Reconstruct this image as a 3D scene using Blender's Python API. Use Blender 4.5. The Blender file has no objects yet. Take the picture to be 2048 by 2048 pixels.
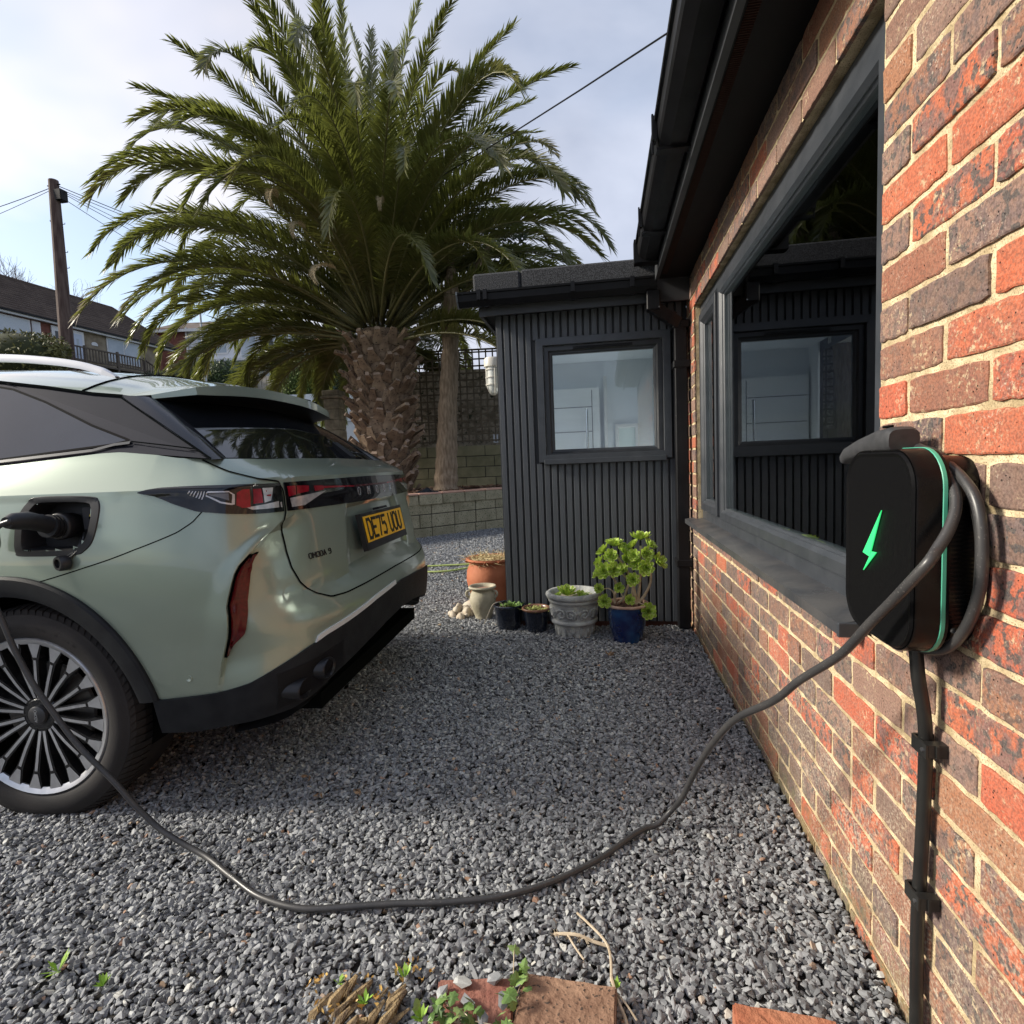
import bpy, bmesh, math, random
import numpy as np
from mathutils import Vector, Matrix, noise as mnoise
random.seed(7)
rnd = random.Random(11)
SC = bpy.context.scene
COL = SC.collection

# ---------------------------------------------------------------- camera
HC = 1.10
yaw, pitch, roll = 0.1588897, 0.0810394, -0.0397632
_fw = Vector((-math.sin(yaw)*math.cos(pitch), math.cos(yaw)*math.cos(pitch), -math.sin(pitch)))
_rt = Vector((math.cos(yaw), math.sin(yaw), 0))
_up = _rt.cross(_fw)
_r2 = math.cos(roll)*_rt + math.sin(roll)*_up
_u2 = -math.sin(roll)*_rt + math.cos(roll)*_up
cd = bpy.data.cameras.new('camera'); cam = bpy.data.objects.new('camera', cd); COL.objects.link(cam)
cd.sensor_width = 36; cd.lens = 1141.92/2048*36; cd.clip_start = 0.05; cd.clip_end = 3000
cam.matrix_world = Matrix(((_r2.x, _u2.x, -_fw.x, -0.552969), (_r2.y, _u2.y, -_fw.y, 0),
                           (_r2.z, _u2.z, -_fw.z, HC), (0, 0, 0, 1)))
SC.camera = cam

# ---------------------------------------------------------------- light and sky
SUN_AZ = math.radians(8)      # from -x a little towards -y
SUN_EL = math.radians(28)
sdir = Vector((-math.cos(SUN_AZ)*math.cos(SUN_EL), -math.sin(SUN_AZ)*math.cos(SUN_EL), math.sin(SUN_EL)))
sl = bpy.data.lights.new('sun', 'SUN'); sl.energy = 3.3; sl.angle = math.radians(10.0); sl.color = (1.0, 0.93, 0.80)
so = bpy.data.objects.new('sun', sl); COL.objects.link(so)
so.rotation_mode = 'QUATERNION'; so.rotation_quaternion = sdir.to_track_quat('Z', 'Y')
W = bpy.data.worlds.new('World'); SC.world = W; W.use_nodes = True
nt = W.node_tree; nt.nodes.clear()
def N(t, **k):
    n = nt.nodes.new(t)
    for a, b in k.items(): setattr(n, a, b)
    return n
L = nt.links.new
out = N('ShaderNodeOutputWorld'); bg = N('ShaderNodeBackground'); bg2 = N('ShaderNodeBackground'); ms = N('ShaderNodeMixShader')
sky = N('ShaderNodeTexSky', sky_type='NISHITA'); sky.sun_disc = False
sky.sun_elevation = SUN_EL
sky.sun_rotation = math.atan2(sdir.x, sdir.y)
sky.air_density = 1.2; sky.dust_density = 0.6; sky.ozone_density = 2.0
L(sky.outputs[0], bg.inputs[0]); bg.inputs[1].default_value = 0.12
geo = N('ShaderNodeTexCoord'); sep = N('ShaderNodeSeparateXYZ'); L(geo.outputs['Generated'], sep.inputs[0])
# flat cloud layer: project the direction on to a plane overhead
den = N('ShaderNodeMath', operation='ADD'); L(sep.outputs[2], den.inputs[0]); den.inputs[1].default_value = 0.22
mx = N('ShaderNodeMath', operation='MAXIMUM'); L(den.outputs[0], mx.inputs[0]); mx.inputs[1].default_value = 0.05
dx = N('ShaderNodeMath', operation='DIVIDE'); L(sep.outputs[0], dx.inputs[0]); L(mx.outputs[0], dx.inputs[1])
dy = N('ShaderNodeMath', operation='DIVIDE'); L(sep.outputs[1], dy.inputs[0]); L(mx.outputs[0], dy.inputs[1])
cmb = N('ShaderNodeCombineXYZ'); L(dx.outputs[0], cmb.inputs[0]); L(dy.outputs[0], cmb.inputs[1])
nz = N('ShaderNodeTexNoise'); nz.inputs['Scale'].default_value = 0.62; nz.inputs['Detail'].default_value = 5; nz.inputs['Roughness'].default_value = 0.5
nz.inputs['Distortion'].default_value = 0.3
mpv = N('ShaderNodeMapping'); mpv.inputs['Location'].default_value = (3.2, 0.8, 0); L(cmb.outputs[0], mpv.inputs[0]); L(mpv.outputs[0], nz.inputs['Vector'])
rp = N('ShaderNodeValToRGB'); rp.color_ramp.elements[0].position = 0.36; rp.color_ramp.elements[1].position = 0.50
rp.color_ramp.elements[0].color = (0.25, 0.25, 0.25, 1); rp.color_ramp.elements[1].color = (0.97, 0.97, 0.97, 1)
L(nz.outputs[0], rp.inputs[0])
# cloud tone: pale grey-lilac, warm white towards the sun, soft mottling
nz2 = N('ShaderNodeTexNoise'); nz2.inputs['Scale'].default_value = 0.9; nz2.inputs['Detail'].default_value = 6; nz2.inputs['Roughness'].default_value = 0.55; nz2.inputs['Distortion'].default_value = 0.4
L(cmb.outputs[0], nz2.inputs['Vector'])
rp2 = N('ShaderNodeValToRGB'); rp2.color_ramp.elements[0].position = 0.36; rp2.color_ramp.elements[1].position = 0.66
rp2.color_ramp.elements[0].color = (0.205, 0.245, 0.335, 1); rp2.color_ramp.elements[1].color = (0.445, 0.475, 0.565, 1)
L(nz2.outputs[0], rp2.inputs[0])
dot = N('ShaderNodeVectorMath', operation='DOT_PRODUCT'); L(geo.outputs['Generated'], dot.inputs[0]); dot.inputs[1].default_value = (-0.93, 0.20, 0.30)
mr = N('ShaderNodeMapRange'); mr.inputs[1].default_value = 0.25; mr.inputs[2].default_value = 1.0; L(dot.outputs['Value'], mr.inputs[0])
pw = N('ShaderNodeMath', operation='POWER'); L(mr.outputs[0], pw.inputs[0]); pw.inputs[1].default_value = 1.7
mixc = N('ShaderNodeMix', data_type='RGBA'); L(pw.outputs[0], mixc.inputs[0]); L(rp2.outputs[0], mixc.inputs[6]); mixc.inputs[7].default_value = (0.98, 0.87, 0.80, 1)
L(mixc.outputs[2], bg2.inputs[0]); bg2.inputs[1].default_value = 1.0
L(rp.outputs[0], ms.inputs[0]); L(bg.outputs[0], ms.inputs[1]); L(bg2.outputs[0], ms.inputs[2]); L(ms.outputs[0], out.inputs[0])
SC.view_settings.view_transform = 'Standard'; SC.view_settings.look = 'None'
SC.view_settings.gamma = 1; SC.view_settings.exposure = 0.80; SC.view_settings.use_curve_mapping = False
SC.cycles.max_bounces = 8; SC.cycles.transparent_max_bounces = 16

# ---------------------------------------------------------------- materials
def mat(name, c1, c2=None, rough=0.6, metal=0.0, scale=8.0, detail=5, bump=0.0, bscale=60.0, coat=0.0, spec=0.5,
        rand=0.0, coords='Object', fac=(0.35, 0.65), rvar=0.0, speck=None, trans=0.0, emis=None, stretch=None, dirt=None):
    m = bpy.data.materials.new(name); m.use_nodes = True
    t = m.node_tree; b = t.nodes['Principled BSDF']; K = t.links.new
    b.inputs['Roughness'].default_value = rough; b.inputs['Metallic'].default_value = metal
    b.inputs['Specular IOR Level'].default_value = spec
    b.inputs['Coat Weight'].default_value = coat; b.inputs['Coat Roughness'].default_value = 0.03
    tc = t.nodes.new('ShaderNodeTexCoord'); vec = tc.outputs[coords]
    if stretch:
        mp = t.nodes.new('ShaderNodeMapping'); mp.inputs['Scale'].default_value = stretch; K(vec, mp.inputs[0]); vec = mp.outputs[0]
    col = None
    if c2 is None and rand == 0 and not speck: b.inputs['Base Color'].default_value = (*c1, 1)
    else:
        c2 = c2 or c1
        n = t.nodes.new('ShaderNodeTexNoise'); n.inputs['Scale'].default_value = scale; n.inputs['Detail'].default_value = detail
        K(vec, n.inputs['Vector'])
        r = t.nodes.new('ShaderNodeMapRange'); r.inputs[1].default_value = fac[0]; r.inputs[2].default_value = fac[1]; K(n.outputs[0], r.inputs[0])
        fo = r.outputs[0]
        if rand:
            oi = t.nodes.new('ShaderNodeObjectInfo'); a = t.nodes.new('ShaderNodeMath'); a.operation = 'MULTIPLY_ADD'
            K(oi.outputs['Random'], a.inputs[0]); a.inputs[1].default_value = rand
            s = t.nodes.new('ShaderNodeMath'); s.operation = 'MULTIPLY'; K(fo, s.inputs[0]); s.inputs[1].default_value = 1-rand
            K(s.outputs[0], a.inputs[2]); fo = a.outputs[0]
        mi = t.nodes.new('ShaderNodeMix'); mi.data_type = 'RGBA'; K(fo, mi.inputs[0]); mi.inputs[6].default_value = (*c1, 1); mi.inputs[7].default_value = (*c2, 1)
        col = mi.outputs[2]
        if speck:
            sc_, amt, cc = speck
            v = t.nodes.new('ShaderNodeTexNoise'); v.inputs['Scale'].default_value = sc_; v.inputs['Detail'].default_value = 3; K(vec, v.inputs['Vector'])
            q = t.nodes.new('ShaderNodeMapRange'); q.inputs[1].default_value = 1-amt; q.inputs[2].default_value = 1-amt+0.06; K(v.outputs[0], q.inputs[0])
            m2 = t.nodes.new('ShaderNodeMix'); m2.data_type = 'RGBA'; K(q.outputs[0], m2.inputs[0]); K(col, m2.inputs[6]); m2.inputs[7].default_value = (*cc, 1); col = m2.outputs[2]
        K(col, b.inputs['Base Color'])
    if rvar:
        n2 = t.nodes.new('ShaderNodeTexNoise'); n2.inputs['Scale'].default_value = scale*0.7; n2.inputs['Detail'].default_value = 6; K(vec, n2.inputs['Vector'])
        r2 = t.nodes.new('ShaderNodeMapRange'); r2.inputs[1].default_value = .3; r2.inputs[2].default_value = .7
        r2.inputs[3].default_value = max(0, rough-rvar); r2.inputs[4].default_value = min(1, rough+rvar); K(n2.outputs[0], r2.inputs[0]); K(r2.outputs[0], b.inputs['Roughness'])
    if bump:
        n3 = t.nodes.new('ShaderNodeTexNoise'); n3.inputs['Scale'].default_value = bscale; n3.inputs['Detail'].default_value = 6; K(vec, n3.inputs['Vector'])
        bp = t.nodes.new('ShaderNodeBump'); bp.inputs['Strength'].default_value = bump; bp.inputs['Distance'].default_value = 0.01
        K(n3.outputs[0], bp.inputs['Height']); K(bp.outputs[0], b.inputs['Normal'])
    if trans: b.inputs['Transmission Weight'].default_value = trans
    if emis: b.inputs['Emission Color'].default_value = (*emis[0], 1); b.inputs['Emission Strength'].default_value = emis[1]
    return m

def glass_mat(name, tint=(0.9, 0.95, 0.93), refl=1.5, rough=0.0, through=1.0, wave=0.0):
    m = bpy.data.materials.new(name); m.use_nodes = True; t = m.node_tree; t.nodes.clear(); K = t.links.new
    o = t.nodes.new('ShaderNodeOutputMaterial'); mx_ = t.nodes.new('ShaderNodeMixShader'); tr = t.nodes.new('ShaderNodeBsdfTransparent')
    gl = t.nodes.new('ShaderNodeBsdfGlossy'); fr = t.nodes.new('ShaderNodeFresnel'); fr.inputs[0].default_value = refl
    tr.inputs[0].default_value = (*[c*through for c in tint], 1); gl.inputs['Roughness'].default_value = rough; gl.inputs[0].default_value = (0.95, 0.97, 1, 1)
    if wave:
        n = t.nodes.new('ShaderNodeTexNoise'); n.inputs['Scale'].default_value = 2.2; n.inputs['Detail'].default_value = 1
        tc = t.nodes.new('ShaderNodeTexCoord'); K(tc.outputs['Object'], n.inputs['Vector'])
        bp = t.nodes.new('ShaderNodeBump'); bp.inputs['Strength'].default_value = wave; bp.inputs['Distance'].default_value = 0.02
        K(n.outputs[0], bp.inputs['Height']); K(bp.outputs[0], gl.inputs['Normal'])
    K(fr.outputs[0], mx_.inputs[0]); K(tr.outputs[0], mx_.inputs[1]); K(gl.outputs[0], mx_.inputs[2]); K(mx_.outputs[0], o.inputs[0])
    return m

# ---------------------------------------------------------------- mesh helpers
class MB:
    def __init__(s): s.v = []; s.f = []
    def add(s, vs, fs):
        o = len(s.v); s.v += [tuple(p) for p in vs]; s.f += [tuple(i+o for i in f) for f in fs]; return s
    def box(s, x0, x1, y0, y1, z0, z1, T=None, ch=0.0):
        if ch:
            c = ch; vs = []; 
            bmx = bmesh.new(); bmesh.ops.create_cube(bmx, size=1)
            for v in bmx.verts: v.co = Vector(((x0+x1)/2+v.co.x*(x1-x0), (y0+y1)/2+v.co.y*(y1-y0), (z0+z1)/2+v.co.z*(z1-z0)))
            bmesh.ops.bevel(bmx, geom=list(bmx.edges), offset=c, segments=1, affect='EDGES')
            bmx.verts.index_update(); vs = [v.co.copy() for v in bmx.verts]; fs = [tuple(v.index for v in f.verts) for f in bmx.faces]; bmx.free()
        else:
            vs = [(x0,y0,z0),(x1,y0,z0),(x1,y1,z0),(x0,y1,z0),(x0,y0,z1),(x1,y0,z1),(x1,y1,z1),(x0,y1,z1)]
            fs = [(3,2,1,0),(4,5,6,7),(0,1,5,4),(1,2,6,5),(2,3,7,6),(3,0,4,7)]
        if T: vs = [T(*p) for p in vs]
        return s.add(vs, fs)
    def tube(s, pts, r, n=10, caps=True):
        pts = [Vector(p) for p in pts]; rr = r if isinstance(r, (list, tuple)) else [r]*len(pts)
        t0 = (pts[1]-pts[0]).normalized(); a = Vector((0, 0, 1)) if abs(t0.z) < .9 else Vector((1, 0, 0))
        nx = t0.cross(a).normalized(); vs = []
        for i, p in enumerate(pts):
            t = (pts[min(i+1, len(pts)-1)]-pts[max(i-1, 0)]).normalized()
            nx = (nx-t*nx.dot(t)).normalized(); ny = t.cross(nx)
            for k in range(n):
                an = 2*math.pi*k/n; vs.append(p+(nx*math.cos(an)+ny*math.sin(an))*rr[i])
        fs = []
        for i in range(len(pts)-1):
            for k in range(n): fs.append((i*n+k, i*n+(k+1) % n, (i+1)*n+(k+1) % n, (i+1)*n+k))
        if caps: fs.append(tuple(range(n-1, -1, -1))); fs.append(tuple((len(pts)-1)*n+k for k in range(n)))
        return s.add(vs, fs)
    def lathe(s, prof, n=32, c=(0, 0, 0), axis='z', closed=False, T=None):
        vs = []
        for k in range(n):
            a = 2*math.pi*k/n
            for r, h in prof:
                if axis == 'z': p = (c[0]+r*math.cos(a), c[1]+r*math.sin(a), c[2]+h)
                else: p = (c[0]+r*math.cos(a), c[1]+h, c[2]+r*math.sin(a))
                vs.append(T(p, a, r, h) if T else p)
        m = len(prof); fs = []
        for k in range(n):
            for i in range(m-1 if not closed else m):
                j = (i+1) % m; fs.append((k*m+i, ((k+1) % n)*m+i, ((k+1) % n)*m+j, k*m+j))
        return s.add(vs, fs)
    def prism(s, poly, d0, d1, T):
        n = len(poly); vs = [T(a, b, d0) for a, b in poly]+[T(a, b, d1) for a, b in poly]
        fs = [tuple(range(n-1, -1, -1)), tuple(range(n, 2*n))]+[(i, (i+1) % n, n+(i+1) % n, n+i) for i in range(n)]
        return s.add(vs, fs)
    def mesh(s, name, m, smooth=False, autos=None):
        me = bpy.data.meshes.new(name); me.from_pydata([tuple(p) for p in s.v], [], s.f); me.validate(); me.update()
        if m: me.materials.append(m)
        if smooth:
            me.polygons.foreach_set('use_smooth', [True]*len(me.polygons))
            if autos: me.set_sharp_from_angle(angle=math.radians(autos))
        return me
    def build(s, name, m, parent=None, smooth=False, autos=None, **tags):
        me = s.mesh(name, m, smooth, autos); bmx = bmesh.new(); bmx.from_mesh(me); bmesh.ops.recalc_face_normals(bmx, faces=bmx.faces); bmx.to_mesh(me); bmx.free()
        return link(name, me, parent, **tags)
def link(name, me, parent=None, loc=None, rot=None, scale=None, **tags):
    o = bpy.data.objects.new(name, me); COL.objects.link(o)
    if parent is not None: o.parent = parent
    if loc is not None: o.location = loc
    if rot is not None: o.rotation_euler = rot
    if scale is not None: o.scale = scale
    for k, v in tags.items(): o[k] = v
    return o
def thing(name, label, cat, loc=(0, 0, 0), rz=0, group=None):
    o = bpy.data.objects.new(name, None); COL.objects.link(o); o.location = loc; o.rotation_euler = (0, 0, rz); o.empty_display_size = .1
    o['label'] = label; o['category'] = cat
    if group: o['group'] = group
    return o
def tag(o, label=None, cat=None, group=None, kind=None):
    if label: o['label'] = label
    if cat: o['category'] = cat
    if group: o['group'] = group
    if kind: o['kind'] = kind
    return o
def catmull(P, n=6):
    P = [Vector(p) for p in P]; o = []
    for i in range(len(P)-1):
        p0 = P[max(i-1, 0)]; p1 = P[i]; p2 = P[i+1]; p3 = P[min(i+2, len(P)-1)]
        for k in range(n):
            t = k/n; o.append(.5*((2*p1)+(p2-p0)*t+(2*p0-5*p1+4*p2-p3)*t*t+(3*p1-p0-3*p2+p3)*t**3))
    o.append(P[-1]); return o
def lerp(a, b, t): return a+(b-a)*t
def sstep(a, b, x):
    t = min(1, max(0, (x-a)/(b-a))); return t*t*(3-2*t)
def interp(x, xs, ys): return float(np.interp(x, xs, ys))

# stroke lettering: each letter on a 4 x 6 grid as polylines
GL = {'O': [[(0,1),(0,5),(1,6),(3,6),(4,5),(4,1),(3,0),(1,0),(0,1)]], 'D': [[(0,0),(0,6),(2.6,6),(4,4.8),(4,1.2),(2.6,0),(0,0)]],
 'E': [[(4,0),(0,0),(0,6),(4,6)],[(0,3.1),(3.2,3.1)]], 'M': [[(0,0),(0,6),(2,2.6),(4,6),(4,0)]], 'A': [[(0,0),(2,6),(4,0)],[(.8,2),(3.2,2)]],
 '7': [[(0,6),(4,6),(1.6,0)]], '5': [[(4,6),(.3,6),(.1,3.5),(3,3.6),(4,2.6),(4,1),(3,0),(0,.2)]], 'U': [[(0,6),(0,1),(1,0),(3,0),(4,1),(4,6)]],
 '9': [[(4,3),(1,3),(0,4),(0,5.2),(1,6),(3,6),(4,5.2),(4,1.4),(3,0),(.6,0)]], '2': [[(0,5),(1,6),(3,6),(4,5),(4,3.8),(0,0),(4,0)]],
 '4': [[(3,0),(3,6),(0,2),(4,2)]], '/': [[(0,0),(4,6)]], '0': [[(0,1),(0,5),(1,6),(3,6),(4,5),(4,1),(3,0),(1,0),(0,1)]],
 'R': [[(0,0),(0,6),(3,6),(4,5),(4,4),(3,3),(0,3)],[(2,3),(4,0)]], ' ': []}
def strokes(mb, text, T, lw=0.8, adv=5.6, depth=1.0):
    x = 0
    for ch in text:
        for pl in GL[ch]:
            for (a, b) in zip(pl[:-1], pl[1:]):
                d = Vector((b[0]-a[0], b[1]-a[1])); l = d.length; d /= l; n = Vector((-d.y, d.x))*lw/2; e = d*lw*0.42
                q = [(a[0]-e.x+n.x, a[1]-e.y+n.y), (b[0]+e.x+n.x, b[1]+e.y+n.y), (b[0]+e.x-n.x, b[1]+e.y-n.y), (a[0]-e.x-n.x, a[1]-e.y-n.y)]
                mb.prism([(x+p[0], p[1]) for p in q], 0, depth, T)
        x += adv if ch != ' ' else adv*.6
    return x
# ================================================================ ground
def terrain(x, y):
    h = 0.245*max(0, -x-4)*sstep(7, 15, y)
    if y > 12: h += 0.02*(y-12)*sstep(12, 16, y)
    return h
M_soil = mat('soil', (0.035, 0.034, 0.033), (0.075, 0.07, 0.065), rough=.95, scale=40, bump=.6, bscale=120)
M_grass = mat('far_ground', (0.05, 0.075, 0.03), (0.10, 0.10, 0.07), rough=.95, scale=.6)
def ground():
    b = MB(); xs = [-700, -300, -120, -60, -45, -40, -35, -30, -25, -20, -16, -12, -9, -7, -5, -4, -3, -2, -1, 0, 1, 3, 6, 10, 30, 100, 400, 700]
    ys = [-600, -200, -60, -20, -8, -3, 0, 2, 4, 6, 7, 8, 9, 10, 11, 12, 13, 14, 15, 16, 18, 20, 24, 28, 34, 42, 55, 75, 120, 300, 900]
    vs = [(x, y, min(terrain(x, min(y, 60)), 14)-0.012) for y in ys for x in xs]; n = len(xs)
    fs = [(j*n+i, j*n+i+1, (j+1)*n+i+1, (j+1)*n+i) for j in range(len(ys)-1) for i in range(n-1)]
    b.add(vs, fs); o = b.build('ground', M_grass, smooth=True, kind='structure'); return o
ground()
b = MB(); b.box(-9, 0.05, -3, 9.6, -0.3, -0.010); b.build('driveway', M_soil, kind='structure')

# gravel: crushed stones scattered by geometry nodes over the drive
def stone_mesh(seed, flat=.55, lng=1.35):
    r = random.Random(seed); bmx = bmesh.new(); pts = []
    for i in range(13):
        v = Vector((r.gauss(0, 1), r.gauss(0, 1), r.gauss(0, 1))).normalized()*r.uniform(.85, 1.1)
        pts.append(bmx.verts.new((v.x*lng*.5, v.y*.5, v.z*flat*.5)))
    bmesh.ops.convex_hull(bmx, input=list(bmx.verts))
    loose = [v for v in bmx.verts if not v.link_faces]; bmesh.ops.delete(bmx, geom=loose, context='VERTS')
    me = bpy.data.meshes.new('stone'); bmx.to_mesh(me); bmx.free(); return me
def gravel_material():
    m = bpy.data.materials.new('gravel_stone'); m.use_nodes = True; t = m.node_tree; b_ = t.nodes['Principled BSDF']; K = t.links.new
    oi = t.nodes.new('ShaderNodeObjectInfo'); r = t.nodes.new('ShaderNodeValToRGB'); e = r.color_ramp
    e.elements[0].position = 0; e.elements[0].color = (.095, .099, .106, 1); e.elements[1].position = 1; e.elements[1].color = (.44, .33, .21, 1)
    for p, c in ((.35, (.175, .181, .191)), (.62, (.24, .247, .256)), (.84, (.29, .296, .305)), (.965, (.38, .39, .385)), (.988, (.46, .45, .41)), (.994, (.34, .22, .14)), (.998, (.28, .14, .10))):
        q = e.elements.new(p); q.color = (*c, 1)
    e.interpolation = 'CONSTANT' if False else 'LINEAR'
    K(oi.outputs['Random'], r.inputs[0]); tc = t.nodes.new('ShaderNodeTexCoord')
    n = t.nodes.new('ShaderNodeTexNoise'); n.inputs['Scale'].default_value = 70; n.inputs['Detail'].default_value = 4; K(tc.outputs['Object'], n.inputs['Vector'])
    g = t.nodes.new('ShaderNodeMapRange'); g.inputs[1].default_value = .3; g.inputs[2].default_value = .7; g.inputs[3].default_value = .6; g.inputs[4].default_value = 1.45; K(n.outputs[0], g.inputs[0])
    mu = t.nodes.new('ShaderNodeMix'); mu.data_type = 'RGBA'; mu.blend_type = 'MULTIPLY'; mu.inputs[0].default_value = 1; K(r.outputs[0], mu.inputs[6]); K(g.outputs[0], mu.inputs[7])
    K(mu.outputs[2], b_.inputs['Base Color']); b_.inputs['Roughness'].default_value = .62; b_.inputs['Specular IOR Level'].default_value = .45
    return m
M_stone = gravel_material()
stones = []
for i in range(9):
    me = stone_mesh(100+i, flat=rnd.uniform(.45, .75), lng=rnd.uniform(1.1, 1.7)); me.materials.append(M_stone)
    stones.append(bpy.data.objects.new('stone_shape', me))
stone_col = bpy.data.collections.new('stone_shapes')
for o in stones: stone_col.objects.link(o)
def scatter(name, poly_quads, density, smin, smax, seed, zj=.006):
    me = bpy.data.meshes.new(name); vs = []; fs = []
    for q in poly_quads:
        x0, x1, y0, y1 = q[0][0], q[2][0], q[0][1], q[2][1]; nx = max(2, int((x1-x0)/.12)); ny = max(2, int((y1-y0)/.12)); o = len(vs)
        for j in range(ny+1):
            for i in range(nx+1):
                x_ = lerp(x0, x1, i/nx); y_ = lerp(y0, y1, j/ny); vs.append((x_, y_, q[0][2]+.007*mnoise.noise(Vector((x_*2.3, y_*2.3, 1)))+.004*mnoise.noise(Vector((x_*6, y_*6, 4)))))
        fs += [(o+j*(nx+1)+i, o+j*(nx+1)+i+1, o+(j+1)*(nx+1)+i+1, o+(j+1)*(nx+1)+i) for j in range(ny) for i in range(nx)]
    me.from_pydata(vs, [], fs); ob = link(name, me, kind='stuff')
    g = bpy.data.node_groups.new(name, 'GeometryNodeTree'); g.is_modifier = True
    g.interface.new_socket('Geometry', in_out='INPUT', socket_type='NodeSocketGeometry'); g.interface.new_socket('Geometry', in_out='OUTPUT', socket_type='NodeSocketGeometry')
    A = g.nodes.new; K = g.links.new
    gi = A('NodeGroupInput'); go = A('NodeGroupOutput'); d = A('GeometryNodeDistributePointsOnFaces'); d.inputs['Density'].default_value = density; d.inputs['Seed'].default_value = seed
    ci = A('GeometryNodeCollectionInfo'); ci.inputs['Collection'].default_value = stone_col; ci.inputs['Separate Children'].default_value = True; ci.inputs['Reset Children'].default_value = True
    ip = A('GeometryNodeInstanceOnPoints'); ip.inputs['Pick Instance'].default_value = True
    rr = A('FunctionNodeRandomValue'); rr.data_type = 'FLOAT_VECTOR'; rr.inputs[0].default_value = (-.75, -.75, 0); rr.inputs[1].default_value = (.75, .75, 6.283); rr.inputs['Seed'].default_value = seed+1
    rs = A('FunctionNodeRandomValue'); rs.data_type = 'FLOAT'; rs.inputs[2].default_value = smin; rs.inputs[3].default_value = smax; rs.inputs['Seed'].default_value = seed+2
    rz = A('FunctionNodeRandomValue'); rz.data_type = 'FLOAT_VECTOR'; rz.inputs[0].default_value = (0, 0, -zj); rz.inputs[1].default_value = (0, 0, zj); rz.inputs['Seed'].default_value = seed+3
    sp = A('GeometryNodeSetPosition')
    K(gi.outputs[0], d.inputs[0]); K(d.outputs['Points'], sp.inputs['Geometry']); K(rz.outputs[0], sp.inputs['Offset']); K(sp.outputs[0], ip.inputs['Points'])
    K(ci.outputs[0], ip.inputs['Instance']); K(rr.outputs[0], ip.inputs['Rotation']); K(rs.outputs[1], ip.inputs['Scale']); K(ip.outputs[0], go.inputs[0])
    md = ob.modifiers.new('stones', 'NODES'); md.node_group = g
    me.materials.append(M_stone)
    return ob
def quad(x0, x1, y0, y1, z=0.004): return [(x0, y0, z), (x1, y0, z), (x1, y1, z), (x0, y1, z)]
scatter('gravel', [quad(-3.3, -.006, .25, 2.6)], 13500, .009, .0205, 3)
scatter('gravel', [quad(-4.6, -.006, 2.6, 3.80), quad(-4.6, -1.24, 3.80, 5.2)], 9500, .0095, .021, 9)
scatter('gravel', [quad(-7.5, -1.24, 5.2, 9.9)], 3200, .014, .029, 15)
scatter('gravel', [quad(-8.5, -3.3, -2.5, 2.6), quad(-8.5, -4.6, 2.6, 5.2)], 1500, .02, .035, 21)

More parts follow.
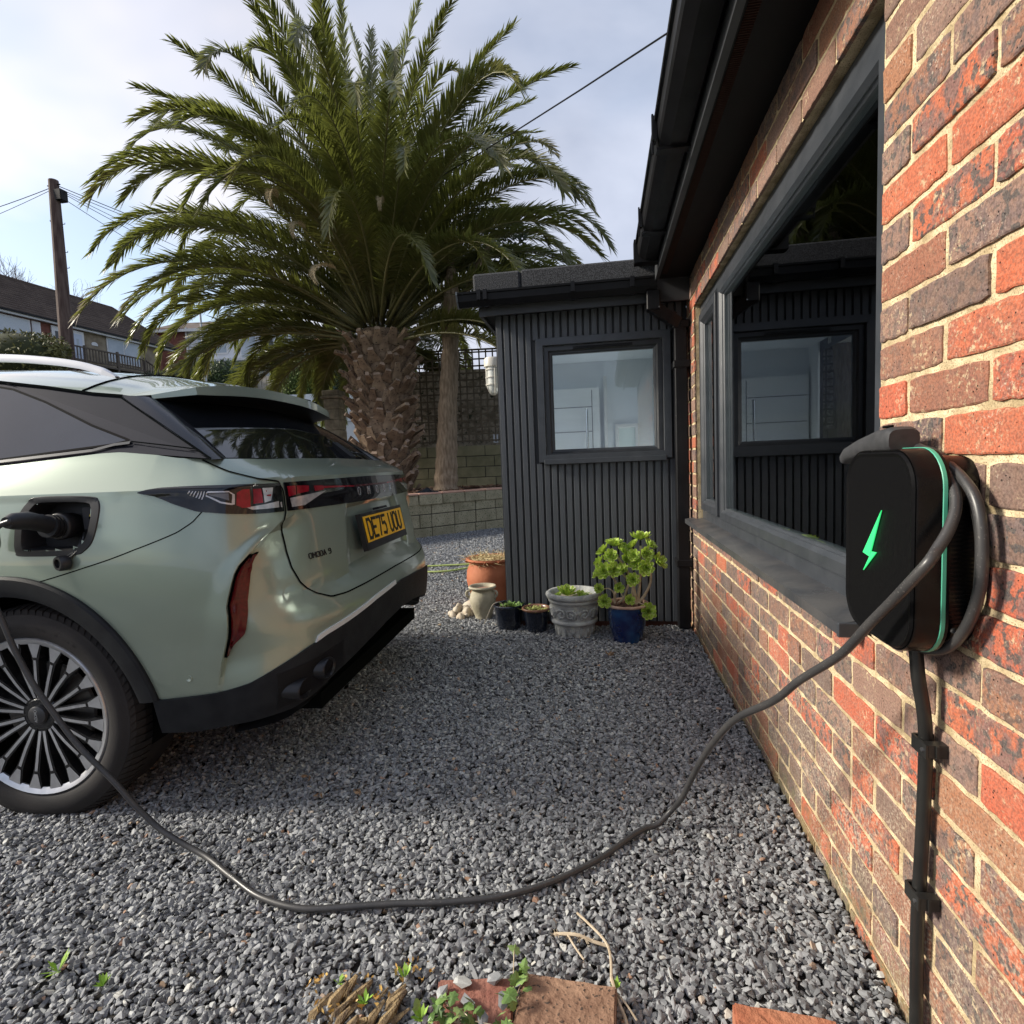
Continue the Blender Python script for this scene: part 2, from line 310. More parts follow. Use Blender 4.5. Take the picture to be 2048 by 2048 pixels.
# ================================================================ brick house
def brick_mat():
    m = bpy.data.materials.new('brick'); m.use_nodes = True; t = m.node_tree; b_ = t.nodes['Principled BSDF']; K = t.links.new; A = t.nodes.new
    oi = A('ShaderNodeObjectInfo'); tc = A('ShaderNodeTexCoord'); gm = A('ShaderNodeNewGeometry'); P = gm.outputs['Position']
    r = A('ShaderNodeValToRGB'); e = r.color_ramp; e.interpolation = 'CONSTANT'
    cols = [(.0, (.30, .10, .06)), (.07, (.56, .10, .045)), (.23, (.22, .11, .085)), (.34, (.30, .125, .08)), (.44, (.17, .105, .09)), (.58, (.27, .16, .13)), (.70, (.125, .085, .08)), (.82, (.37, .15, .075)), (.88, (.32, .125, .115)), (.92, (.56, .12, .05))]
    e.elements[0].color = (*cols[0][1], 1); e.elements[0].position = 0
    e.elements[1].position = cols[1][0]; e.elements[1].color = (*cols[1][1], 1)
    for p, c in cols[2:]: q = e.elements.new(p); q.color = (*c, 1)
    K(oi.outputs['Random'], r.inputs[0])
    off = A('ShaderNodeVectorMath'); off.operation = 'MULTIPLY_ADD'; cm = A('ShaderNodeCombineXYZ'); K(oi.outputs['Random'], cm.inputs[0]); K(oi.outputs['Random'], cm.inputs[2])
    K(cm.outputs[0], off.inputs[0]); off.inputs[1].default_value = (37, 0, 53); K(P, off.inputs[2]); V = off.outputs[0]
    def noise(scale, lo, hi, det=4, rg=.55):
        n = A('ShaderNodeTexNoise'); n.inputs['Scale'].default_value = scale; n.inputs['Detail'].default_value = det; n.inputs['Roughness'].default_value = rg; K(V, n.inputs['Vector'])
        q = A('ShaderNodeMapRange'); q.inputs[1].default_value = lo; q.inputs[2].default_value = hi; K(n.outputs[0], q.inputs[0]); return q.outputs[0], n.outputs[0]
    def mix(f, a, c, mode='MIX'):
        x = A('ShaderNodeMix'); x.data_type = 'RGBA'; x.blend_type = mode
        if hasattr(f, 'default_value') or not isinstance(f, float): K(f, x.inputs[0])
        else: x.inputs[0].default_value = f
        if isinstance(a, tuple): x.inputs[6].default_value = (*a, 1)
        else: K(a, x.inputs[6])
        if isinstance(c, tuple): x.inputs[7].default_value = (*c, 1)
        else: K(c, x.inputs[7])
        return x.outputs[2]
    def mul(a, b2):
        x = A('ShaderNodeMath'); x.operation = 'MULTIPLY'
        for i, v in enumerate((a, b2)):
            if isinstance(v, float): x.inputs[i].default_value = v
            else: K(v, x.inputs[i])
        return x.outputs[0]
    # how burnt this brick is (a second random number from the first)
    fr = A('ShaderNodeMath'); fr.operation = 'MULTIPLY'; K(oi.outputs['Random'], fr.inputs[0]); fr.inputs[1].default_value = 17.31
    fc = A('ShaderNodeMath'); fc.operation = 'FRACT'; K(fr.outputs[0], fc.inputs[0]); burnt = fc.outputs[0]
    bs = A('ShaderNodeMapRange'); bs.inputs[1].default_value = .15; bs.inputs[2].default_value = .6; K(burnt, bs.inputs[0]); bst = bs.outputs[0]
    hue, _ = noise(16, .35, .65); c = mix(mul(hue, .25), r.outputs[0], (.30, .15, .09))
    ph, _ = noise(26, .46, .56, 5, .6); c = mix(mul(mul(ph, bst), .80), c, (.125, .09, .10))
    pg, _ = noise(62, .55, .59, 3, .5); c = mix(mul(mul(pg, bst), .92), c, (.045, .05, .06))
    gr, _ = noise(330, .25, .75, 3); c = mix(mul(gr, .35), c, (.40, .30, .22)); 
    gd, _ = noise(240, .45, .60, 3); c = mix(mul(gd, .42), c, (.06, .04, .035))
    # pits and iron spots
    vo = A('ShaderNodeTexVoronoi'); vo.inputs['Scale'].default_value = 95; K(V, vo.inputs['Vector'])
    vr = A('ShaderNodeMapRange'); vr.inputs[1].default_value = .10; vr.inputs[2].default_value = .16; vr.inputs[3].default_value = 1; vr.inputs[4].default_value = 0; K(vo.outputs['Distance'], vr.inputs[0])
    vm, _ = noise(40, .48, .54); pit = mul(vr.outputs[0], vm); c = mix(pit, c, (.012, .01, .01))
    # white salts low down and nearer the camera
    ef, _ = noise(190, .56, .66, 4, .7); em, _ = noise(9, .50, .72)
    c = mix(mul(mul(ef, em), .85), c, (.70, .60, .48))
    # smeared mortar along the edges
    sm, _ = noise(85, .54, .62, 6, .75); sm2, _ = noise(11, .50, .62); c = mix(mul(mul(sm, sm2), .85), c, (.58, .46, .29))
    sz_ = A('ShaderNodeSeparateXYZ'); K(P, sz_.inputs[0])
    lo = A('ShaderNodeMapRange'); lo.inputs[1].default_value = .75; lo.inputs[2].default_value = .15; K(sz_.outputs[2], lo.inputs[0])
    e2, _ = noise(150, .48, .62, 5, .7); e3, _ = noise(7, .40, .60); c = mix(mul(mul(mul(e2, e3), lo.outputs[0]), .8), c, (.58, .50, .38))
    al = A('ShaderNodeMapRange'); al.inputs[1].default_value = .16; al.inputs[2].default_value = .02; K(sz_.outputs[2], al.inputs[0]); a2, _ = noise(18, .40, .60)
    c = mix(mul(mul(al.outputs[0], a2), .65), c, (.17, .16, .07))
    K(c, b_.inputs['Base Color']); b_.inputs['Roughness'].default_value = .85; b_.inputs['Specular IOR Level'].default_value = .25
    n4 = A('ShaderNodeTexNoise'); n4.inputs['Scale'].default_value = 140; n4.inputs['Detail'].default_value = 8; n4.inputs['Roughness'].default_value = .65; K(V, n4.inputs['Vector'])
    n5 = A('ShaderNodeTexNoise'); n5.inputs['Scale'].default_value = 28; n5.inputs['Detail'].default_value = 3; K(V, n5.inputs['Vector'])
    h1 = A('ShaderNodeMath'); h1.operation = 'MULTIPLY_ADD'; K(n5.outputs[0], h1.inputs[0]); h1.inputs[1].default_value = 1.6; K(n4.outputs[0], h1.inputs[2])
    h = A('ShaderNodeMath'); h.operation = 'SUBTRACT'; K(h1.outputs[0], h.inputs[0]); K(mul(pit, 1.4), h.inputs[1])
    bp = A('ShaderNodeBump'); bp.inputs['Strength'].default_value = .85; bp.inputs['Distance'].default_value = .0028; K(h.outputs[0], bp.inputs['Height']); K(bp.outputs[0], b_.inputs['Normal'])
    return m
M_brick = brick_mat()
M_mortar = mat('mortar', (.40, .31, .18), (.74, .60, .39), rough=.95, scale=22, detail=8, bump=1.0, bscale=190, speck=(320, .42, (.26, .20, .12)), spec=.15)
M_mortar.node_tree.nodes['Bump'].inputs['Distance'].default_value = .004

def brick_mesh(Lg, seed, Hh=.0635):
    r = random.Random(seed); n = 12; m_ = 4; x0 = .011
    def rim(inset, x):
        P = []
        for i in range(n): P.append((lerp(0, Lg, i/n), 0))
        for i in range(m_): P.append((Lg, lerp(0, Hh, i/m_)))
        for i in range(n): P.append((lerp(Lg, 0, i/n), Hh))
        for i in range(m_): P.append((0, lerp(Hh, 0, i/m_)))
        return P
    base = rim(0, 0); k = len(base); jit = [(r.gauss(0, .0007), r.gauss(0, .00065)) for _ in base]
    for _ in range(rnd.randint(0, 2)):
        q = r.randrange(k); jit[q] = (0, .003 if base[q][1] == 0 else -.003)
    vs = []
    for lev, (ins, x) in enumerate(((-.0008, x0), (0, .0012), (.0026, -.0002))):
        for (y, z), (jy, jz) in zip(base, jit):
            cy, cz = Lg/2, Hh/2; sy = (1-2*ins/Lg); sz = (1-2*ins/Hh)
            # rounded corners
            ry = abs(y-cy)/(Lg/2); rz_ = abs(z-cz)/(Hh/2); cr = .003*max(0, ry-.85)/.15*(rz_ > .95)
            vs.append((x+r.gauss(0, .0002), cy+(y-cy)*sy*(1-.0042/Lg)+jy, cz+(z-cz)*sz+jz-math.copysign(cr, z-cz)))
    fs = []
    for l_ in range(2):
        for i in range(k): fs.append((l_*k+i, l_*k+(i+1) % k, (l_+1)*k+(i+1) % k, (l_+1)*k+i))
    fs.append(tuple(2*k+i for i in range(k)))
    me = bpy.data.meshes.new('brick'); me.from_pydata(vs, [], fs); me.materials.append(M_brick)
    bmx = bmesh.new(); bmx.from_mesh(me); bmesh.ops.recalc_face_normals(bmx, faces=bmx.faces); 
    # outward must be -x
    big = max(bmx.faces, key=lambda f: f.calc_area())
    if big.normal.x > 0: bmesh.ops.reverse_faces(bmx, faces=bmx.faces)
    bmx.to_mesh(me); bmx.free(); return me
_bm = {}
def get_brick(Lg):
    key = round(Lg, 3)
    if key not in _bm: _bm[key] = [brick_mesh(key, hash(key) % 1000+i) for i in range(10 if key > .2 else (6 if key > .1 else 2))]
    return rnd.choice(_bm[key])
house = thing('brick_house', 'red and purple multi brick bungalow with dark window and black eaves on the right', 'house')
JZ = 1.1575
YR, YL, YC = 1.263, 3.56, 3.86
stuff_bricks = MB(); nb = 0
def lay(y_hi, y_lo, k, anchor_half, cover=None):
    """one course from y_hi down to y_lo; anchor at YR"""
    global nb
    z = JZ+.075*k+.0058; step = .225; edges = []
    e = YR-(.1125 if anchor_half else 0)+.005     # centre of a joint
    e0 = e
    while e < y_hi+.3: e += step
    js = []
    while e > y_lo-.3: js.append(e); e -= step
    for a, b2 in zip(js[:-1], js[1:]):
        ya = min(a-.005, y_hi); yb = max(b2+.005, y_lo)
        if ya-yb < .03: continue
        segs = [(yb, ya)]
        if ya-yb > .2 and rnd.random() < .10 and k < -7: mid = (ya+yb)/2; segs = [(yb, mid-.005), (mid+.005, ya)]
        for s0, s1 in segs:
            Lg = s1-s0; me = get_brick(Lg)
            if s0 < .22:
                o = len(stuff_bricks.v); stuff_bricks.v += [(v.co.x+rnd.gauss(0, .0008), v.co.y+s0, v.co.z+z) for v in me.vertices]
                stuff_bricks.f += [tuple(i+o for i in p.vertices) for p in me.polygons]
            else:
                o = link('brick', me, house, loc=(rnd.gauss(0, .0011), s0+rnd.gauss(0, .0009), z+rnd.gauss(0, .0009)), rot=(rnd.gauss(0, .003), rnd.gauss(0, .006), rnd.gauss(0, .003))); nb += 1
for k in range(-16, 14):
    z0 = JZ+.075*k
    half = (k % 2 == 0)
    if z0 < .70:                       # below the sill: whole length
        lay(YC if z0 > -.06 else 3.2, -1.2, k, half)
    elif z0+.075 > 1.99:
        lay(YC, -1.2, k, half)
    else:
        # pier between the window and the camera
        lay(YR, -1.2, k, half)
        lay(YC, YL, k, half)
stuff_bricks.build('brick', M_brick, house, kind='stuff')
def mortar_slab(y0, y1, z0, z1):
    b = MB(); nx = max(2, int((y1-y0)/.02)); nz_ = max(2, int((z1-z0)/.02)); vs = []
    for j in range(nz_+1):
        for i in range(nx+1):
            y = lerp(y0, y1, i/nx); z = lerp(z0, z1, j/nz_); vs.append((.0035+.0018*mnoise.noise(Vector((y*35, z*35, 0))), y, z))
    fs = [(j*(nx+1)+i, (j+1)*(nx+1)+i, (j+1)*(nx+1)+i+1, j*(nx+1)+i+1) for j in range(nz_) for i in range(nx)]
    b.add(vs, fs); return b
w_ = MB()
for q in ((-1.2, YR, -.1, 2.24), (YR, YL, -.1, .706), (YR, YL, 1.99, 2.24), (YL, YC, -.1, 2.24)):
    s_ = mortar_slab(*q); w_.add(s_.v, s_.f)
    w_.box(.012, .22, q[0], q[1], q[2], q[3])
w_.build('wall', M_mortar, house)
# eaves
M_black = mat('black_plastic', (.006, .006, .007), (.010, .010, .012), rough=.42, scale=6, rvar=.1, spec=.2)
M_fascia = mat('fascia_anthracite', (.026, .028, .033), (.036, .039, .044), rough=.55, scale=5, rvar=.1)
M_soff = mat('soffit_black', (.006, .006, .007), (.009, .009, .010), rough=.7, scale=4, spec=.2)
M_tile = mat('roof_tile', (.05, .045, .042), (.09, .08, .07), rough=.8, scale=9)
b = MB(); b.box(-.19, .03, -1.2, 3.72, 2.2, 2.215); b.build('soffit', M_soff, house)
b = MB(); b.box(-.212, -.19, -1.2, 3.60, 2.165, 2.42); b.build('fascia', M_fascia, house)
b = MB()
for i in range(300): y = .9+i*.009; b.box(-.172, -.140, y, y+.0035, 2.1965, 2.1995)
b.build('soffit_vent', mat('vent_brown', (.04, .022, .018), rough=.8, spec=.1), house, kind='stuff')
gp = [(-.214, 2.31), (-.214, 2.225), (-.226, 2.212), (-.285, 2.212), (-.318, 2.235), (-.324, 2.25), (-.326, 2.30), (-.336, 2.303), (-.338, 2.312), (-.320, 2.312), (-.314, 2.25), (-.28, 2.22), (-.22, 2.22), (-.219, 2.31)]
b = MB(); b.prism(gp, -1.2, 3.42, lambda a, z, y: (a, y, z)); g_ = b.build('gutter', M_black, house)
for y in (1.45, 2.22, 2.98):
    b = MB(); b.box(-.330, -.212, y-.02, y+.02, 2.203, 2.212); b.box(-.343, -.327, y-.02, y+.02, 2.24, 2.322); b.box(-.345, -.338, y-.006, y+.006, 2.2, 2.335); b.build('bracket', M_black, g_)
b = MB(); b.box(-.345, -.214, 3.36, 3.43, 2.20, 2.325); b.build('stop_end', M_black, g_)
b = MB(); b.add([(-.30, -1.2, 2.33), (-.30, 3.9, 2.33), (3.5, 3.9, 3.9), (3.5, -1.2, 3.9), (-.30, -1.2, 2.29), (-.30, 3.9, 2.29), (3.5, 3.9, 3.86), (3.5, -1.2, 3.86)],
                [(0, 1, 2, 3), (7, 6, 5, 4), (0, 4, 5, 1), (1, 5, 6, 2), (2, 6, 7, 3), (3, 7, 4, 0)]); b.build('roof', M_tile, house)
b = MB(); b.tube([(-.07, 3.655, 2.188), (-.045, 3.63, 2.175), (0, 3.60, 2.165)], .002, 6); b.build('nail', M_fascia, house)
# the room behind the glass
M_room = mat('room_wall', (.62, .64, .58), (.70, .72, .66), rough=.9, scale=2)
b = MB(); b.box(.225, .235, -1.2, YR, -.1, 2.2); b.box(.225, 3.6, -1.25, -1.22, 0, 2.25); b.box(3.6, 3.62, -1.2, .2, 0, 2.25); b.box(3.6, 3.62, 3.4, 3.9, 0, 2.25); b.box(3.6, 3.62, .2, 3.4, 0, .5); b.box(3.6, 3.62, .2, 3.4, 2.1, 2.25); b.box(.225, 3.6, 3.86, 3.9, 0, 2.25); b.box(.225, 3.6, -1.2, 3.86, 2.216, 2.25); b.box(.225, 3.6, -1.2, 3.86, .0, .02)  # gap in the unseen far wall, added to bring light into the room
b.build('room', M_room, house)
M_white = mat('white_gloss', (.72, .73, .72), (.78, .78, .77), rough=.3, scale=3)
b = MB(); b.box(.108, .42, YR+.02, YL-.014, .835, .862); b.box(.115, .30, YL-.012, YL-.002, .80, 1.98); b.build('inner_sill', M_white, house)
M_blind = mat('blind_slat', (.5, .51, .5), rough=.5)

# window
M_frame = mat('anthracite_frame', (.036, .041, .049), (.048, .053, .062), rough=.36, scale=14, rvar=.08, bump=.06, bscale=400)
M_gap = mat('gasket', (.006, .006, .007), rough=.8, spec=.05)
M_sill = mat('slate_sill', (.040, .043, .050), (.075, .073, .074), rough=.38, scale=7, rvar=.12, bump=.08, bscale=60)
M_glass = glass_mat('window_glass', tint=(.80, .86, .84), refl=1.75)
def bar_frame(y0, y1, z0, z1, w, xf, xb, ch=.004, xoff=0):
    """mitred frame in the plane x, section with a chamfered inner edge"""
    sec = [(0, xb), (0, xf+.001), (.001, xf), (w-ch*2, xf), (w, xf+ch*2), (w, xb)]
    b = MB(); cs = [(y0, z0, 1, 1), (y1, z0, -1, 1), (y1, z1, -1, -1), (y0, z1, 1, -1)]
    vs = [(x, cy+sy*d, cz+sz*d) for (cy, cz, sy, sz) in cs for d, x in sec]; n = len(sec)
    fs = [(a*n+i, ((a+1) % 4)*n+i, ((a+1) % 4)*n+(i+1) % n, a*n+(i+1) % n) for a in range(4) for i in range(n)]
    b.add(vs, fs); return b
win = bar_frame(YR+.002, YL-.002, .738, 1.988, .052, .038, .105).build('window', M_frame, house)
YM = 3.02
b = bar_frame(YR+.054, YM-.004, .792, 1.934, .045, .030, .09, .006).build('frame', M_frame, win)
b = bar_frame(YR+.092, YM-.042, .83, 1.896, .014, .046, .075, .003).build('bead', M_frame, win)
b = MB(); b.box(.060, .066, YR+.095, YM-.045, .833, 1.893); b.build('pane', M_glass, win)
b = MB(); b.box(.040, .10, YM-.003, YM+.010, .79, 1.936); b.build('gasket', M_gap, win)
b = bar_frame(YM+.012, YL-.056, .80, 1.915, .052, .020, .09, .007).build('sash', M_frame, win)
b = bar_frame(YM+.060, YL-.104, .848, 1.867, .014, .036, .07, .003).build('bead', M_frame, win)
b = MB(); b.box(.052, .058, YM+.065, YL-.109, .853, 1.862); b.build('pane', M_glass, win)
b = MB(); b.box(.050, .10, YM+.006, YL-.05, .788, .80); b.box(.05, .10, YM+.006, YL-.05, 1.915, 1.938); b.build('gasket', M_gap, win)
# handles seen through the glass
b = MB(); b.box(.10, .115, 3.16, 3.18, 1.0, 1.12); b.build('handle', M_white, win)
b = MB(); b.add([(-.052, 1.318, .728), (.04, 1.318, .742), (.04, 3.66, .742), (-.052, 3.66, .728), (-.052, 1.318, .702), (-.040, 1.318, .702), (-.040, 1.318, .712), (.04, 1.318, .712),
  (-.052, 3.66, .702), (-.040, 3.66, .702), (-.040, 3.66, .712), (.04, 3.66, .712)],
  [(0, 1, 2, 3), (0, 3, 8, 4), (4, 8, 9, 5), (5, 9, 10, 6), (6, 10, 11, 7), (0, 4, 5, 6, 7, 1), (3, 2, 11, 10, 9, 8)]); b.build('window_sill', M_sill, house)
b = MB(); b.box(-.056, -.0, 1.308, 1.318, .699, .731, ch=.002); b.build('sill_end', M_frame, house)
# ================================================================ flat roofed porch with ribbed cladding
porch = thing('porch_extension', 'anthracite ribbed flat roofed porch with square window behind the row of pots', 'extension')
YP = 3.81
M_slat = mat('ribbed_cladding', (.050, .056, .066), (.072, .079, .090), rough=.50, scale=5, rvar=.08, bump=.12, bscale=250, stretch=(14, 14, 1.2), rand=.35)
M_groove = mat('cladding_groove', (.014, .016, .019), rough=.6)
gx0, gx1, gz0, gz1 = -.962, -.106, 1.10, 1.918
x = -1.222
while x < -.03:
    w = .0385
    segs = [(.035, 2.085)]
    if x+w > gx0+.004 and x < gx1-.004: segs = [(.035, gz0+.004), (gz1-.004, 2.085)]
    for z0, z1 in segs:
        xa, xb = x, min(x+w, -.004)
        b = MB(); b.prism([(xa, YP+.016), (xa+.0025, YP+.001), (xa+.004, YP), (xb-.004, YP), (xb-.0025, YP+.001), (xb, YP+.016)], z0, z1, lambda a, y, z: (a, y, z)); b.build('slat', M_slat, porch)
    x += .048
b = MB()
for q in ((-1.222, gx0+.02, .03, 2.09), (gx1-.02, -.002, .03, 2.09), (gx0+.02, gx1-.02, .03, gz0+.03), (gx0+.02, gx1-.02, gz1-.03, 2.09)): b.box(q[0], q[1], YP+.0155, YP+.06, q[2], q[3])
b.build('backing_panel', M_groove, porch)
b = MB(); b.box(-1.226, -1.2225, YP+.001, 4.15, .03, 2.09); b.box(-1.226, -1.2225, 5.35, 5.7, .03, 2.09); b.box(-1.226, -1.2225, 4.15, 5.35, .03, .5); b.box(-1.226, -1.2225, 4.15, 5.35, 1.98, 2.09); b.box(-1.24, -1.226, 5.62, 5.7, .03, 2.09); b.build('side_panel', M_slat, porch)  # unseen opening in the flank, added to let sun into the porch
b = MB(); b.box(-1.2, -.002, YP+.06, YP+.10, -.05, .05); b.box(-1.21, -.01, YP+.03, 5.7, -.05, .028); b.build('plinth', mat('red_brick_plinth', (.16, .06, .04), (.10, .05, .04), rough=.9, scale=12), porch)
def bar_frame_y(x0, x1, z0, z1, w, yf, yb, ch=.004):
    sec = [(0, yb), (0, yf+.001), (.001, yf), (w-ch*2, yf), (w, yf+ch*2), (w, yb)]
    b = MB(); cs = [(x0, z0, 1, 1), (x1, z0, -1, 1), (x1, z1, -1, -1), (x0, z1, 1, -1)]
    vs = [(cx+sx*d, y, cz+sz*d) for (cx, cz, sx, sz) in cs for d, y in sec]; n = len(sec)
    fs = [(a*n+i, ((a+1) % 4)*n+i, ((a+1) % 4)*n+(i+1) % n, a*n+(i+1) % n) for a in range(4) for i in range(n)]
    return b.add(vs, fs)
pw_ = bar_frame_y(gx0, gx1, gz0+.012, gz1, .048, YP-.022, YP+.03, .001).build('window', M_frame, porch)
bar_frame_y(gx0+.050, gx1-.050, gz0+.040, gz1-.05, .040, YP+.006, YP+.05, .006).build('frame', mat('dark_frame', (.020, .022, .026), (.03, .032, .037), rough=.35, scale=12), pw_)
bar_frame_y(gx0+.088, gx1-.088, gz0+.078, gz1-.088, .016, YP+.018, YP+.05, .005).build('bead', M_frame, pw_)
b = MB(); b.box(gx0-.006+.04, gx1+.004-.04, YP-.034, YP+.0, gz0-.004, gz0+.030, ch=.003); b.build('window_sill', M_frame, pw_)
b = MB(); b.box(gx0+.10, gx1-.10, YP+.030, YP+.036, gz0+.092, gz1-.102); b.build('pane', glass_mat('porch_glass', tint=(.86, .92, .95), refl=1.55), pw_)
b = MB(); b.box(-.72, -.34, YP-.001, YP+.005, gz1-.078, gz1-.070, ch=.001); b.box(-.72, -.34, YP-.001, YP+.005, gz1-.067, gz1-.062, ch=.001); b.build('trickle_vent', M_black, pw_)
# inside the porch
M_in = mat('porch_inside', (.80, .85, .90), (.84, .88, .92), rough=.7, scale=2)
b = MB(); b.box(-1.19, -.01, 5.58, 5.66, .05, 2.05); b.box(-.025, -.01, YP+.1, 5.58, .05, 2.05); b.box(-1.19, -.02, YP+.1, 5.58, .03, .05)
b.box(-1.20, -1.185, YP+.07, 4.15, .05, 2.05); b.box(-1.20, -1.185, 5.35, 5.58, .05, 2.05); b.box(-1.20, -1.185, 4.15, 5.35, .05, .5)
b.box(-1.19, -.02, YP+.1, 5.58, 2.05, 2.07); b.build('inner_wall', M_in, porch)
door = MB(); door.box(-1.16, -.56, 5.50, 5.56, .06, 1.80)
M_door = mat('white_door', (.84, .87, .88), (.90, .92, .93), rough=.4, scale=2.5, bump=.15, bscale=9, stretch=(1, 1, 8))
door = door.build('door', M_door, porch)
b = MB()
for z in (.55, .83, 1.11, 1.39, 1.62): b.box(-1.15, -.63, 5.497, 5.5, z, z+.008)
b.box(-.635, -.627, 5.497, 5.5, .1, 1.78); b.build('groove', mat('door_groove', (.25, .27, .3), rough=.6), door)
b = MB(); b.tube([(-.68, 5.44, .75), (-.68, 5.44, 1.60)], .014, 10); b.tube([(-.68, 5.44, .85), (-.68, 5.50, .85)], .009); b.tube([(-.68, 5.44, 1.48), (-.68, 5.50, 1.48)], .009); b.build('handle', mat('steel', (.6, .62, .64), rough=.25, metal=1), door)
b = MB(); b.box(-.52, -.49, 5.50, 5.57, .06, 1.9); b.build('door_frame', M_white, porch)
iw = bar_frame_y(-.42, -.20, .95, 1.45, .035, 5.55, 5.58).build('inner_or_reflected_window', M_white, porch)
b = MB(); b.box(-.385, -.235, 5.572, 5.577, .985, 1.415); b.build('pane', mat('bright_pane', (.75, .85, .82), rough=.2), iw)
for yy in (4.15, 4.75):  # solid frames added to stand in for windows mirrored in the porch glass
    f_ = bar_frame(yy, yy+.52, .95, 1.75, .05, -.055, -.026, .004)
    f_.v = [(-.055-(.0) if False else p[0], p[1], p[2]) for p in f_.v]; f_.box(-.05, -.03, yy+.04, yy+.48, 1.50, 1.53)
    for s_ in range(9): f_.box(-.045, -.03, yy+.30, yy+.47, 1.0+s_*.05, 1.025+s_*.05)
    f_.build('inner_or_reflected_window', mat('reflected_cream_frame', (.66, .62, .54), rough=.5), porch)
b = MB(); b.box(-.026, -.0255, 4.2, 5.3, 1.0, 1.7); b.build('reflected_pane', mat('reflected_dim_pane', (.16, .15, .13), rough=.3), porch)  # dark sheet standing in for the mirrored panes
# roof edge, gutter and fascia
b = MB(); b.box(-1.307, -.002, 3.69, 3.71, 2.062, 2.21, ch=.002); b.box(-1.307, -1.287, 3.71, 5.8, 2.062, 2.21); b.build('fascia', M_fascia, porch)
b = MB(); b.box(-1.307, -1.262, 3.687, 3.6895, 2.060, 2.21); b.build('fascia_corner', M_fascia, porch)
b = MB(); b.box(-1.287, -.002, 3.71, YP+.02, 2.085, 2.095); b.box(-1.287, -1.222, YP+.02, 5.8, 2.085, 2.095); b.build('soffit', M_soff, porch)
M_felt = mat('mineral_felt', (.015, .016, .018), (.075, .076, .082), rough=.95, scale=170, detail=2, bump=.8, bscale=240, fac=(.4, .62))
b = MB(); b.box(-1.345, -1.037, 3.7115, 5.8, 2.2105, 2.338, ch=.012); b.build('roof_edge', M_felt, porch)
b = MB(); b.box(-1.034, -.0, 3.7135, 5.8, 2.2105, 2.341, ch=.012); b.build('roof_edge', M_felt, porch)
g2 = [(3.688, 2.215), (3.688, 2.135), (3.67, 2.115), (3.63, 2.108), (3.605, 2.14), (3.600, 2.178), (3.590, 2.182), (3.588, 2.194), (3.606, 2.196), (3.612, 2.15), (3.635, 2.12), (3.665, 2.124), (3.68, 2.14), (3.682, 2.215)]
b = MB(); b.prism(g2, -1.425, -.20, lambda y, z, x_: (x_, y, z)); g_ = b.build('gutter', M_black, porch)
b = MB(); b.prism([(3.690, 2.216), (3.690, 2.13), (3.67, 2.11), (3.628, 2.104), (3.60, 2.14), (3.585, 2.178), (3.585, 2.197)], -1.432, -1.422, lambda y, z, x_: (x_, y, z)); b.build('stop_end', mat('stop_end_grey', (.10, .11, .12), rough=.3), g_)
for xx in (-1.285, -1.245, -.70, -.345):
    b = MB(); b.box(xx-.012, xx+.012, 3.583, 3.60, 2.14, 2.200); b.box(xx-.012, xx+.012, 3.60, 3.686, 2.196, 2.201); b.box(xx-.012, xx+.012, 3.63, 3.66, 2.104, 2.109); b.build('bracket', M_black, g_)
# rain pipe: outlet, offset to the corner, square pipe down the wall
dp = MB(); dp.box(-.262, -.182, 3.605, 3.680, 2.00, 2.115, ch=.006); 
def sq(a, c, w=.033):
    a = Vector(a); c = Vector(c); d = (c-a).normalized(); s = d.cross(Vector((0, 1, 0))).normalized(); u = Vector((0, 1, 0))
    return [a+s*w-u*w, a-s*w-u*w, a-s*w+u*w, a+s*w+u*w, c+s*w-u*w, c-s*w-u*w, c-s*w+u*w, c+s*w+u*w]
BF = [(3,2,1,0),(4,5,6,7),(0,1,5,4),(1,2,6,5),(2,3,7,6),(3,0,4,7)]
dp.add(sq((-.235, 3.64, 2.03), (-.06, 3.715, 1.925)), BF)
dp.box(-.095, -.020, 3.685, 3.76, .02, 1.95, ch=.006)
dp = dp.build('downpipe', M_black, porch)
b = MB()
for z in (1.66, .42, 1.90): b.box(-.103, -.004, 3.68, 3.80, z, z+.045, ch=.004)
b.add(sq((-.12, 3.688, 1.962), (-.10, 3.697, 1.95), .038), BF); b.build('pipe_clip', M_black, dp)
b = MB()
for p in ((-.19, 3.603, 2.012), (-.055, 3.682, 1.915), (-.155, 3.66, 1.975)): b.lathe([(0, -.002), (.004, -.002), (.004, .003), (0, .003)], 8, c=p, axis='y')
b.build('screw', mat('zinc', (.7, .7, .7), rough=.3, metal=1), dp)
# bulkhead lamp on the porch's far flank
bl = thing('wall_lamp', 'cream ribbed glass bulkhead lamp on the flank of the grey porch', 'lamp', (-1.505, 5.2, 1.80))
M_cream = mat('cream_metal', (.55, .52, .45), (.66, .62, .54), rough=.35, scale=20)
b = MB(); b.lathe([(0, .28), (.075, .28), (.085, .26), (.085, .20), (.075, .195), (0, .195)], 20); b.box(.06, .285, -.03, .03, .21, .27); b.build('cap', M_cream, bl, smooth=True, autos=40)
b = MB(); b.lathe([(.066, .195), (.066, .05), (.058, 0), (.035, -.035), (0, -.045)], 20); b.build('glass_dome', mat('ribbed_glass', (.75, .76, .72), (.5, .5, .44), rough=.15, scale=30, stretch=(1, 1, .1), spec=.8), bl, smooth=True)
b = MB()
for z in (.17, .10, .035): b.lathe([(.070, z), (.076, z), (.076, z+.008), (.070, z+.008)], 20, closed=True)
for a in range(5):
    an = a*1.2566; b.tube([(.076*math.cos(an), .076*math.sin(an), .2), (.076*math.cos(an), .076*math.sin(an), .03), (.045*math.cos(an), .045*math.sin(an), -.035), (0, 0, -.052)], .004, 6)
b.build('guard', M_cream, bl)
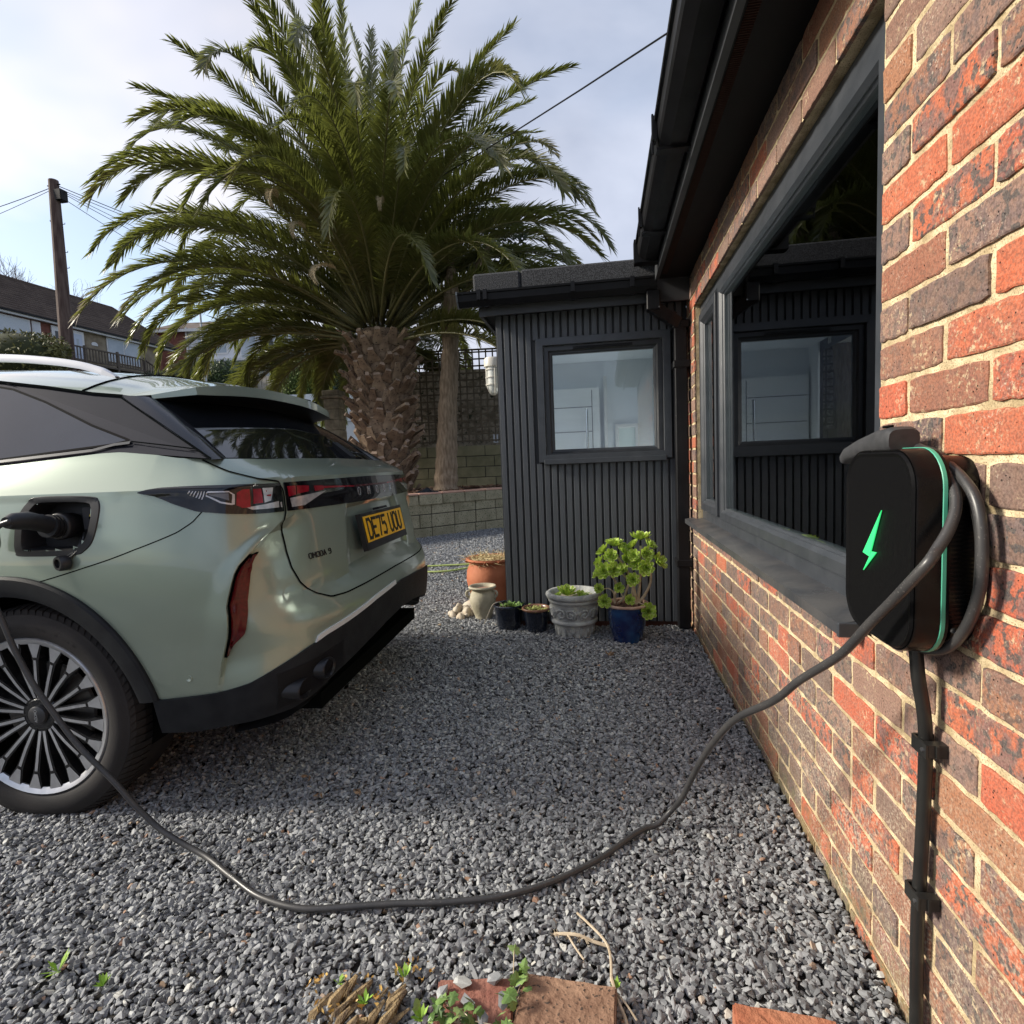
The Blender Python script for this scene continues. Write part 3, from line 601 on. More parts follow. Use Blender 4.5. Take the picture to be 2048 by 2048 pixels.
# ================================================================ the parked car
PHI = math.radians(2.8); cph, sph = math.cos(PHI), math.sin(PHI)
CO = Vector((-2.415, 1.531, 0))-Vector((sph, -cph, 0))*.94
def CW(u, v, z): return (CO.x+u*cph+v*sph, CO.y+u*sph-v*cph, z)
car = thing('parked_car', 'sage green sport utility car with its charging flap open and a cable plugged in', 'car')
def pmat_paint():
    m = mat('sage_paint', (.30, .365, .298), (.315, .38, .312), rough=.30, metal=.40, scale=3, coat=1.0)
    return m
M_paint = pmat_paint()
M_trim = mat('grained_trim', (.012, .013, .016), (.019, .021, .024), rough=.60, scale=18, bump=.15, bscale=700, spec=.2)
M_pillar = mat('pillar_black', (.018, .019, .024), (.022, .023, .028), rough=.13, scale=4, spec=.35)
M_tint = mat('tinted_glass', (.008, .009, .011), rough=.03, spec=.9)
M_tint2 = mat('side_glass', (.012, .020, .036), (.03, .04, .06), rough=.04, spec=.6, scale=2)  # blue of the reflected sky is put into the glass colour
M_seam = mat('panel_gap', (.006, .007, .007), rough=.9, spec=.0)
M_smoke = mat('smoked_lens', (.006, .005, .007), rough=.05, spec=.5, coat=.2)
M_red = mat('red_lens', (.22, .003, .012), (.34, .006, .02), rough=.12, scale=60, spec=.4, coat=.2)
M_redd = mat('reflector_red', (.075, .002, .004), (.12, .003, .006), rough=.15, scale=90, coat=.15, spec=.4)
M_clear = mat('clear_lens', (.42, .41, .42), (.62, .60, .60), rough=.12, scale=50, metal=.3, coat=.5)
M_silver = mat('silver_trim', (.62, .63, .65), (.72, .73, .74), rough=.22, metal=.8, scale=10)

PB = [(-3.80,0),(-3.78,.40),(-3.66,.72),(-3.40,.88),(-3.1,.925),(-2.8,.94),(-2.4,.93),(-1.7,.925),(-1,.93),(-.4,.94),(0,.955),(.3,.955),(.5,.945),(.65,.92),(.76,.87),(.84,.77),(.88,.62),(.905,.4),(.915,.2),(.92,0)]
NB = len(PB)-1
RZ = [.10,.27,.34,.40,.50,.58,.605,.66,.70,.75,.853,.95,.985,1.03,1.075,1.092,1.12,1.165,1.20]
RU = [.90,.915,.935,.950,.965,.967,.965,.940,.905,.900,.884,.866,.860,.856,.848,.845,.80,.700,.665]
SZ = [.10,.28,.40,.55,.70,.78,.95,1.05,1.068,1.09,1.12,1.15,1.175,1.21]
SV = [-.08,-.040,-.020,-.004,.008,.008,-.010,-.021,-.024,-.047,-.073,-.096,-.112,-.128]
def planb(t):
    t = min(NB-1e-6, max(0, t)); i = int(t); k = t-i
    P = PB; p1 = P[i]; p2 = P[i+1]; p0 = P[i-1] if i > 0 else (P[1][0], -P[1][1]); p3 = P[i+2] if i+2 <= NB else (P[NB-1][0], -P[NB-1][1])
    c = [.5*((2*p1[j])+(-p0[j]+p2[j])*k+(2*p0[j]-5*p1[j]+4*p2[j]-p3[j])*k*k+(-p0[j]+3*p1[j]-3*p2[j]+p3[j])*k**3) for j in (0, 1)]
    return c
_tt = np.linspace(0, NB, 1901); _pp = np.array([planb(t) for t in _tt])
def t_of_u(u): # on the side (first half of side .. corner)
    m = (_tt > 3) & (_tt < 15.5); return float(np.interp(u, _pp[m][:, 0], _tt[m]))
def t_of_v(v):
    m = _tt > 13; return float(np.interp(-v, -_pp[m][:, 1], _tt[m]))
CRZ = [.40,.43,.55,.66,.79,.82,.888,.94,.965]     # crease: height and base column
CRT = [12.75,12.8,13.02,13.27,13.66,13.82,14.45,15.1,15.45]
def S(t, z, d=0.0):
    def base(t, z):
        u, v = planb(t)
        w = max(0, (u-.45)/.47)
        u2 = u+(interp(z, RZ, RU)-.92)*w if t > 10 else u
        ks = min(1, max(0, (abs(v))/.6))*(1 if t < 13 else max(0, 1-(t-13)/4))
        sv_ = interp(z, SZ, SV) if z > 1.05 else .010-.31*(z-.72)**2
        v2 = v+sv_*ks*(1 if v >= 0 else -1)
        if t < 8:     # bonnet and nose lean in
            f = sstep(8, 3, t); v2 -= f*.10*max(0, z-.75)*2; u2 += sstep(2.5, 0, t)*max(0, z-.6)*.5
        # scoop behind the rear crease
        if 12.5 < t and .38 < z < 1.0:
            tc = interp(z, CRZ, CRT); s_ = sstep(tc, tc+.14, t)*(1-sstep(tc+.2, 16.3, t))*sstep(.40, .55, z)*(1-sstep(.90, .965, z))
            n = Vector((u/.9, v/.9)); n = n.normalized(); u2 -= n.x*.034*s_; v2 -= n.y*.034*s_
            # blade just before it stands a little proud
            s3 = sstep(tc-.5, tc, t)*(1-sstep(tc, tc+.14, t))*sstep(.42, .6, z)*(1-sstep(.90, .95, z)); v2 += .008*s3; u2 += .008*s3
        # number plate recess
        if t > 16.4 and .70 < z < .99:
            av = abs(v); lim = .40-.10*(z-.70)/.27
            s2 = (1-sstep(lim-.03, lim+.02, av))*sstep(.70, .735, z)*(1-sstep(.955, .985, z)); u2 -= .022*s2
        return Vector((u2, v2, z))
    p = base(t, z)
    if d:
        e = .01; a = base(min(NB-.001, t+.05), z)-base(max(0, t-.05), z); c = base(t, z+e)-base(t, z-e); n = a.cross(c)
        n = n.normalized() if n.length > 1e-9 else Vector((1, 0, 0))
        o = Vector((p.x+1.2, p.y, 0)); 
        if n.dot(Vector((p.x+1.3, p.y, 0))) < 0: n = -n
        p = p+n*d
    return p
ARC, ARZ, ARR = -.015, .345, .468
def zlow(u, t):
    z = interp(u, [-4, -.5, .44, .62, .70, .78, .85, .91, .944, .966, .98], [.40, .395, .398, .415, .428, .46, .50, .53, .545, .57, .585]) if t < 13 else interp(t, [12, 13, 13.6, 14.2, 15.0, 15.6, 16.5, 17.4, 19], [.398, .42, .438, .470, .512, .535, .552, .572, .590])
    for c in (ARC, -2.815):
        if abs(u-c) < ARR: z = max(z, ARZ+math.sqrt(max(0, ARR**2-(u-c)**2)))
    return z
def zbelt(t):
    u, v = planb(t)
    if t > 13.3: return interp(t, [13.3, 14.3, 15.5, 19], [1.160, 1.158, 1.160, 1.166])
    return interp(u, [-3.8, -3.2, -1.9, -1.2, -.1, .1, .25, .32, .47, .65], [.86, .98, 1.06, 1.13, 1.166, 1.181, 1.193, 1.194, 1.177, 1.160])
cols = [i*.5 for i in range(0, 6)]
for c in (-2.815, ARC):
    cols += [t_of_u(c-ARR*math.cos(math.radians(a))) for a in np.linspace(7.5, 172.5, 40)]
cols += list(np.linspace(t_of_u(-3.40), t_of_u(-3.30), 3))+list(np.linspace(t_of_u(-2.33), t_of_u(-.50), 34))+list(np.linspace(t_of_u(.462), 16.6, 84))+list(np.linspace(16.65, NB, 26))
cols = sorted(set(round(c, 4) for c in cols))
def warp(t, z):
    tc = interp(z, CRZ, CRT); h = (t-12.45)/(13.72-12.45) if t < 13.72 else (17.2-t)/(17.2-13.72)
    return t+(tc-13.72)*max(0, h)
cols = [t for t in cols if abs(t-13.72) > .012 and not (13.73 < t < 13.88)]+[13.70, 13.72, 13.745, 13.77, 13.80, 13.83, 13.86]
cols = sorted(set(round(c, 4) for c in cols))
def PIP(x, y, poly):
    c = False; n = len(poly)
    for i in range(n):
        (x1, y1), (x2, y2) = poly[i], poly[(i+1) % n]
        if (y1 > y) != (y2 > y) and x < (x2-x1)*(y-y1)/(y2-y1)+x1: c = not c
    return c
PORT = [(.040,.915),(.045,.985),(.075,1.035),(.115,1.052),(.275,1.048),(.303,1.030),(.303,.985),(.288,.925),(.262,.895),(.225,.884),(.065,.884),(.045,.895)]
def rowz(zl, zh):
    zc = 1.068; r = [lerp(zl, zc, i/24) for i in range(25)]+[lerp(zc, zh, (i+1)/8) for i in range(8)]
    return r
def rowz2(zl, zh, t):
    f = sstep(13.3, 14.6, t); zc = lerp(1.068, 1.092, f); return [lerp(zl, zc, i/26) for i in range(27)]+[lerp(zc, zh, (i+1)/8) for i in range(8)]
cu0, cz0 = .172, .968
b = MB()
for sgn in (1, -1):
    o = len(b.v); R = 35
    for t in cols:
        t1 = warp(t, zlow(planb(t)[0], t)) if t > 12.6 else t
        for z in rowz2(zlow(planb(t1)[0], t1), zbelt(t), t):
            p = S(warp(t, z), z); b.v.append(CW(p.x, sgn*p.y, p.z))
    for i in range(len(cols)-1):
        um = planb((cols[i]+cols[i+1])/2)[0]; zr = rowz2(zlow(um, cols[i]), zbelt(cols[i]), cols[i])
        for j in range(R-1):
            if sgn == 1 and PIP(cu0+(um-cu0)/.93, cz0+((zr[j]+zr[j+1])/2-cz0)/.93, PORT) and cols[i] < 12: continue
            b.f.append((o+i*R+j, o+(i+1)*R+j, o+(i+1)*R+j+1, o+i*R+j+1))
# bonnet top
o = len(b.v)
for i, u in enumerate(np.linspace(-3.70, -1.25, 9)):
    for k, s in enumerate(np.linspace(-1, 1, 9)):
        t = t_of_u(max(u, -3.3)); vv = S(t, zbelt(t)).y if u > -3.3 else interp(u, [-3.8, -3.3], [.5, S(t, zbelt(t)).y]); z = zbelt(t) if u > -3.3 else .88+(u+3.75)*.25
        b.v.append(CW(u, s*vv, z+.05*(1-s*s)))
for i in range(8):
    for k in range(8): b.f.append((o+i*9+k, o+(i+1)*9+k, o+(i+1)*9+k+1, o+i*9+k+1))
body = b.build('body', M_paint, car, smooth=True, autos=24)

def strip(tops, bots, d, m_, name, mtl, parent, skirt=.004, sgn=1, smooth=True):
    """patch lying on the body between two (t,z) curves, lifted by d with short skirts"""
    n = len(tops); b = MB(); rows = m_+1
    for i in range(n):
        for j in range(rows):
            f = j/m_; t = lerp(bots[i][0], tops[i][0], f); z = lerp(bots[i][1], tops[i][1], f)
            p = S(t, z, d); b.v.append(CW(p.x, sgn*p.y, p.z))
    for i in range(n-1):
        for j in range(m_): b.f.append((i*rows+j, (i+1)*rows+j, (i+1)*rows+j+1, i*rows+j+1))
    if skirt:
        edge = [(i, 0) for i in range(n)]+[(n-1, j) for j in range(1, rows)]+[(i, m_) for i in range(n-2, -1, -1)]+[(0, j) for j in range(m_-1, 0, -1)]
        o = len(b.v)
        for i, j in edge:
            f = j/m_; t = lerp(bots[i][0], tops[i][0], f); z = lerp(bots[i][1], tops[i][1], f); p = S(t, z, -skirt); b.v.append(CW(p.x, sgn*p.y, p.z))
        for k in range(len(edge)):
            a = edge[k]; c = edge[(k+1) % len(edge)]
            b.f.append((a[0]*rows+a[1], c[0]*rows+c[1], o+(k+1) % len(edge), o+k))
    return b.build(name, mtl, parent, smooth=smooth, autos=35)
def resamp(P, n):
    P = np.array(P, float); d = np.r_[0, np.cumsum(np.hypot(*np.diff(P, axis=0).T*np.array([[.1], [1]])))]; s = np.linspace(0, d[-1], n)
    return [(float(np.interp(x, d, P[:, 0])), float(np.interp(x, d, P[:, 1]))) for x in s]
def ribbon(P, wdt, d, name, mtl, parent, n=60, sgn=1):
    P = resamp(P, n); b = MB()
    V3 = [S(t, z, d) for t, z in P]
    for i, p in enumerate(V3):
        tan = (V3[min(i+1, n-1)]-V3[max(i-1, 0)]).normalized(); t, z = P[i]; nn = (S(t, z, .01)-S(t, z)).normalized(); s = tan.cross(nn)*wdt/2
        for q in (p-s, p+s): b.v.append(CW(q.x, sgn*q.y, q.z))
    for i in range(n-1): b.f.append((2*i, 2*i+1, 2*i+3, 2*i+2))
    return b.build(name, mtl, parent)
# lower trim, both sides round to the back
for sgn in (1, -1):
    tt = [t for t in cols if t >= t_of_u(.43)]
    tops = []; bots = []
    for t in tt:
        u = planb(t)[0]; zt = zlow(max(u, .465) if t < 13 else u, t)
        zb = interp(t, [12.2, 13, 14, 14.6, 15.2, 16, 17, 18, 19], [.285, .300, .315, .322, .345, .385, .425, .452, .468])
        tops.append((t, zt+.002)); bots.append((t, zb))
    strip(tops, bots, .009, 5, 'lower_trim', M_trim, car, skirt=.06, sgn=sgn)
    # under bumper valance going below
    tops2 = [(t, z) for t, z in bots if 13 < t < 16]; bots2 = [(t, z-.05) for t, z in tops2]
    strip(tops2, bots2, -.11, 2, 'valance', M_trim, car, skirt=.02, sgn=sgn)
    # sill
    tt = [t for t in cols if t_of_u(-2.33) < t < t_of_u(-.50)]
    strip([(t, .40) for t in tt], [(t, .25) for t in tt], .012, 3, 'side_sill', M_trim, car, skirt=.05, sgn=sgn)
    # wheel arch trims
    for c in (ARC, -2.815):
        a0, a1 = (6.8, 173.2); A = np.linspace(a0, a1, 60); tops = []; bots = []; b = MB()
        for a in A:
            ca, sa = math.cos(math.radians(a)), math.sin(math.radians(a))
            for r_, d_ in ((.47, -.01), (.470, .010), (.462, .016), (.425, .014), (.405, .006), (.400, -.02), (.402, -.07)):
                u = c+r_*ca; z = ARZ+r_*sa; p = S(t_of_u(u), z, d_); b.v.append(CW(u, sgn*p.y, z))
        for i in range(len(A)-1):
            for j in range(6): b.f.append((i*7+j, (i+1)*7+j, (i+1)*7+j+1, i*7+j+1))
        b.build('wheel_arch', M_trim, car, smooth=True, autos=30)
        b = MB(); A2 = np.linspace(-15, 195, 50)
        for a in A2:
            ca, sa = math.cos(math.radians(a)), math.sin(math.radians(a))
            for vv in (.90, .60): b.v.append(CW(c+.415*ca, sgn*vv, ARZ+.415*sa))
        for i in range(49): b.f.append((2*i, 2*i+1, 2*i+3, 2*i+2))
        n0 = len(b.v); b.v.append(CW(c, sgn*.60, ARZ))
        for i in range(49): b.f.append((2*i+1, 2*i+3, n0))
        b.build('arch_liner', M_seam, car)
# floor pan so that no light passes through
b = MB(); b.box(-3.6, .84, -.62, .62, .24, .30, T=CW); b.box(-2.35, -.48, -.86, .86, .24, .28, T=CW); b.build('floor_pan', M_seam, car)
# exhaust tips
strip([(t, .452+.040*(t-14.2)/1.9) for t in np.linspace(14.2, 16.1, 20)], [(t, interp(t, [14.2, 15.2, 16.1], [.335, .362, .405])) for t in np.linspace(14.2, 16.1, 20)], .011, 2, 'exhaust_panel', M_black, car, skirt=.02)
M_chr = mat('dark_chrome', (.015, .015, .017), rough=.30, spec=.4)
for (t, z) in ((14.72, .385), (15.45, .425)):
    p = S(t, z, .0)
    def XT(a): return CW(p.x-.022-a[1], p.y+a[0]*1.25, p.z+a[2]*.85)
    b = MB(); b.lathe([(.030, .10), (.038, .10), (.041, -.045), (.037, -.052), (.031, -.046), (.028, .08)], 24, closed=True, axis='y'); b.v = [XT(q) for q in b.v]; e_ = b.build('exhaust_tip', M_chr, car, smooth=True, autos=40)
    b = MB(); b.lathe([(0, .03), (.031, .03)], 20, axis='y'); b.v = [XT(q) for q in b.v]; b.build('bore', M_seam, e_)
# silver strip above the trim
strip([(t, zlow(0.9, t)+.019) for t in np.linspace(15.35, 18.6, 24)], [(t, zlow(0.9, t)+.001) for t in np.linspace(15.25, 18.6, 24)], .007, 1, 'silver_strip', mat('satin_strip', (.78, .79, .80), rough=.3, metal=.2), car)
# shut lines
GATE = [(13.35,1.158),(13.9,1.118),(14.6,1.090),(15.25,1.078),(15.36,1.05),(15.36,.975),(15.22,.935),(15.20,.84),(15.25,.785),(15.42,.73),(15.75,.680),(16.05,.655),(16.5,.648),(17.3,.650),(19,.655)]
for sgn in (1, -1):
    ribbon(GATE, .0060, .0022, 'panel_gap', M_seam, car, 110, sgn)
    ribbon([(t_of_u(.661), .996), (t_of_u(.63), .965), (t_of_u(.579), .936), (t_of_u(.434), .888), (t_of_u(.269), .837), (t_of_u(.088), .790)], .0035, .0008, 'panel_gap', M_seam, car, 40, sgn)
    ribbon([(t_of_u(-.62), 1.15), (t_of_u(-.60), .9), (t_of_u(-.52), .62), (t_of_u(-.50), .42)], .004, .0008, 'panel_gap', M_seam, car, 30, sgn)
    ribbon([(t_of_u(-1.62), 1.10), (t_of_u(-1.62), .42)], .004, .0008, 'panel_gap', M_seam, car, 30, sgn)
    ribbon([(t_of_u(.22), .475+.0)]*1+[(t_of_u(.23), .475)], .001, -.002, 'panel_gap', M_seam, car, 3, sgn) if False else None
    b = MB(); p = S(t_of_u(.551), .472); q = Vector(CW(p.x, sgn*p.y, p.z)); b.lathe([(0, .0), (.0085, .0), (.009, -.0012), (.0105, -.0015), (.0115, .001), (.0115, .004)], 20, axis='y'); b.v = [tuple(q+Vector((a[0], a[1]*sgn, a[2]))) for a in b.v]; b.build('parking_sensor', M_paint, car, smooth=True)
# side lamps and light bar
TT = [(t_of_u(.443), 1.062), (t_of_u(.47), 1.068), (t_of_u(.523), 1.073), (t_of_u(.60), 1.074), (t_of_u(.655), 1.074), (14.2, 1.073), (14.7, 1.072), (15.30, 1.072)]
TBt = [(t_of_u(.443), 1.060), (t_of_u(.50), 1.049), (t_of_u(.568), 1.022), (t_of_u(.644), .996), (13.75, .984), (14.4, .978), (14.8, .976), (15.30, .976)]
def onpatch(a, b2, f, g):   # point at fraction f along, g up
    n = 40; P = resamp(a, n); Q = resamp(b2, n); i = min(n-2, int(f*(n-1))); k = f*(n-1)-i
    t = lerp(lerp(Q[i][0], Q[i+1][0], k), lerp(P[i][0], P[i+1][0], k), g); z = lerp(lerp(Q[i][1], Q[i+1][1], k), lerp(P[i][1], P[i+1][1], k), g); return (t, z)
BT = [(15.42, 1.073), (16, 1.074), (17, 1.076), (18, 1.078), (19, 1.079)]; BBt = [(15.42, .976), (16, .975), (17, .974), (18, .974), (19, .974)]
M_lh = mat('lamp_housing', (.02, .02, .022), rough=.15, coat=.5)
for sgn in (1, -1):
    lamp = strip(resamp(TT, 36), resamp(TBt, 36), .004, 6, 'tail_lamp', M_smoke, car, skirt=.01, sgn=sgn)
    bar = strip(resamp(BT, 30), resamp(BBt, 30), .004, 6, 'light_bar', M_smoke, car, skirt=.01, sgn=sgn)
    def pt(A, B2, q, d, name, mtl, par):     # quad patch (f,g) corners: top l->r, bottom l->r
        (a, bb, c, dd) = q
        tp = [onpatch(A, B2, lerp(a[0], bb[0], k/8), lerp(a[1], bb[1], k/8)) for k in range(9)]; bt = [onpatch(A, B2, lerp(c[0], dd[0], k/8), lerp(c[1], dd[1], k/8)) for k in range(9)]
        return strip(tp, bt, d, 2, name, mtl, par, skirt=0, sgn=sgn)
    # tail lamp inside: f along the lamp (0 tip .. 1 seam)
    for k in range(6):
        f0 = .30+k*.020; pt(TT, TBt, ((f0+.018, .80), (f0+.026, .80), (f0, .62-.03*k), (f0+.008, .62-.03*k)), .0052, 'light_segment', M_clear, lamp)
    pt(TT, TBt, ((.14, .98), (.99, .985), (.10, .90), (.99, .90)), .0050, 'gloss_edge', M_lh, lamp)
    for q in (((.445, .80), (.60, .80), (.44, .74), (.60, .75)), ((.435, .74), (.445, .80), (.43, .66), (.44, .70)), ((.43, .66), (.54, .42), (.43, .60), (.535, .36)), ((.535, .42), (.625, .36), (.535, .36), (.625, .30)), ((.60, .80), (.635, .68), (.60, .74), (.625, .66)), ((.622, .68), (.640, .68), (.618, .32), (.640, .32))):
        pt(TT, TBt, q, .0054, 'light_guide', M_clear, lamp)
    pt(TT, TBt, ((.455, .72), (.595, .72), (.45, .66), (.60, .46)), .0051, 'inner_lens', mat('grey_lens', (.16, .16, .17), rough=.2), lamp)
    for q, mm in ((((.655, .72), (.70, .84), (.65, .30), (.695, .20)), M_red), (((.70, .84), (.75, .84), (.695, .20), (.75, .22)), M_red), (((.775, .84), (.835, .84), (.77, .34), (.84, .36)), M_red),
                  (((.845, .86), (.93, .86), (.85, .36), (.90, .42)), M_clear), (((.87, .78), (.915, .74), (.87, .58), (.90, .56)), M_red), (((.72, .22), (.96, .38), (.76, .14), (.96, .16)), M_clear), (((.972, .34), (.985, .34), (.972, .16), (.985, .16)), M_clear)):
        pt(TT, TBt, q, .0054, 'lens_block', mm, lamp)
    for q, mm in ((((.02, .86), (.10, .86), (.02, .50), (.09, .54)), M_red), (((.11, .86), (.22, .82), (.10, .56), (.21, .62)), M_red), (((.26, .80), (.34, .78), (.26, .60), (.34, .62)), M_red), (((.34, .76), (.70, .66), (.34, .68), (.70, .61)), M_red), (((.70, .67), (1, .66), (.70, .60), (1, .60)), mat('dim_red', (.10, .01, .015), rough=.2)),
                  (((.03, .44), (.36, .58), (.04, .12), (.16, .14)), M_clear)):
        pt(BT, BBt, q, .0054, 'lens_block', mm, bar)
# chrome letters on the light bar
# lettering: O M O D A spread from the middle towards both sides (read left to right = from v=+ to v=-)
lt = MB()
def fr(u_, v_, z_, nrm_d=.006):
    t = t_of_v(abs(v_)) if abs(v_) > 1e-3 else 19-1e-3; s = 1 if v_ >= 0 else -1; p = S(t, z_, nrm_d); return (p.x, s*p.y, p.z)
for i, ch in enumerate('OMODA'):
    v0 = .180-i*.108; h = .0052; w_l = .0058
    def T(a, bb, c, v0=v0): 
        v_ = v0-a*w_l; p = fr(0, v_, 1.000+bb*h, .004+c*.0022); return CW(*p)
    strokes(lt, ch, T, lw=.8)
lt.build('letter', M_silver, car)
lt = MB()
strokes(lt, 'OMODA 9', lambda a, bb, c: CW(*fr(0, .650-a*.0038, .800+bb*.0030, .001+c*.0018)), lw=1.0)
lt.build('badge', mat('dark_badge', (.05, .05, .05), rough=.25, metal=.6), car)
# number plate
pl = MB()
def PT(a, bb, c): # a: left to right seen from behind, bb up, c out
    tl = math.radians(10.6); zz = .852+bb*math.cos(tl)+c*math.sin(tl); uu = .888-bb*math.sin(tl)+c*math.cos(tl); return CW(uu, -a, zz)
for q in (): pass
plate = MB().box(-.277, .277, -.088, .070, 0, .022, T=lambda a, bb, c: PT(a, bb, c), ch=0).build('number_plate', mat('plate_holder', (.012, .012, .013), rough=.35), car)
MB().box(-.26, .26, -.0555, .0555, .0222, .0245, T=PT).build('plate_face', mat('plate_yellow', (1.0, .57, .010), (.95, .53, .01), rough=.35, scale=30), plate)
lt = MB(); strokes(lt, 'DE75 UOU', lambda a, bb, c: PT(-.232+a*.0110, -.040+bb*.0133, .0246+c*.0018), lw=1.0, adv=5.55)
lt.build('letter', mat('plate_black', (.01, .01, .01), rough=.4), plate)
MB().box(-.06, .05, .073, .083, .0, .03, T=PT).build('plate_light', M_trim, plate)
# reflector
RT = [(13.71, .842), (13.64, .80), (13.57, .72), (13.50, .63), (13.40, .585), (13.30, .545)]; RB = [(13.93, .842), (13.90, .80), (13.86, .72), (13.78, .63), (13.66, .585), (13.34, .543)]
for sgn in (1, -1):
    n = 22; A = resamp(RT, n); B2 = resamp(RB, n)
    b = MB()
    for i in range(n):
        zt = interp(i/(n-1), [0, 1], [.845, .540]); tc = interp(zt, CRZ, CRT); w_ = interp(zt, [.54, .60, .70, .80, .845], [.03, .42, .56, .46, .30])
        for k in range(4):
            t = tc+.05+w_*k/3; p = S(t, zt, .012 if k not in (0, 3) else .008); b.v.append(CW(p.x, sgn*p.y, p.z))
    for i in range(n-1):
        for k in range(3): b.f.append((i*4+k, i*4+k+1, (i+1)*4+k+1, (i+1)*4+k))
    b.build('reflector', M_redd, car, smooth=True)
    b = MB()
    for i in range(n):
        zt = interp(i/(n-1), [0, 1], [.852, .532]); tc = interp(zt, CRZ, CRT); w_ = interp(zt, [.54, .60, .70, .80, .845], [.06, .47, .62, .52, .36])
        for k in range(4):
            t = tc+.02+w_*k/3+.03; p = S(t, zt, .007 if k not in (0, 3) else -.004); b.v.append(CW(p.x, sgn*p.y, p.z))
    for i in range(n-1):
        for k in range(3): b.f.append((i*4+k, i*4+k+1, (i+1)*4+k+1, (i+1)*4+k))
    b.build('reflector_seat', M_seam, car, smooth=True)

# ---------------- greenhouse: side plane leaning in, roof, rear screen
def GS(u, z, d=0):     # side surface of the cabin
    v = .845-.70*(z-1.17)+d
    if u > .15: v -= .10*max(0, u-.15)**2
    if u < -1.3: v -= .03*(u+1.3)**2
    return v
def gpatch(poly, d, name, mtl, parent, sgn=1, th=.01):
    b = MB(); n = len(poly)
    a_ = [CW(u, sgn*GS(u, z, d), z) for u, z in poly]; c_ = [CW(u, sgn*GS(u, z, d-th), z) for u, z in poly]
    b.v = a_+c_; b.f = [tuple(range(n))]+[(i, (i+1) % n, n+(i+1) % n, n+i) for i in range(n)]
    return b.build(name, mtl, parent)
ROOFE = [(.221, 1.402), (.096, 1.418), (-.109, 1.455), (-.32, 1.488), (-.7, 1.515), (-1.1, 1.52), (-1.5, 1.49), (-1.9, 1.36), (-2.3, 1.15)]
BELT = [(.63, 1.160), (.47, 1.178), (.30, 1.194), (.24, 1.193), (.095, 1.182), (-.11, 1.167), (-1.2, 1.135), (-1.9, 1.07), (-2.3, 1.05)]
for sgn in (1, -1):
    gpatch(ROOFE+BELT[::-1], -.004, 'pillar_panel', M_pillar, car, sgn, .02)
    gl = [(.325, 1.234), (.162, 1.292), (-.071, 1.390), (-.238, 1.449), (-.304, 1.462), (-.55, 1.472), (-.55, 1.163), (-.123, 1.188), (.082, 1.206), (.268, 1.222)]
    gpatch(gl, .002, 'side_window', M_tint2, car, sgn, .004)
    gpatch([(-.60, 1.474), (-1.1, 1.475), (-1.1, 1.150), (-.60, 1.163)], .002, 'side_window', M_tint2, car, sgn, .004)
    gpatch([(-1.16, 1.474), (-1.5, 1.45), (-1.86, 1.32), (-2.1, 1.14), (-1.16, 1.145)], .002, 'side_window', M_tint2, car, sgn, .004)
    def gline(P, w_, name, mtl, d=.001):
        b = MB(); P3 = [(u, GS(u, z, d), z) for u, z in P]
        for i, (u, v, z) in enumerate(P3):
            q = P3[min(i+1, len(P3)-1)]; p0 = P3[max(i-1, 0)]; tx, tz = q[0]-p0[0], q[2]-p0[2]; l = math.hypot(tx, tz); nx_, nz_ = -tz/l*w_/2, tx/l*w_/2
            for s in (1, -1): uu, zz = u+s*nx_, z+s*nz_; b.v.append(CW(uu, sgn*GS(uu, zz, d), zz))
        for i in range(len(P3)-1): b.f.append((2*i, 2*i+1, 2*i+3, 2*i+2))
        b.build(name, mtl, car)
    gline([(.205, 1.400), (.37, 1.308), (.537, 1.213), (.628, 1.160)], .006, 'panel_gap', M_seam)
    gline([(.331, 1.230), (.455, 1.212), (.569, 1.194)], .004, 'panel_gap', M_seam)
    gline(gl+[gl[0]], .007, 'window_seal', M_gap, .0024)
    gline([(.331, 1.226), (.28, 1.222), (.208, 1.205), (-.12, 1.181), (-.6, 1.160)], .009, 'waist_trim', mat('waist_grey', (.06, .063, .068), rough=.3), .004)
    gline([(u, z-.003) for u, z in ROOFE], .008, 'panel_gap', M_seam, .0025)
# roof skin
def roofz(u, s):     # s -1..1 across
    zc = interp(u, [-2.3, -1.9, -1.5, -1.1, -.7, -.32, 0, .2, .30, .44], [1.16, 1.40, 1.555, 1.61, 1.615, 1.595, 1.560, 1.524, 1.505, 1.472])
    ze = interp(u, [x[0] for x in ROOFE[::-1]]+[.45], [x[1] for x in ROOFE[::-1]]+[1.425])
    return ze+(zc-ze)*(1-abs(s)**2.6)
def roofv(u):
    ze = interp(u, [x[0] for x in ROOFE[::-1]]+[.45], [x[1] for x in ROOFE[::-1]]+[1.425])
    return GS(u, ze)
b = MB(); US = list(np.linspace(-2.3, .05, 24)); SS_ = list(np.linspace(-1, 1, 25))
for u in US:
    for s in SS_:
        # carry the cant rail outwards a little then down to the window line
        b.v.append(CW(u, s*roofv(u), roofz(u, s)))
for i in range(len(US)-1):
    for k in range(24): b.f.append((i*25+k, (i+1)*25+k, (i+1)*25+k+1, i*25+k+1))
roof = b.build('roof', M_paint, car, smooth=True)
b = MB(); P = [CW(.052, s*roofv(.052), roofz(.052, s)+.001) for s in SS_]; b.tube([P[k] for k in range(25)], .004, 6); b.build('panel_gap', M_seam, car)
# windscreen
b = MB()
for i, (u, z0) in enumerate(((-2.32, 1.09), (-1.9, 1.392))):
    for s in SS_: b.v.append(CW(u+.0-.35*(1-s*s)*(1-i)*1.0, s*.74, z0+.03*(1-s*s)))
for k in range(24): b.f.append((k, k+1, 25+k+1, 25+k))
b.build('windscreen', M_tint, car, smooth=True)
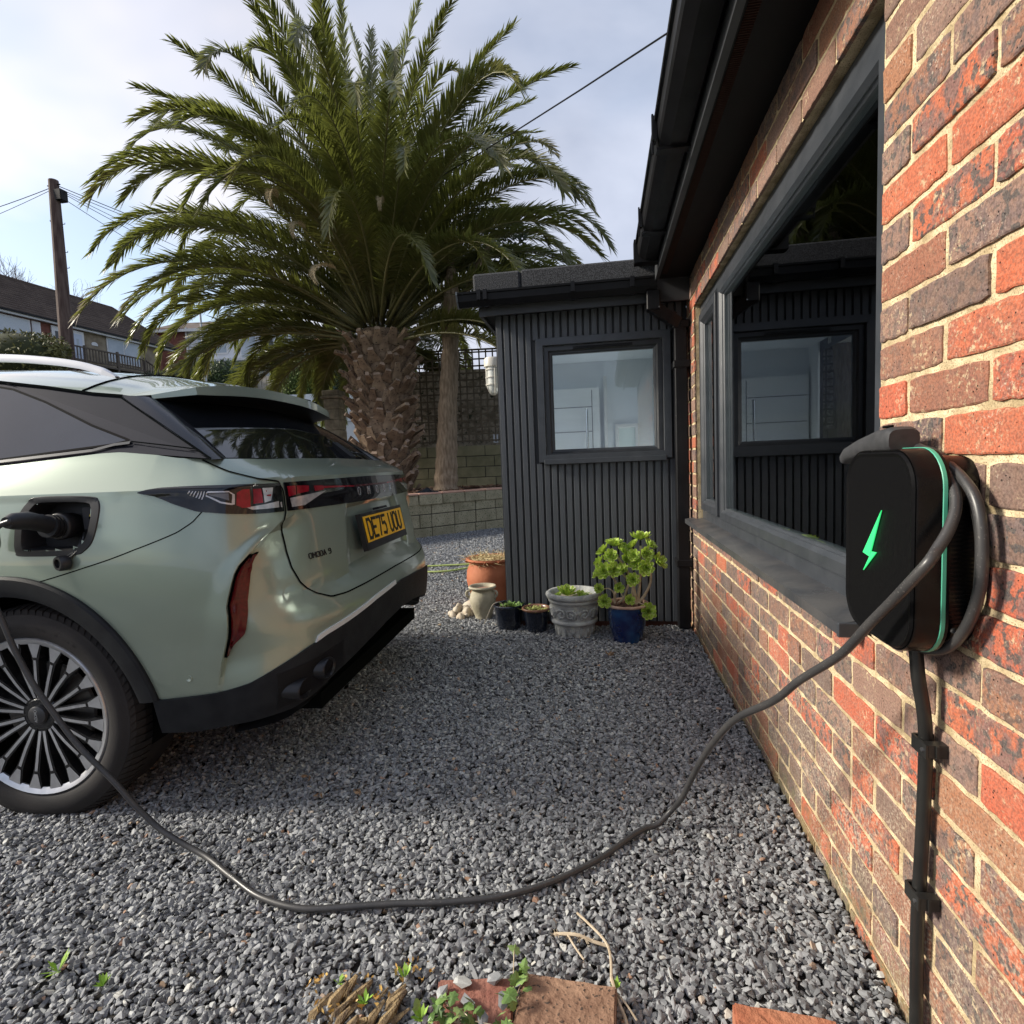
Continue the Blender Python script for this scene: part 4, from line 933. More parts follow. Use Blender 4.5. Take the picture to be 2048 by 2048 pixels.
# tailgate spoiler: top skin, lip and underside
def spz(u, s): return roofz(u, s)
def tre(s): return .425+.045*(1-abs(s)**2)-.14*sstep(.90, 1.0, abs(s))   # trailing edge u
b = MB(); nU = 10
for i in range(nU+1):
    for s in SS_:
        sw = s*.90 if i > 0 else s
        u = lerp(.058, tre(s), i/nU); vv = s*(roofv(u)-.0*u) ; 
        vv = s*lerp(roofv(.058), .63, sstep(0, 1, i/nU)); b.v.append(CW(u, vv, roofz(u, s)-.004*sstep(.8, 1, i/nU)+.004*sstep(.25, .9, i/nU)*(1-abs(s)**6)))
for i in range(nU):
    for k in range(24): b.f.append((i*25+k, (i+1)*25+k, (i+1)*25+k+1, i*25+k+1))
# lip
o = len(b.v)
for s in SS_:
    u = tre(s); vv = s*.63; z = roofz(u, s)-.004+.004*(1-abs(s)**6)
    b.v.append(CW(u+.004, vv, z-.014-.026*(1-abs(s)**8)))
for k in range(24): b.f.append((nU*25+k, nU*25+k+1, o+k+1, o+k))
spo = b.build('spoiler', M_paint, car, smooth=True, autos=40)
M_under = mat('spoiler_under', (.006, .006, .007), (.009, .009, .01), rough=.35, scale=5)
b = MB()
for i in range(7):
    for s in SS_:
        u = lerp(tre(s)+.002, .285, i/6); vv = s*lerp(.63, .645, i/6); zt = roofz(tre(s), s)-.018+.004*(1-abs(s)**6)-.026*(1-abs(s)**8); zb = lerp(1.385, 1.392, 1-abs(s)); b.v.append(CW(u, vv, lerp(zt, zb, sstep(0, 1, i/6))))
for i in range(6):
    for k in range(24): b.f.append((i*25+k, i*25+k+1, (i+1)*25+k+1, (i+1)*25+k))
b.build('underside', M_under, spo, smooth=True)
b = MB()
for v_ in (-.37, -.30):
    for s0 in (0,):
        b.box(.36, .44, -.008, .008, 0, .012, T=lambda a, bb, c, v_=v_: CW(a, v_*1.0+bb*2, roofz(a, abs(v_)/.63)+c*.9+.004))
b.build('spoiler_slot', M_seam, spo)
# rear screen: ruled between the roof and the tailgate
def RS(s, f, d=0):    # s across, f 0 bottom .. 1 top
    ub = .672-.060*abs(s)**2.2; vb = s*.735; zb = 1.160
    ut = .330-.045*abs(s)**2; vt = s*.640; zt = 1.392+.03*(1-s*s)
    p = Vector((lerp(ub, ut, f), lerp(vb, vt, f), lerp(zb, zt, f))); p += Vector((.55, 0, .80))*(.022*math.sin(f*math.pi)*(1-.5*abs(s))+d); return p
b = MB()
for f in np.linspace(0, 1, 9):
    for s in SS_: p = RS(s*.985, f); b.v.append(CW(*p))
for i in range(8):
    for k in range(24): b.f.append((i*25+k, i*25+k+1, (i+1)*25+k+1, (i+1)*25+k))
rsc = b.build('rear_window', M_tint, car, smooth=True)
# cheek panels between the side line and the rear screen
for sgn in (1, -1):
    b = MB(); Dl = [(.205, 1.400), (.30, 1.350), (.37, 1.308), (.45, 1.263), (.537, 1.213), (.590, 1.182), (.630, 1.158)]
    n = len(Dl)
    for i, (u, z) in enumerate(Dl):
        f = 1-i/(n-1); q = RS(sgn*.985, f, .003); a = (u, sgn*GS(u, z, .001), z)
        for k in range(4):
            w_ = k/3; b.v.append(CW(lerp(a[0], q.x, w_)+.02*math.sin(w_*math.pi), lerp(a[1], q.y, w_)+sgn*.008*math.sin(w_*math.pi), lerp(a[2], q.z, w_)))
    for i in range(n-1):
        for k in range(3): b.f.append((i*4+k, i*4+k+1, (i+1)*4+k+1, (i+1)*4+k))
    b.build('pillar_cheek', M_pillar, car, smooth=True)
b = MB(); P = [CW(*RS(s*.99, 0, .001)) for s in SS_]; b.tube(P, .005, 6); b.build('window_seal', M_gap, car)
# filler between the body top and the screen
b = MB()
for s in SS_: p = RS(s*.99, -.0, -.01); b.v.append(CW(*p))
for s in SS_:
    t = t_of_v(min(.80, abs(s)*.80)) if abs(s) > .01 else 19-.001; p = S(t, 1.158); b.v.append(CW(p.x, math.copysign(abs(p.y), s), p.z))
for k in range(24): b.f.append((k, k+1, 25+k+1, 25+k))
b.build('tailgate_ledge', M_paint, car, smooth=True)
# wiper
b = MB(); W0 = RS(-.30, .05, .010); 
b.box(-.035, .035, -.055, .045, 0, .045, T=lambda a, bb, c: CW(W0.x-.02+bb*.9*-1+.0, W0.y+a-.25*0, W0.z+c*.8+bb*.75*1.0-.0)); b.v = b.v
q = [CW(*RS(s, .10+.03*s, .016)) for s in (-.26, -.40, -.55, -.72)]; b.tube(q, .006, 6); b.build('wiper', M_trim, car, smooth=False)
# roof rails
for sgn in (1, -1):
    P = [(.115, .575, 1.488), (.075, .572, 1.506), (.02, .568, 1.525), (-.05, .565, 1.545), (-.18, .562, 1.568), (-.376, .56, 1.590), (-.8, .56, 1.615), (-1.3, .56, 1.60), (-1.55, .565, 1.54)]
    P = catmull(P, 5); b = MB(); n = len(P)
    for i, p in enumerate(P):
        h = .014*min(1, i/8+.2); w_ = .012
        for (dv, dz) in ((-w_, -h), (-w_, h*.6), (-w_*.5, h), (w_*.5, h), (w_, h*.6), (w_, -h)): b.v.append(CW(p.x, sgn*(p.y+dv), p.z+dz-.004))
    for i in range(n-1):
        for k in range(6): b.f.append((i*6+k, i*6+(k+1) % 6, (i+1)*6+(k+1) % 6, (i+1)*6+k))
    b.build('roof_rail', mat('rail_silver', (.75, .76, .78), (.8, .8, .82), rough=.3, metal=.25, scale=4), car, smooth=True, autos=50)
# ---------------- charging port
def loop3(poly, n=48):
    P = catmull([(u, z, 0) for u, z in poly]+[(poly[0][0], poly[0][1], 0)], 5); return [(p.x, p.y) for p in P[:-1]]
PL = loop3(PORT); cu = sum(p[0] for p in PL)/len(PL); cz_ = sum(p[1] for p in PL)/len(PL); n = len(PL)
def pv(u, z): return S(t_of_u(u), z).y
b = MB()
for k, (sc_, dv) in enumerate(((1.10, .0005), (1.08, .0034), (1.0, .0034), (.895, .0030), (.87, -.004), (.85, -.03), (.84, -.075))):
    for u, z in PL: uu, zz = cu+(u-cu)*sc_, cz_+(z-cz_)*(sc_*1.0 if True else 1); b.v.append(CW(uu, pv(uu, zz)+dv, zz))
for l_ in range(6):
    for i in range(n): b.f.append((l_*n+i, l_*n+(i+1) % n, (l_+1)*n+(i+1) % n, (l_+1)*n+i))
b.f.append(tuple(6*n+i for i in range(n)))
M_bez = mat('port_plastic', (.016, .016, .018), (.022, .022, .024), rough=.45, scale=20)
port = b.build('charging_port', M_bez, car, smooth=True, autos=35)
VB = .955-.075
b = MB(); b.box(.215, .285, VB+.004, VB+.012, .95, 1.02, T=lambda a, v, z: CW(a, v, z)); b.build('port_plate', mat('port_grey', (.045, .045, .05), rough=.5), port)
b = MB(); b.prism([(.238, .992), (.258, .992), (.248, 1.008)], VB+.0125, VB+.0135, lambda a, z, v: CW(a, v, z)); b.build('warning_mark', mat('warning_yellow', (.85, .62, .05), rough=.5), port)
b = MB(); b.lathe([(.028, 0), (.040, 0), (.044, -.05), (.038, -.06), (.030, -.05)], 20, axis='y'); b.v = [CW(.165+a[0], VB+.0+(-a[1]), .965+a[2]) for a in b.v]; b.build('socket', M_bez, port, smooth=True)
b = MB(); b.lathe([(0, .012), (.026, .012), (.030, .008), (.030, -.004), (.026, -.008), (.018, -.008), (.018, -.002), (0, -.002)], 18, axis='y'); cR = Matrix.Rotation(.6, 3, 'Z')
b.v = [CW(*(Vector((.205, .975, .855))+Matrix.Rotation(math.radians(22), 3, 'Z') @ Vector((a[0]*.95, -a[1]*1.5, a[2]*.8)))) for a in b.v]; b.build('dust_cap', M_bez, port, smooth=True, autos=40)
b = MB(); b.tube([CW(*p) for p in catmull([(.215, .905, .925), (.235, .93, .915), (.240, .955, .89), (.215, .965, .872)], 4)], .004, 6); b.tube([CW(*p) for p in catmull([(.225, .905, .94), (.255, .94, .93), (.25, .955, .895), (.225, .968, .868)], 4)], .003, 6); b.build('cap_tether', M_bez, port)
for (u, z) in ((.10, 1.045), (.25, 1.045), (.292, .99), (.245, .895), (.08, .893)):
    b = MB(); uu = cu+(u-cu)*.97; b.lathe([(0, .002), (.004, .002), (.004, -.002)], 8, axis='y'); b.v = [CW(uu+a[0], pv(uu, z)+.001-a[1], z+a[2]) for a in b.v]; b.build('screw', M_gap, port)
# open flap, hinged at the front edge, standing out from the side
b = MB(); fl = [(u*.98, z) for u, z in PL]
HA = math.radians(104)
def FT(u, z, d):
    # rotate about the vertical hinge at u=.035
    r_ = (u-.035); uu = .000+math.cos(HA)*r_-math.sin(HA)*d*0; vv = .965+math.sin(HA)*r_; return CW(uu+d*math.sin(HA)*-1, vv+d*math.cos(HA), z+.01)
n = len(fl); b.v = [FT(u, z, 0) for u, z in fl]+[FT(u, z, .012) for u, z in fl]; b.f = [tuple(range(n-1, -1, -1)), tuple(range(n, 2*n))]+[(i, (i+1) % n, n+(i+1) % n, n+i) for i in range(n)]
flap = b.build('charging_flap', M_paint, car)
b = MB(); f2 = [(cu+(u-cu)*.88, cz_+(z-cz_)*.88) for u, z in fl]; b.v = [FT(u, z, -.001) for u, z in f2]+[FT(u, z, -.012) for u, z in f2]; b.f = [tuple(range(n-1, -1, -1)), tuple(range(n, 2*n))]+[(i, (i+1) % n, n+(i+1) % n, n+i) for i in range(n)]
b.build('flap_lining', M_bez, flap)
b = MB(); b.box(-.04, .06, .93, .965, .93, .985, T=lambda a, v, z: CW(a, v-.0, z)); b.build('flap_hinge', M_bez, port) if False else None

# ---------------- wheels
M_rub = mat('tyre_rubber', (.010, .009, .009), (.024, .020, .019), rough=.78, scale=6, bump=.1, bscale=200)
M_rimb = mat('rim_black', (.012, .012, .013), rough=.25, coat=.5)
M_rims = mat('rim_diamond_cut', (.55, .56, .58), (.66, .67, .69), rough=.28, metal=.75, scale=30)
def wheel(u0, sgn):
    R = .362
    hub = bpy.data.objects.new('wheel', None)
    prof = [(.262, -.012), (.268, .0), (.275, .006), (.29, .011), (.31, .013), (.325, .010), (.333, .004), (.343, .001), (.352, -.010), (.359, -.028), (.362, -.055), (.362, -.19), (.350, -.235), (.300, -.245), (.262, -.235), (.255, -.12)]
    T0 = Vector((u0, .928*sgn, R-.022))
    def TW(x, y, z): return CW(T0.x+x, T0.y+y*sgn, max(T0.z+z, -.012))
    b = MB(); b.lathe(prof, 96, axis='y', closed=True, T=lambda p, a, r, h: TW(p[0], p[1], p[2])); tyre = b.build('wheel', M_rub, car, smooth=True, autos=30)
    # tread blocks along the shoulder
    b = MB(); nb_ = 84
    for k in range(nb_):
        a = 2*math.pi*k/nb_; da = 2*math.pi/nb_*.36
        vs = []
        for (r, h) in ((.3435, .0025), (.356, -.010), (.3655, -.040), (.3665, -.085), (.350, -.03)):
            for s in (-1, 1): aa = a+s*da-(.035 if r < .35 and h > -.02 else 0); vs.append(TW(r*math.cos(aa), h, r*math.sin(aa)))
        b.add(vs, [(0, 1, 3, 2), (2, 3, 5, 4), (4, 5, 7, 6), (6, 7, 9, 8), (0, 2, 8), (2, 4, 8), (4, 6, 8), (1, 9, 3), (3, 9, 5), (5, 9, 7), (0, 8, 9, 1)])
    b.build('tread', M_rub, tyre)
    b = MB()
    for h0 in (-.10, -.13, -.16): 
        pass
    # sidewall lettering
    lt = MB()
    for k, ch in enumerate('245/50 R 20'):
        if ch == ' ': continue
        ac = math.radians(96-k*4.3) if sgn > 0 else math.radians(84+k*4.3)
        def T(x, y, c, ac=ac):
            rr = .300+y*.0018; aa = ac-(x-2)*.0021/.31*sgn; return TW(rr*math.cos(aa), .0115+c*.0014, rr*math.sin(aa))
        strokes(lt, ch, T, lw=.9)
    lt.build('letter', M_rub, tyre)
    # rim
    b = MB(); b.lathe([(.252, .0), (.262, .004), (.266, -.002), (.262, -.015), (.246, -.018), (.243, -.006)], 72, axis='y', closed=True, T=lambda p, a, r, h: TW(*p)); rim = b.build('rim', M_rims, tyre, smooth=True, autos=40)
    b = MB(); b.lathe([(.245, -.012), (.238, -.05), (.225, -.15), (0, -.16)], 48, axis='y', T=lambda p, a, r, h: TW(*p)); b.build('barrel', M_seam, tyre, smooth=True)
    b = MB(); b.lathe([(0, -.06), (.16, -.062), (.165, -.07), (0, -.08)], 40, axis='y', T=lambda p, a, r, h: TW(*p)); b.build('brake_disc', mat('disc_iron', (.16, .15, .14), rough=.4, metal=.6), tyre)
    blk = MB(); slv = MB(); NS = 20
    for k in range(NS):
        a = 2*math.pi*(k+.5)/NS+.05; pair = k % 2; da = (1 if pair == 0 else -1)*math.radians(2.6)
        def RP(r, aa, h): return TW(r*math.cos(aa), h, r*math.sin(aa))
        # black body of the spoke
        r0, r1 = .052, .248
        def w_(r): return interp(r, [.05, .19, .248], [.0052, .0072, .022])
        def ang(r): return a+da*interp(r, [.05, .2, .25], [.85, .0, 0])
        def hh(r): return interp(r, [.05, .12, .2, .25], [-.022, -.012, -.006, -.003])
        rs_ = [.05, .09, .13, .17, .195, .21, .23, .248]; vs = []
        for r in rs_:
            for s, dh in ((-1, 0), (1, 0), (1, -.03), (-1, -.03)): vs.append(RP(r, ang(r)+s*(w_(r)+.003)/r, hh(r)+dh-.001))
        fs = []
        for i in range(len(rs_)-1):
            for j in range(4): fs.append((i*4+j, i*4+(j+1) % 4, (i+1)*4+(j+1) % 4, (i+1)*4+j))
        blk.add(vs, fs)
        # machined faces
        def ridge(ra, rb, side, wd):
            rr = list(np.linspace(ra, rb, 5)); vs = []
            for r in rr:
                c = ang(r)
                for q in wd(r): vs.append(RP(r, c+q/r, hh(r)+.0012))
            slv.add(vs, [(2*i, 2*i+1, 2*i+3, 2*i+2) for i in range(4)])
        ridge(.058, .190, 0, lambda r: (-.0048, .0048))
        ridge(.200, .248, 0, lambda r: (-interp(r, [.2, .248], [.0068, .022]), interp(r, [.2, .248], [.0068, .022])))
    # inner U links
    blk.lathe([(0, -.02), (.050, -.02), (.062, -.03), (.062, -.05)], 30, axis='y', T=lambda p, a, r, h: TW(*p))
    blk.build('spoke', M_rimb, tyre, smooth=False); slv.build('spoke_face', M_rims, tyre)
    b = MB(); b.lathe([(0, -.006), (.026, -.006), (.031, -.010), (.031, -.02)], 28, axis='y', T=lambda p, a, r, h: TW(*p)); cap = b.build('centre_cap', mat('cap_grey', (.04, .04, .042), rough=.35), tyre, smooth=True, autos=40)
    lt = MB(); strokes(lt, 'OMODA', lambda x, y, c: TW(.006-y*.0016+0, -.0058+c*.0008, .0195-x*.00150) if sgn > 0 else TW(-.006+y*.0016, -.0058+c*.0008, .0195-x*.0015), lw=.8)
    lt.build('letter', M_silver, cap) if False else lt.build('cap_letter', M_silver, tyre)
for u0 in (0.0, -2.8):
    for sgn in (1, -1): wheel(u0-.0, sgn)
# ================================================================ raised bed, palm, trees, trellis
M_block = mat('concrete_block', (.24, .21, .13), (.42, .37, .25), rough=.95, scale=7, detail=8, bump=.7, bscale=90, rand=.45, speck=(60, .42, (.10, .115, .05)))
def blockwall(name, label, cat, A, B_, z0, courses, lens, hgt=.215, th=.10, cap=None, mtl=None, group=None):
    A = Vector(A); B_ = Vector(B_); D = (B_-A); LL = D.length; D /= LL; Nn = Vector((D.y, -D.x, 0))
    t = thing(name, label, cat, (A.x, A.y, z0)); back = MB()
    def T(s, d, z): return tuple(D*s-Nn*d+Vector((0, 0, z)))
    for c in range(courses):
        s = -(.0 if c % 2 == 0 else .21); k = 0
        while s < LL:
            l_ = lens[(k+c*2) % len(lens)]; a = max(0, s); e = min(LL, s+l_-.012)
            if e-a > .05:
                b = MB(); j = rnd.gauss(0, .004); b.box(a, e, j, th, c*hgt+.004, (c+1)*hgt-.008, T=T, ch=.006); b.build('block', mtl or M_block, t)
            s += l_; k += 1
    back.box(0, LL, .02, th+.02, 0, courses*hgt-.02, T=T); back.build('joint_fill', M_soil, t)
    return t, T, LL
def on(a, b2, f): return tuple(lerp(a[i], b2[i], f) for i in range(3))
bed, T, LL = blockwall('raised_bed_wall', 'low mossy concrete block retaining wall with pink coping below the palm', 'wall', (-4.9, 7.10, 0), (-2.30, 10.05, 0), -.06, 3, [.44, .44, .43, .22, .45])
M_cop = mat('coping_slab', (.52, .29, .22), (.60, .38, .27), rough=.8, scale=9, rand=.5, bump=.3)
s = 0; k = 0
while s < LL:
    b = MB(); b.box(s, min(LL, s+.44-.012), -.012+rnd.gauss(0, .01), .115, .585+rnd.gauss(0, .003), .745, T=T, ch=.008); b.build('block', M_block, bed)
    b = MB(); b.box(s-.002, min(LL, s+.44-.02), -.03+rnd.gauss(0, .012), .22, .748, .775+rnd.gauss(0, .004), T=T, ch=.006); b.build('coping', M_cop, bed); s += .44
bed2, T2, LL2 = blockwall('raised_bed_wall', 'short concrete block return of the raised bed running behind the grey porch', 'wall', (-2.30, 10.05, 0), (.8, 11.2, 0), -.02, 3, [.44, .44, .22])
b = MB(); vs = []
bp_ = [(-9.5, 7.4), (-4.9, 7.18), (-2.42, 10.15), (.8, 11.3), (.8, 12.6), (-9.5, 12.6)]
b.prism(bp_, 0.0, .70, lambda x_, y_, z_: (x_, y_, z_)); b.build('raised_bed_soil', mat('bark_mulch', (.055, .022, .014), (.13, .06, .035), rough=.95, scale=45, bump=1, bscale=80), kind='structure')
# bark chips and dead bits
b = MB()
for i in range(2600):
    x_ = rnd.uniform(-4.2, -1.2); y_ = rnd.uniform(7.4, 11.6)
    if (y_-7.18) < (x_+4.9)*1.198-.02+.2: continue
    l_ = rnd.uniform(.015, .06); a = rnd.uniform(0, 6.28); w2 = l_*rnd.uniform(.15, .4); z_ = .705+rnd.uniform(0, .02); c, s_ = math.cos(a), math.sin(a); tl = rnd.uniform(-.4, .4)*l_
    b.add([(x_-c*l_-s_*w2, y_-s_*l_+c*w2, z_-tl), (x_+c*l_-s_*w2, y_+s_*l_+c*w2, z_+tl), (x_+c*l_+s_*w2, y_+s_*l_-c*w2, z_+tl+.006), (x_-c*l_+s_*w2, y_-s_*l_-c*w2, z_-tl+.006)], [(0, 1, 2, 3)])
b.build('bark_chips', mat('bark_chip', (.07, .028, .018), (.30, .19, .12), rough=.9, scale=14, fac=(.4, .62)), kind='stuff')
b = MB()
r_ = random.Random(5); pts = []
for i in range(9):
    for j in range(7): pts.append((-3.62+i*.05, 8.98+j*.045, .71+.07*math.sin(i/8*math.pi)*math.sin(j/6*math.pi)*r_.uniform(.5, 1.3)))
b.add(pts, [(i*7+j, (i+1)*7+j, (i+1)*7+j+1, i*7+j+1) for i in range(8) for j in range(6)]); o = b.build('plastic_sheet', mat('crumpled_black', (.015, .02, .03), rough=.15, coat=.5)); tag(o, 'crumpled black plastic sheet lying on the bark of the raised bed', 'plastic sheet')

# -------- palm
PX, PY, PZ0, PZ1 = -4.55, 10.3, .68, 3.35
palm = thing('palm_tree', 'large date palm with a broad boot covered trunk and arching green fronds', 'palm tree', (PX, PY, PZ0))
M_boot = mat('palm_boot', (.15, .095, .060), (.44, .32, .21), rough=.9, scale=9, rand=.5, bump=.7, bscale=60, speck=(25, .40, (.05, .028, .022)))
M_boot_cut = mat('palm_boot_cut', (.34, .24, .18), (.50, .38, .28), rough=.9, scale=30, rand=.3)
H = PZ1-PZ0
def trr(f): return interp(f, [0, .1, .35, .7, .92, 1.0, 1.12], [.52, .50, .50, .56, .62, .60, .40])
b = MB(); b.lathe([(trr(f)-.06, f*H) for f in np.linspace(0, 1.12, 14)]+[(0, H*1.15)], 28); b.build('trunk', M_boot, palm, smooth=True)
boots = []
for sd in range(5):
    r = random.Random(sd); w = .105; b = MB(); 
    # wedge shaped leaf base: root wide, cut end narrow, cut face pale
    sec = [(0, .115, .030), (.10, .100, .040), (.20, .062, .045), (.285, .046+.010*r.random(), .042)]; vs = []
    for (l_, hw, ht) in sec:
        out_ = .03+l_*.72; up = l_*.70; j = r.gauss(0, .006)
        vs += [(out_, -hw+j, up), (out_, hw+j, up), (out_-ht*.75, hw*.8, up+ht*1.15), (out_-ht*.75, -hw*.8, up+ht*1.15)]
    fs = [(i*4+k, i*4+(k+1) % 4, (i+1)*4+(k+1) % 4, (i+1)*4+k) for i in range(3) for k in range(4)]+[(12, 13, 14, 15), (3, 2, 1, 0)]
    b.add(vs, fs); me = b.mesh('leaf_base', M_boot); me.materials.append(M_boot_cut); me.polygons[12].material_index = 1; boots.append(me)
rows = 17; cnt = 0
for i in range(rows):
    f = i/(rows-1)*1.02-.01; nn = 15; 
    for k in range(nn):
        a = 2*math.pi*(k+.5*(i % 2))/nn+i*.05+rnd.gauss(0, .05); 
        ax = math.cos(a); ay = math.sin(a)
        if ay > .45: continue          # the far side of the trunk is out of sight
        o = link('leaf_base', rnd.choice(boots), palm, loc=((trr(f)-.085)*ax, (trr(f)-.085)*ay, f*H-.05+rnd.gauss(0, .02)), rot=(rnd.gauss(0, .20), rnd.gauss(-.05, .22), a), scale=(rnd.uniform(.75, 1.25), rnd.uniform(.75, 1.15), rnd.uniform(.8, 1.25))); cnt += 1
def frond_mat():
    m = mat('palm_leaf', (.040, .054, .016), (.19, .18, .06), rough=.30, scale=2.2, rand=.35, spec=.55)
    t = m.node_tree; b_ = t.nodes['Principled BSDF']; K = t.links.new
    # dead straw colour towards some tips
    oi = t.nodes.new('ShaderNodeObjectInfo'); tc = t.nodes.new('ShaderNodeTexCoord'); sp = t.nodes.new('ShaderNodeSeparateXYZ'); K(tc.outputs['Object'], sp.inputs[0])
    src = b_.inputs['Base Color'].links[0].from_socket
    mr = t.nodes.new('ShaderNodeMapRange'); mr.inputs[1].default_value = 3.5; mr.inputs[2].default_value = 4.6; K(sp.outputs[0], mr.inputs[0])
    fr_ = t.nodes.new('ShaderNodeMath'); fr_.operation = 'MULTIPLY'; K(oi.outputs['Random'], fr_.inputs[0]); fr_.inputs[1].default_value = 7.7
    fc = t.nodes.new('ShaderNodeMath'); fc.operation = 'FRACT'; K(fr_.outputs[0], fc.inputs[0]); g = t.nodes.new('ShaderNodeMapRange'); g.inputs[1].default_value = .55; g.inputs[2].default_value = .9; K(fc.outputs[0], g.inputs[0])
    mu = t.nodes.new('ShaderNodeMath'); mu.operation = 'MULTIPLY'; K(mr.outputs[0], mu.inputs[0]); K(g.outputs[0], mu.inputs[1])
    mi = t.nodes.new('ShaderNodeMix'); mi.data_type = 'RGBA'; K(mu.outputs[0], mi.inputs[0]); K(src, mi.inputs[6]); mi.inputs[7].default_value = (.34, .24, .13, 1); K(mi.outputs[2], b_.inputs['Base Color'])
    tr = t.nodes.new('ShaderNodeBsdfTranslucent'); tr.inputs[0].default_value = (.22, .25, .05, 1); ms_ = t.nodes.new('ShaderNodeMixShader'); ms_.inputs[0].default_value = .30
    o_ = t.nodes['Material Output']; K(b_.outputs[0], ms_.inputs[1]); K(tr.outputs[0], ms_.inputs[2]); K(ms_.outputs[0], o_.inputs[0]); return m
M_leaf = frond_mat(); M_rach = mat('palm_rachis', (.12, .12, .045), (.20, .18, .07), rough=.45, scale=3)
def frond_mesh(e0, droop, Ln, seed, curl=0, width=.42, dead=False, mleaf=None):
    r = random.Random(seed); npt = 60; pts = []; dirs = []; p = Vector((0, 0, 0)); side = r.gauss(0, .10)
    for i in range(npt+1):
        f = i/npt; e = math.radians(e0)-math.radians(droop)*(f**1.6)-math.radians(curl)*sstep(.72, 1, f); az = side*f*f*1.5
        d = Vector((math.cos(e)*math.cos(az), math.cos(e)*math.sin(az), math.sin(e))); dirs.append(d); pts.append(p.copy()); p = p+d*(Ln/npt)
    b = MB(); b.tube(pts[::3], [lerp(.035, .005, (i*3/npt)**.7) for i in range(len(pts[::3]))], 5)
    nr = len(b.f); lf = 215; tw = r.uniform(-.5, .5)
    for k in range(lf):
        f = .10+.90*(k+r.random()*.5)/lf; i = min(npt-1, int(f*npt)); q = pts[i].lerp(pts[i+1], f*npt-i) if i+1 <= npt else pts[i]; d = dirs[i]
        s = d.cross(Vector((0, 0, 1))); s = s.normalized() if s.length > .05 else Vector((0, 1, 0)); u = s.cross(d)
        rotm = Matrix.Rotation(tw*f, 3, d); s = rotm @ s; u = rotm @ u
        ll = width*(math.sin(min(1, (f-.05)/.38)*math.pi/2)**.8)*(1-.55*max(0, (f-.45)/.55)**1.5)*r.uniform(.85, 1.1)
        if f < .13: ll *= .5
        for sg in (-1, 1):
            fa = math.radians(lerp(62, 24, f)+r.gauss(0, 5)); va = math.radians(r.gauss(24, 14))
            o = (s*sg*math.sin(fa)*math.cos(va)+d*math.cos(fa)+u*math.sin(fa)*math.sin(va)).normalized()
            wv = d.cross(o).cross(o).normalized()*.0135 if d.cross(o).length > .01 else s*.0135
            dn = Vector((0, 0, -1))*ll*r.uniform(.05, .26)
            a0 = q; a1 = q+o*ll*.45+dn*.15; a2 = q+o*ll+dn
            n0 = len(b.v); b.v += [tuple(a0-wv*.5), tuple(a0+wv*.5), tuple(a1+wv), tuple(a1-wv), tuple(a2)]; b.f += [(n0, n0+1, n0+2, n0+3), (n0+3, n0+2, n0+4)]
    me = bpy.data.meshes.new('frond'); me.from_pydata([tuple(v) for v in b.v], [], b.f); me.materials.append(mleaf or M_leaf); me.materials.append(M_rach)
    me.polygons.foreach_set('material_index', [1]*nr+[0]*(len(b.f)-nr)); me.polygons.foreach_set('use_smooth', [True]*nr+[False]*(len(b.f)-nr)); me.update(); return me
FM = {}
for ki, (key, (e0, dr, Ln, cu_)) in enumerate(dict(up=(86, 24, 5.6, 0), upcurl=(82, 60, 4.9, 120), hi=(72, 66, 5.5, 0), hi2=(64, 92, 5.3, 40), mid=(54, 100, 5.3, 10), mid2=(44, 96, 5.1, 20), low=(32, 94, 4.9, 0), low2=(18, 92, 4.6, 10), drop=(4, 84, 4.1, 0), hang=(22, 125, 3.4, 0)).items()):
    FM[key] = [frond_mesh(e0+dv, dr, Ln, ki*7+i, cu_, .50) for i, dv in enumerate((-3, 4))]
fr_list = []
def ring(key, n, off, r0, z, jit=.10):
    for k in range(n): fr_list.append((key, off+2*math.pi*k/n+rnd.gauss(0, jit), r0, z))
ring('up', 9, .35, .06, H+.85); ring('upcurl', 9, .9, .10, H+.80); ring('hi', 19, .1, .16, H+.72); ring('hi2', 23, .45, .2, H+.65)
ring('mid', 29, .2, .26, H+.55); ring('mid2', 30, .6, .3, H+.45); ring('low', 31, 0, .36, H+.36); ring('low2', 32, .3, .42, H+.26); ring('drop', 30, .15, .46, H+.14, .14); ring('hang', 12, 2.6, .5, H+.05, .2)
for key, a, r0, z in fr_list:
    v = FM[key][rnd.randint(0, 1)]; sc = rnd.uniform(.80, .98)
    if key in ('low2', 'drop', 'hang') and math.sin(a) < -.62: continue
    if key == 'low' and math.sin(a) < -.90: continue
    if key in ('low2', 'drop', 'hang') and -.25 < (a+math.pi) % (2*math.pi)-math.pi < 1.25: continue
    link('frond', v, palm, loc=(r0*math.cos(a), r0*math.sin(a), z+rnd.gauss(0, .05)), rot=(rnd.gauss(0, .10), rnd.gauss(0, .05), a), scale=(sc, sc, sc))
# dead curled leaf tips hanging in the middle of the crown
M_dead = mat('dead_leaf', (.42, .33, .20), (.55, .46, .30), rough=.8, scale=12)
for (dx_, dy_, dz_, s_, a) in ((-.35, -2.6, H+1.55, .16, 5.0), (.35, -2.3, H+.62, .17, 4.4), (.0, -2.5, H+1.15, .14, 4.7), (.95, -2.0, H+1.6, .13, 4.9)):
    me = frond_mesh(10, 95, 4.2, int(dz_*100), 60, .75, mleaf=M_dead)
    link('dead_frond', me, palm, loc=(dx_, dy_, dz_), rot=(0, 0, a), scale=(s_, s_, s_))

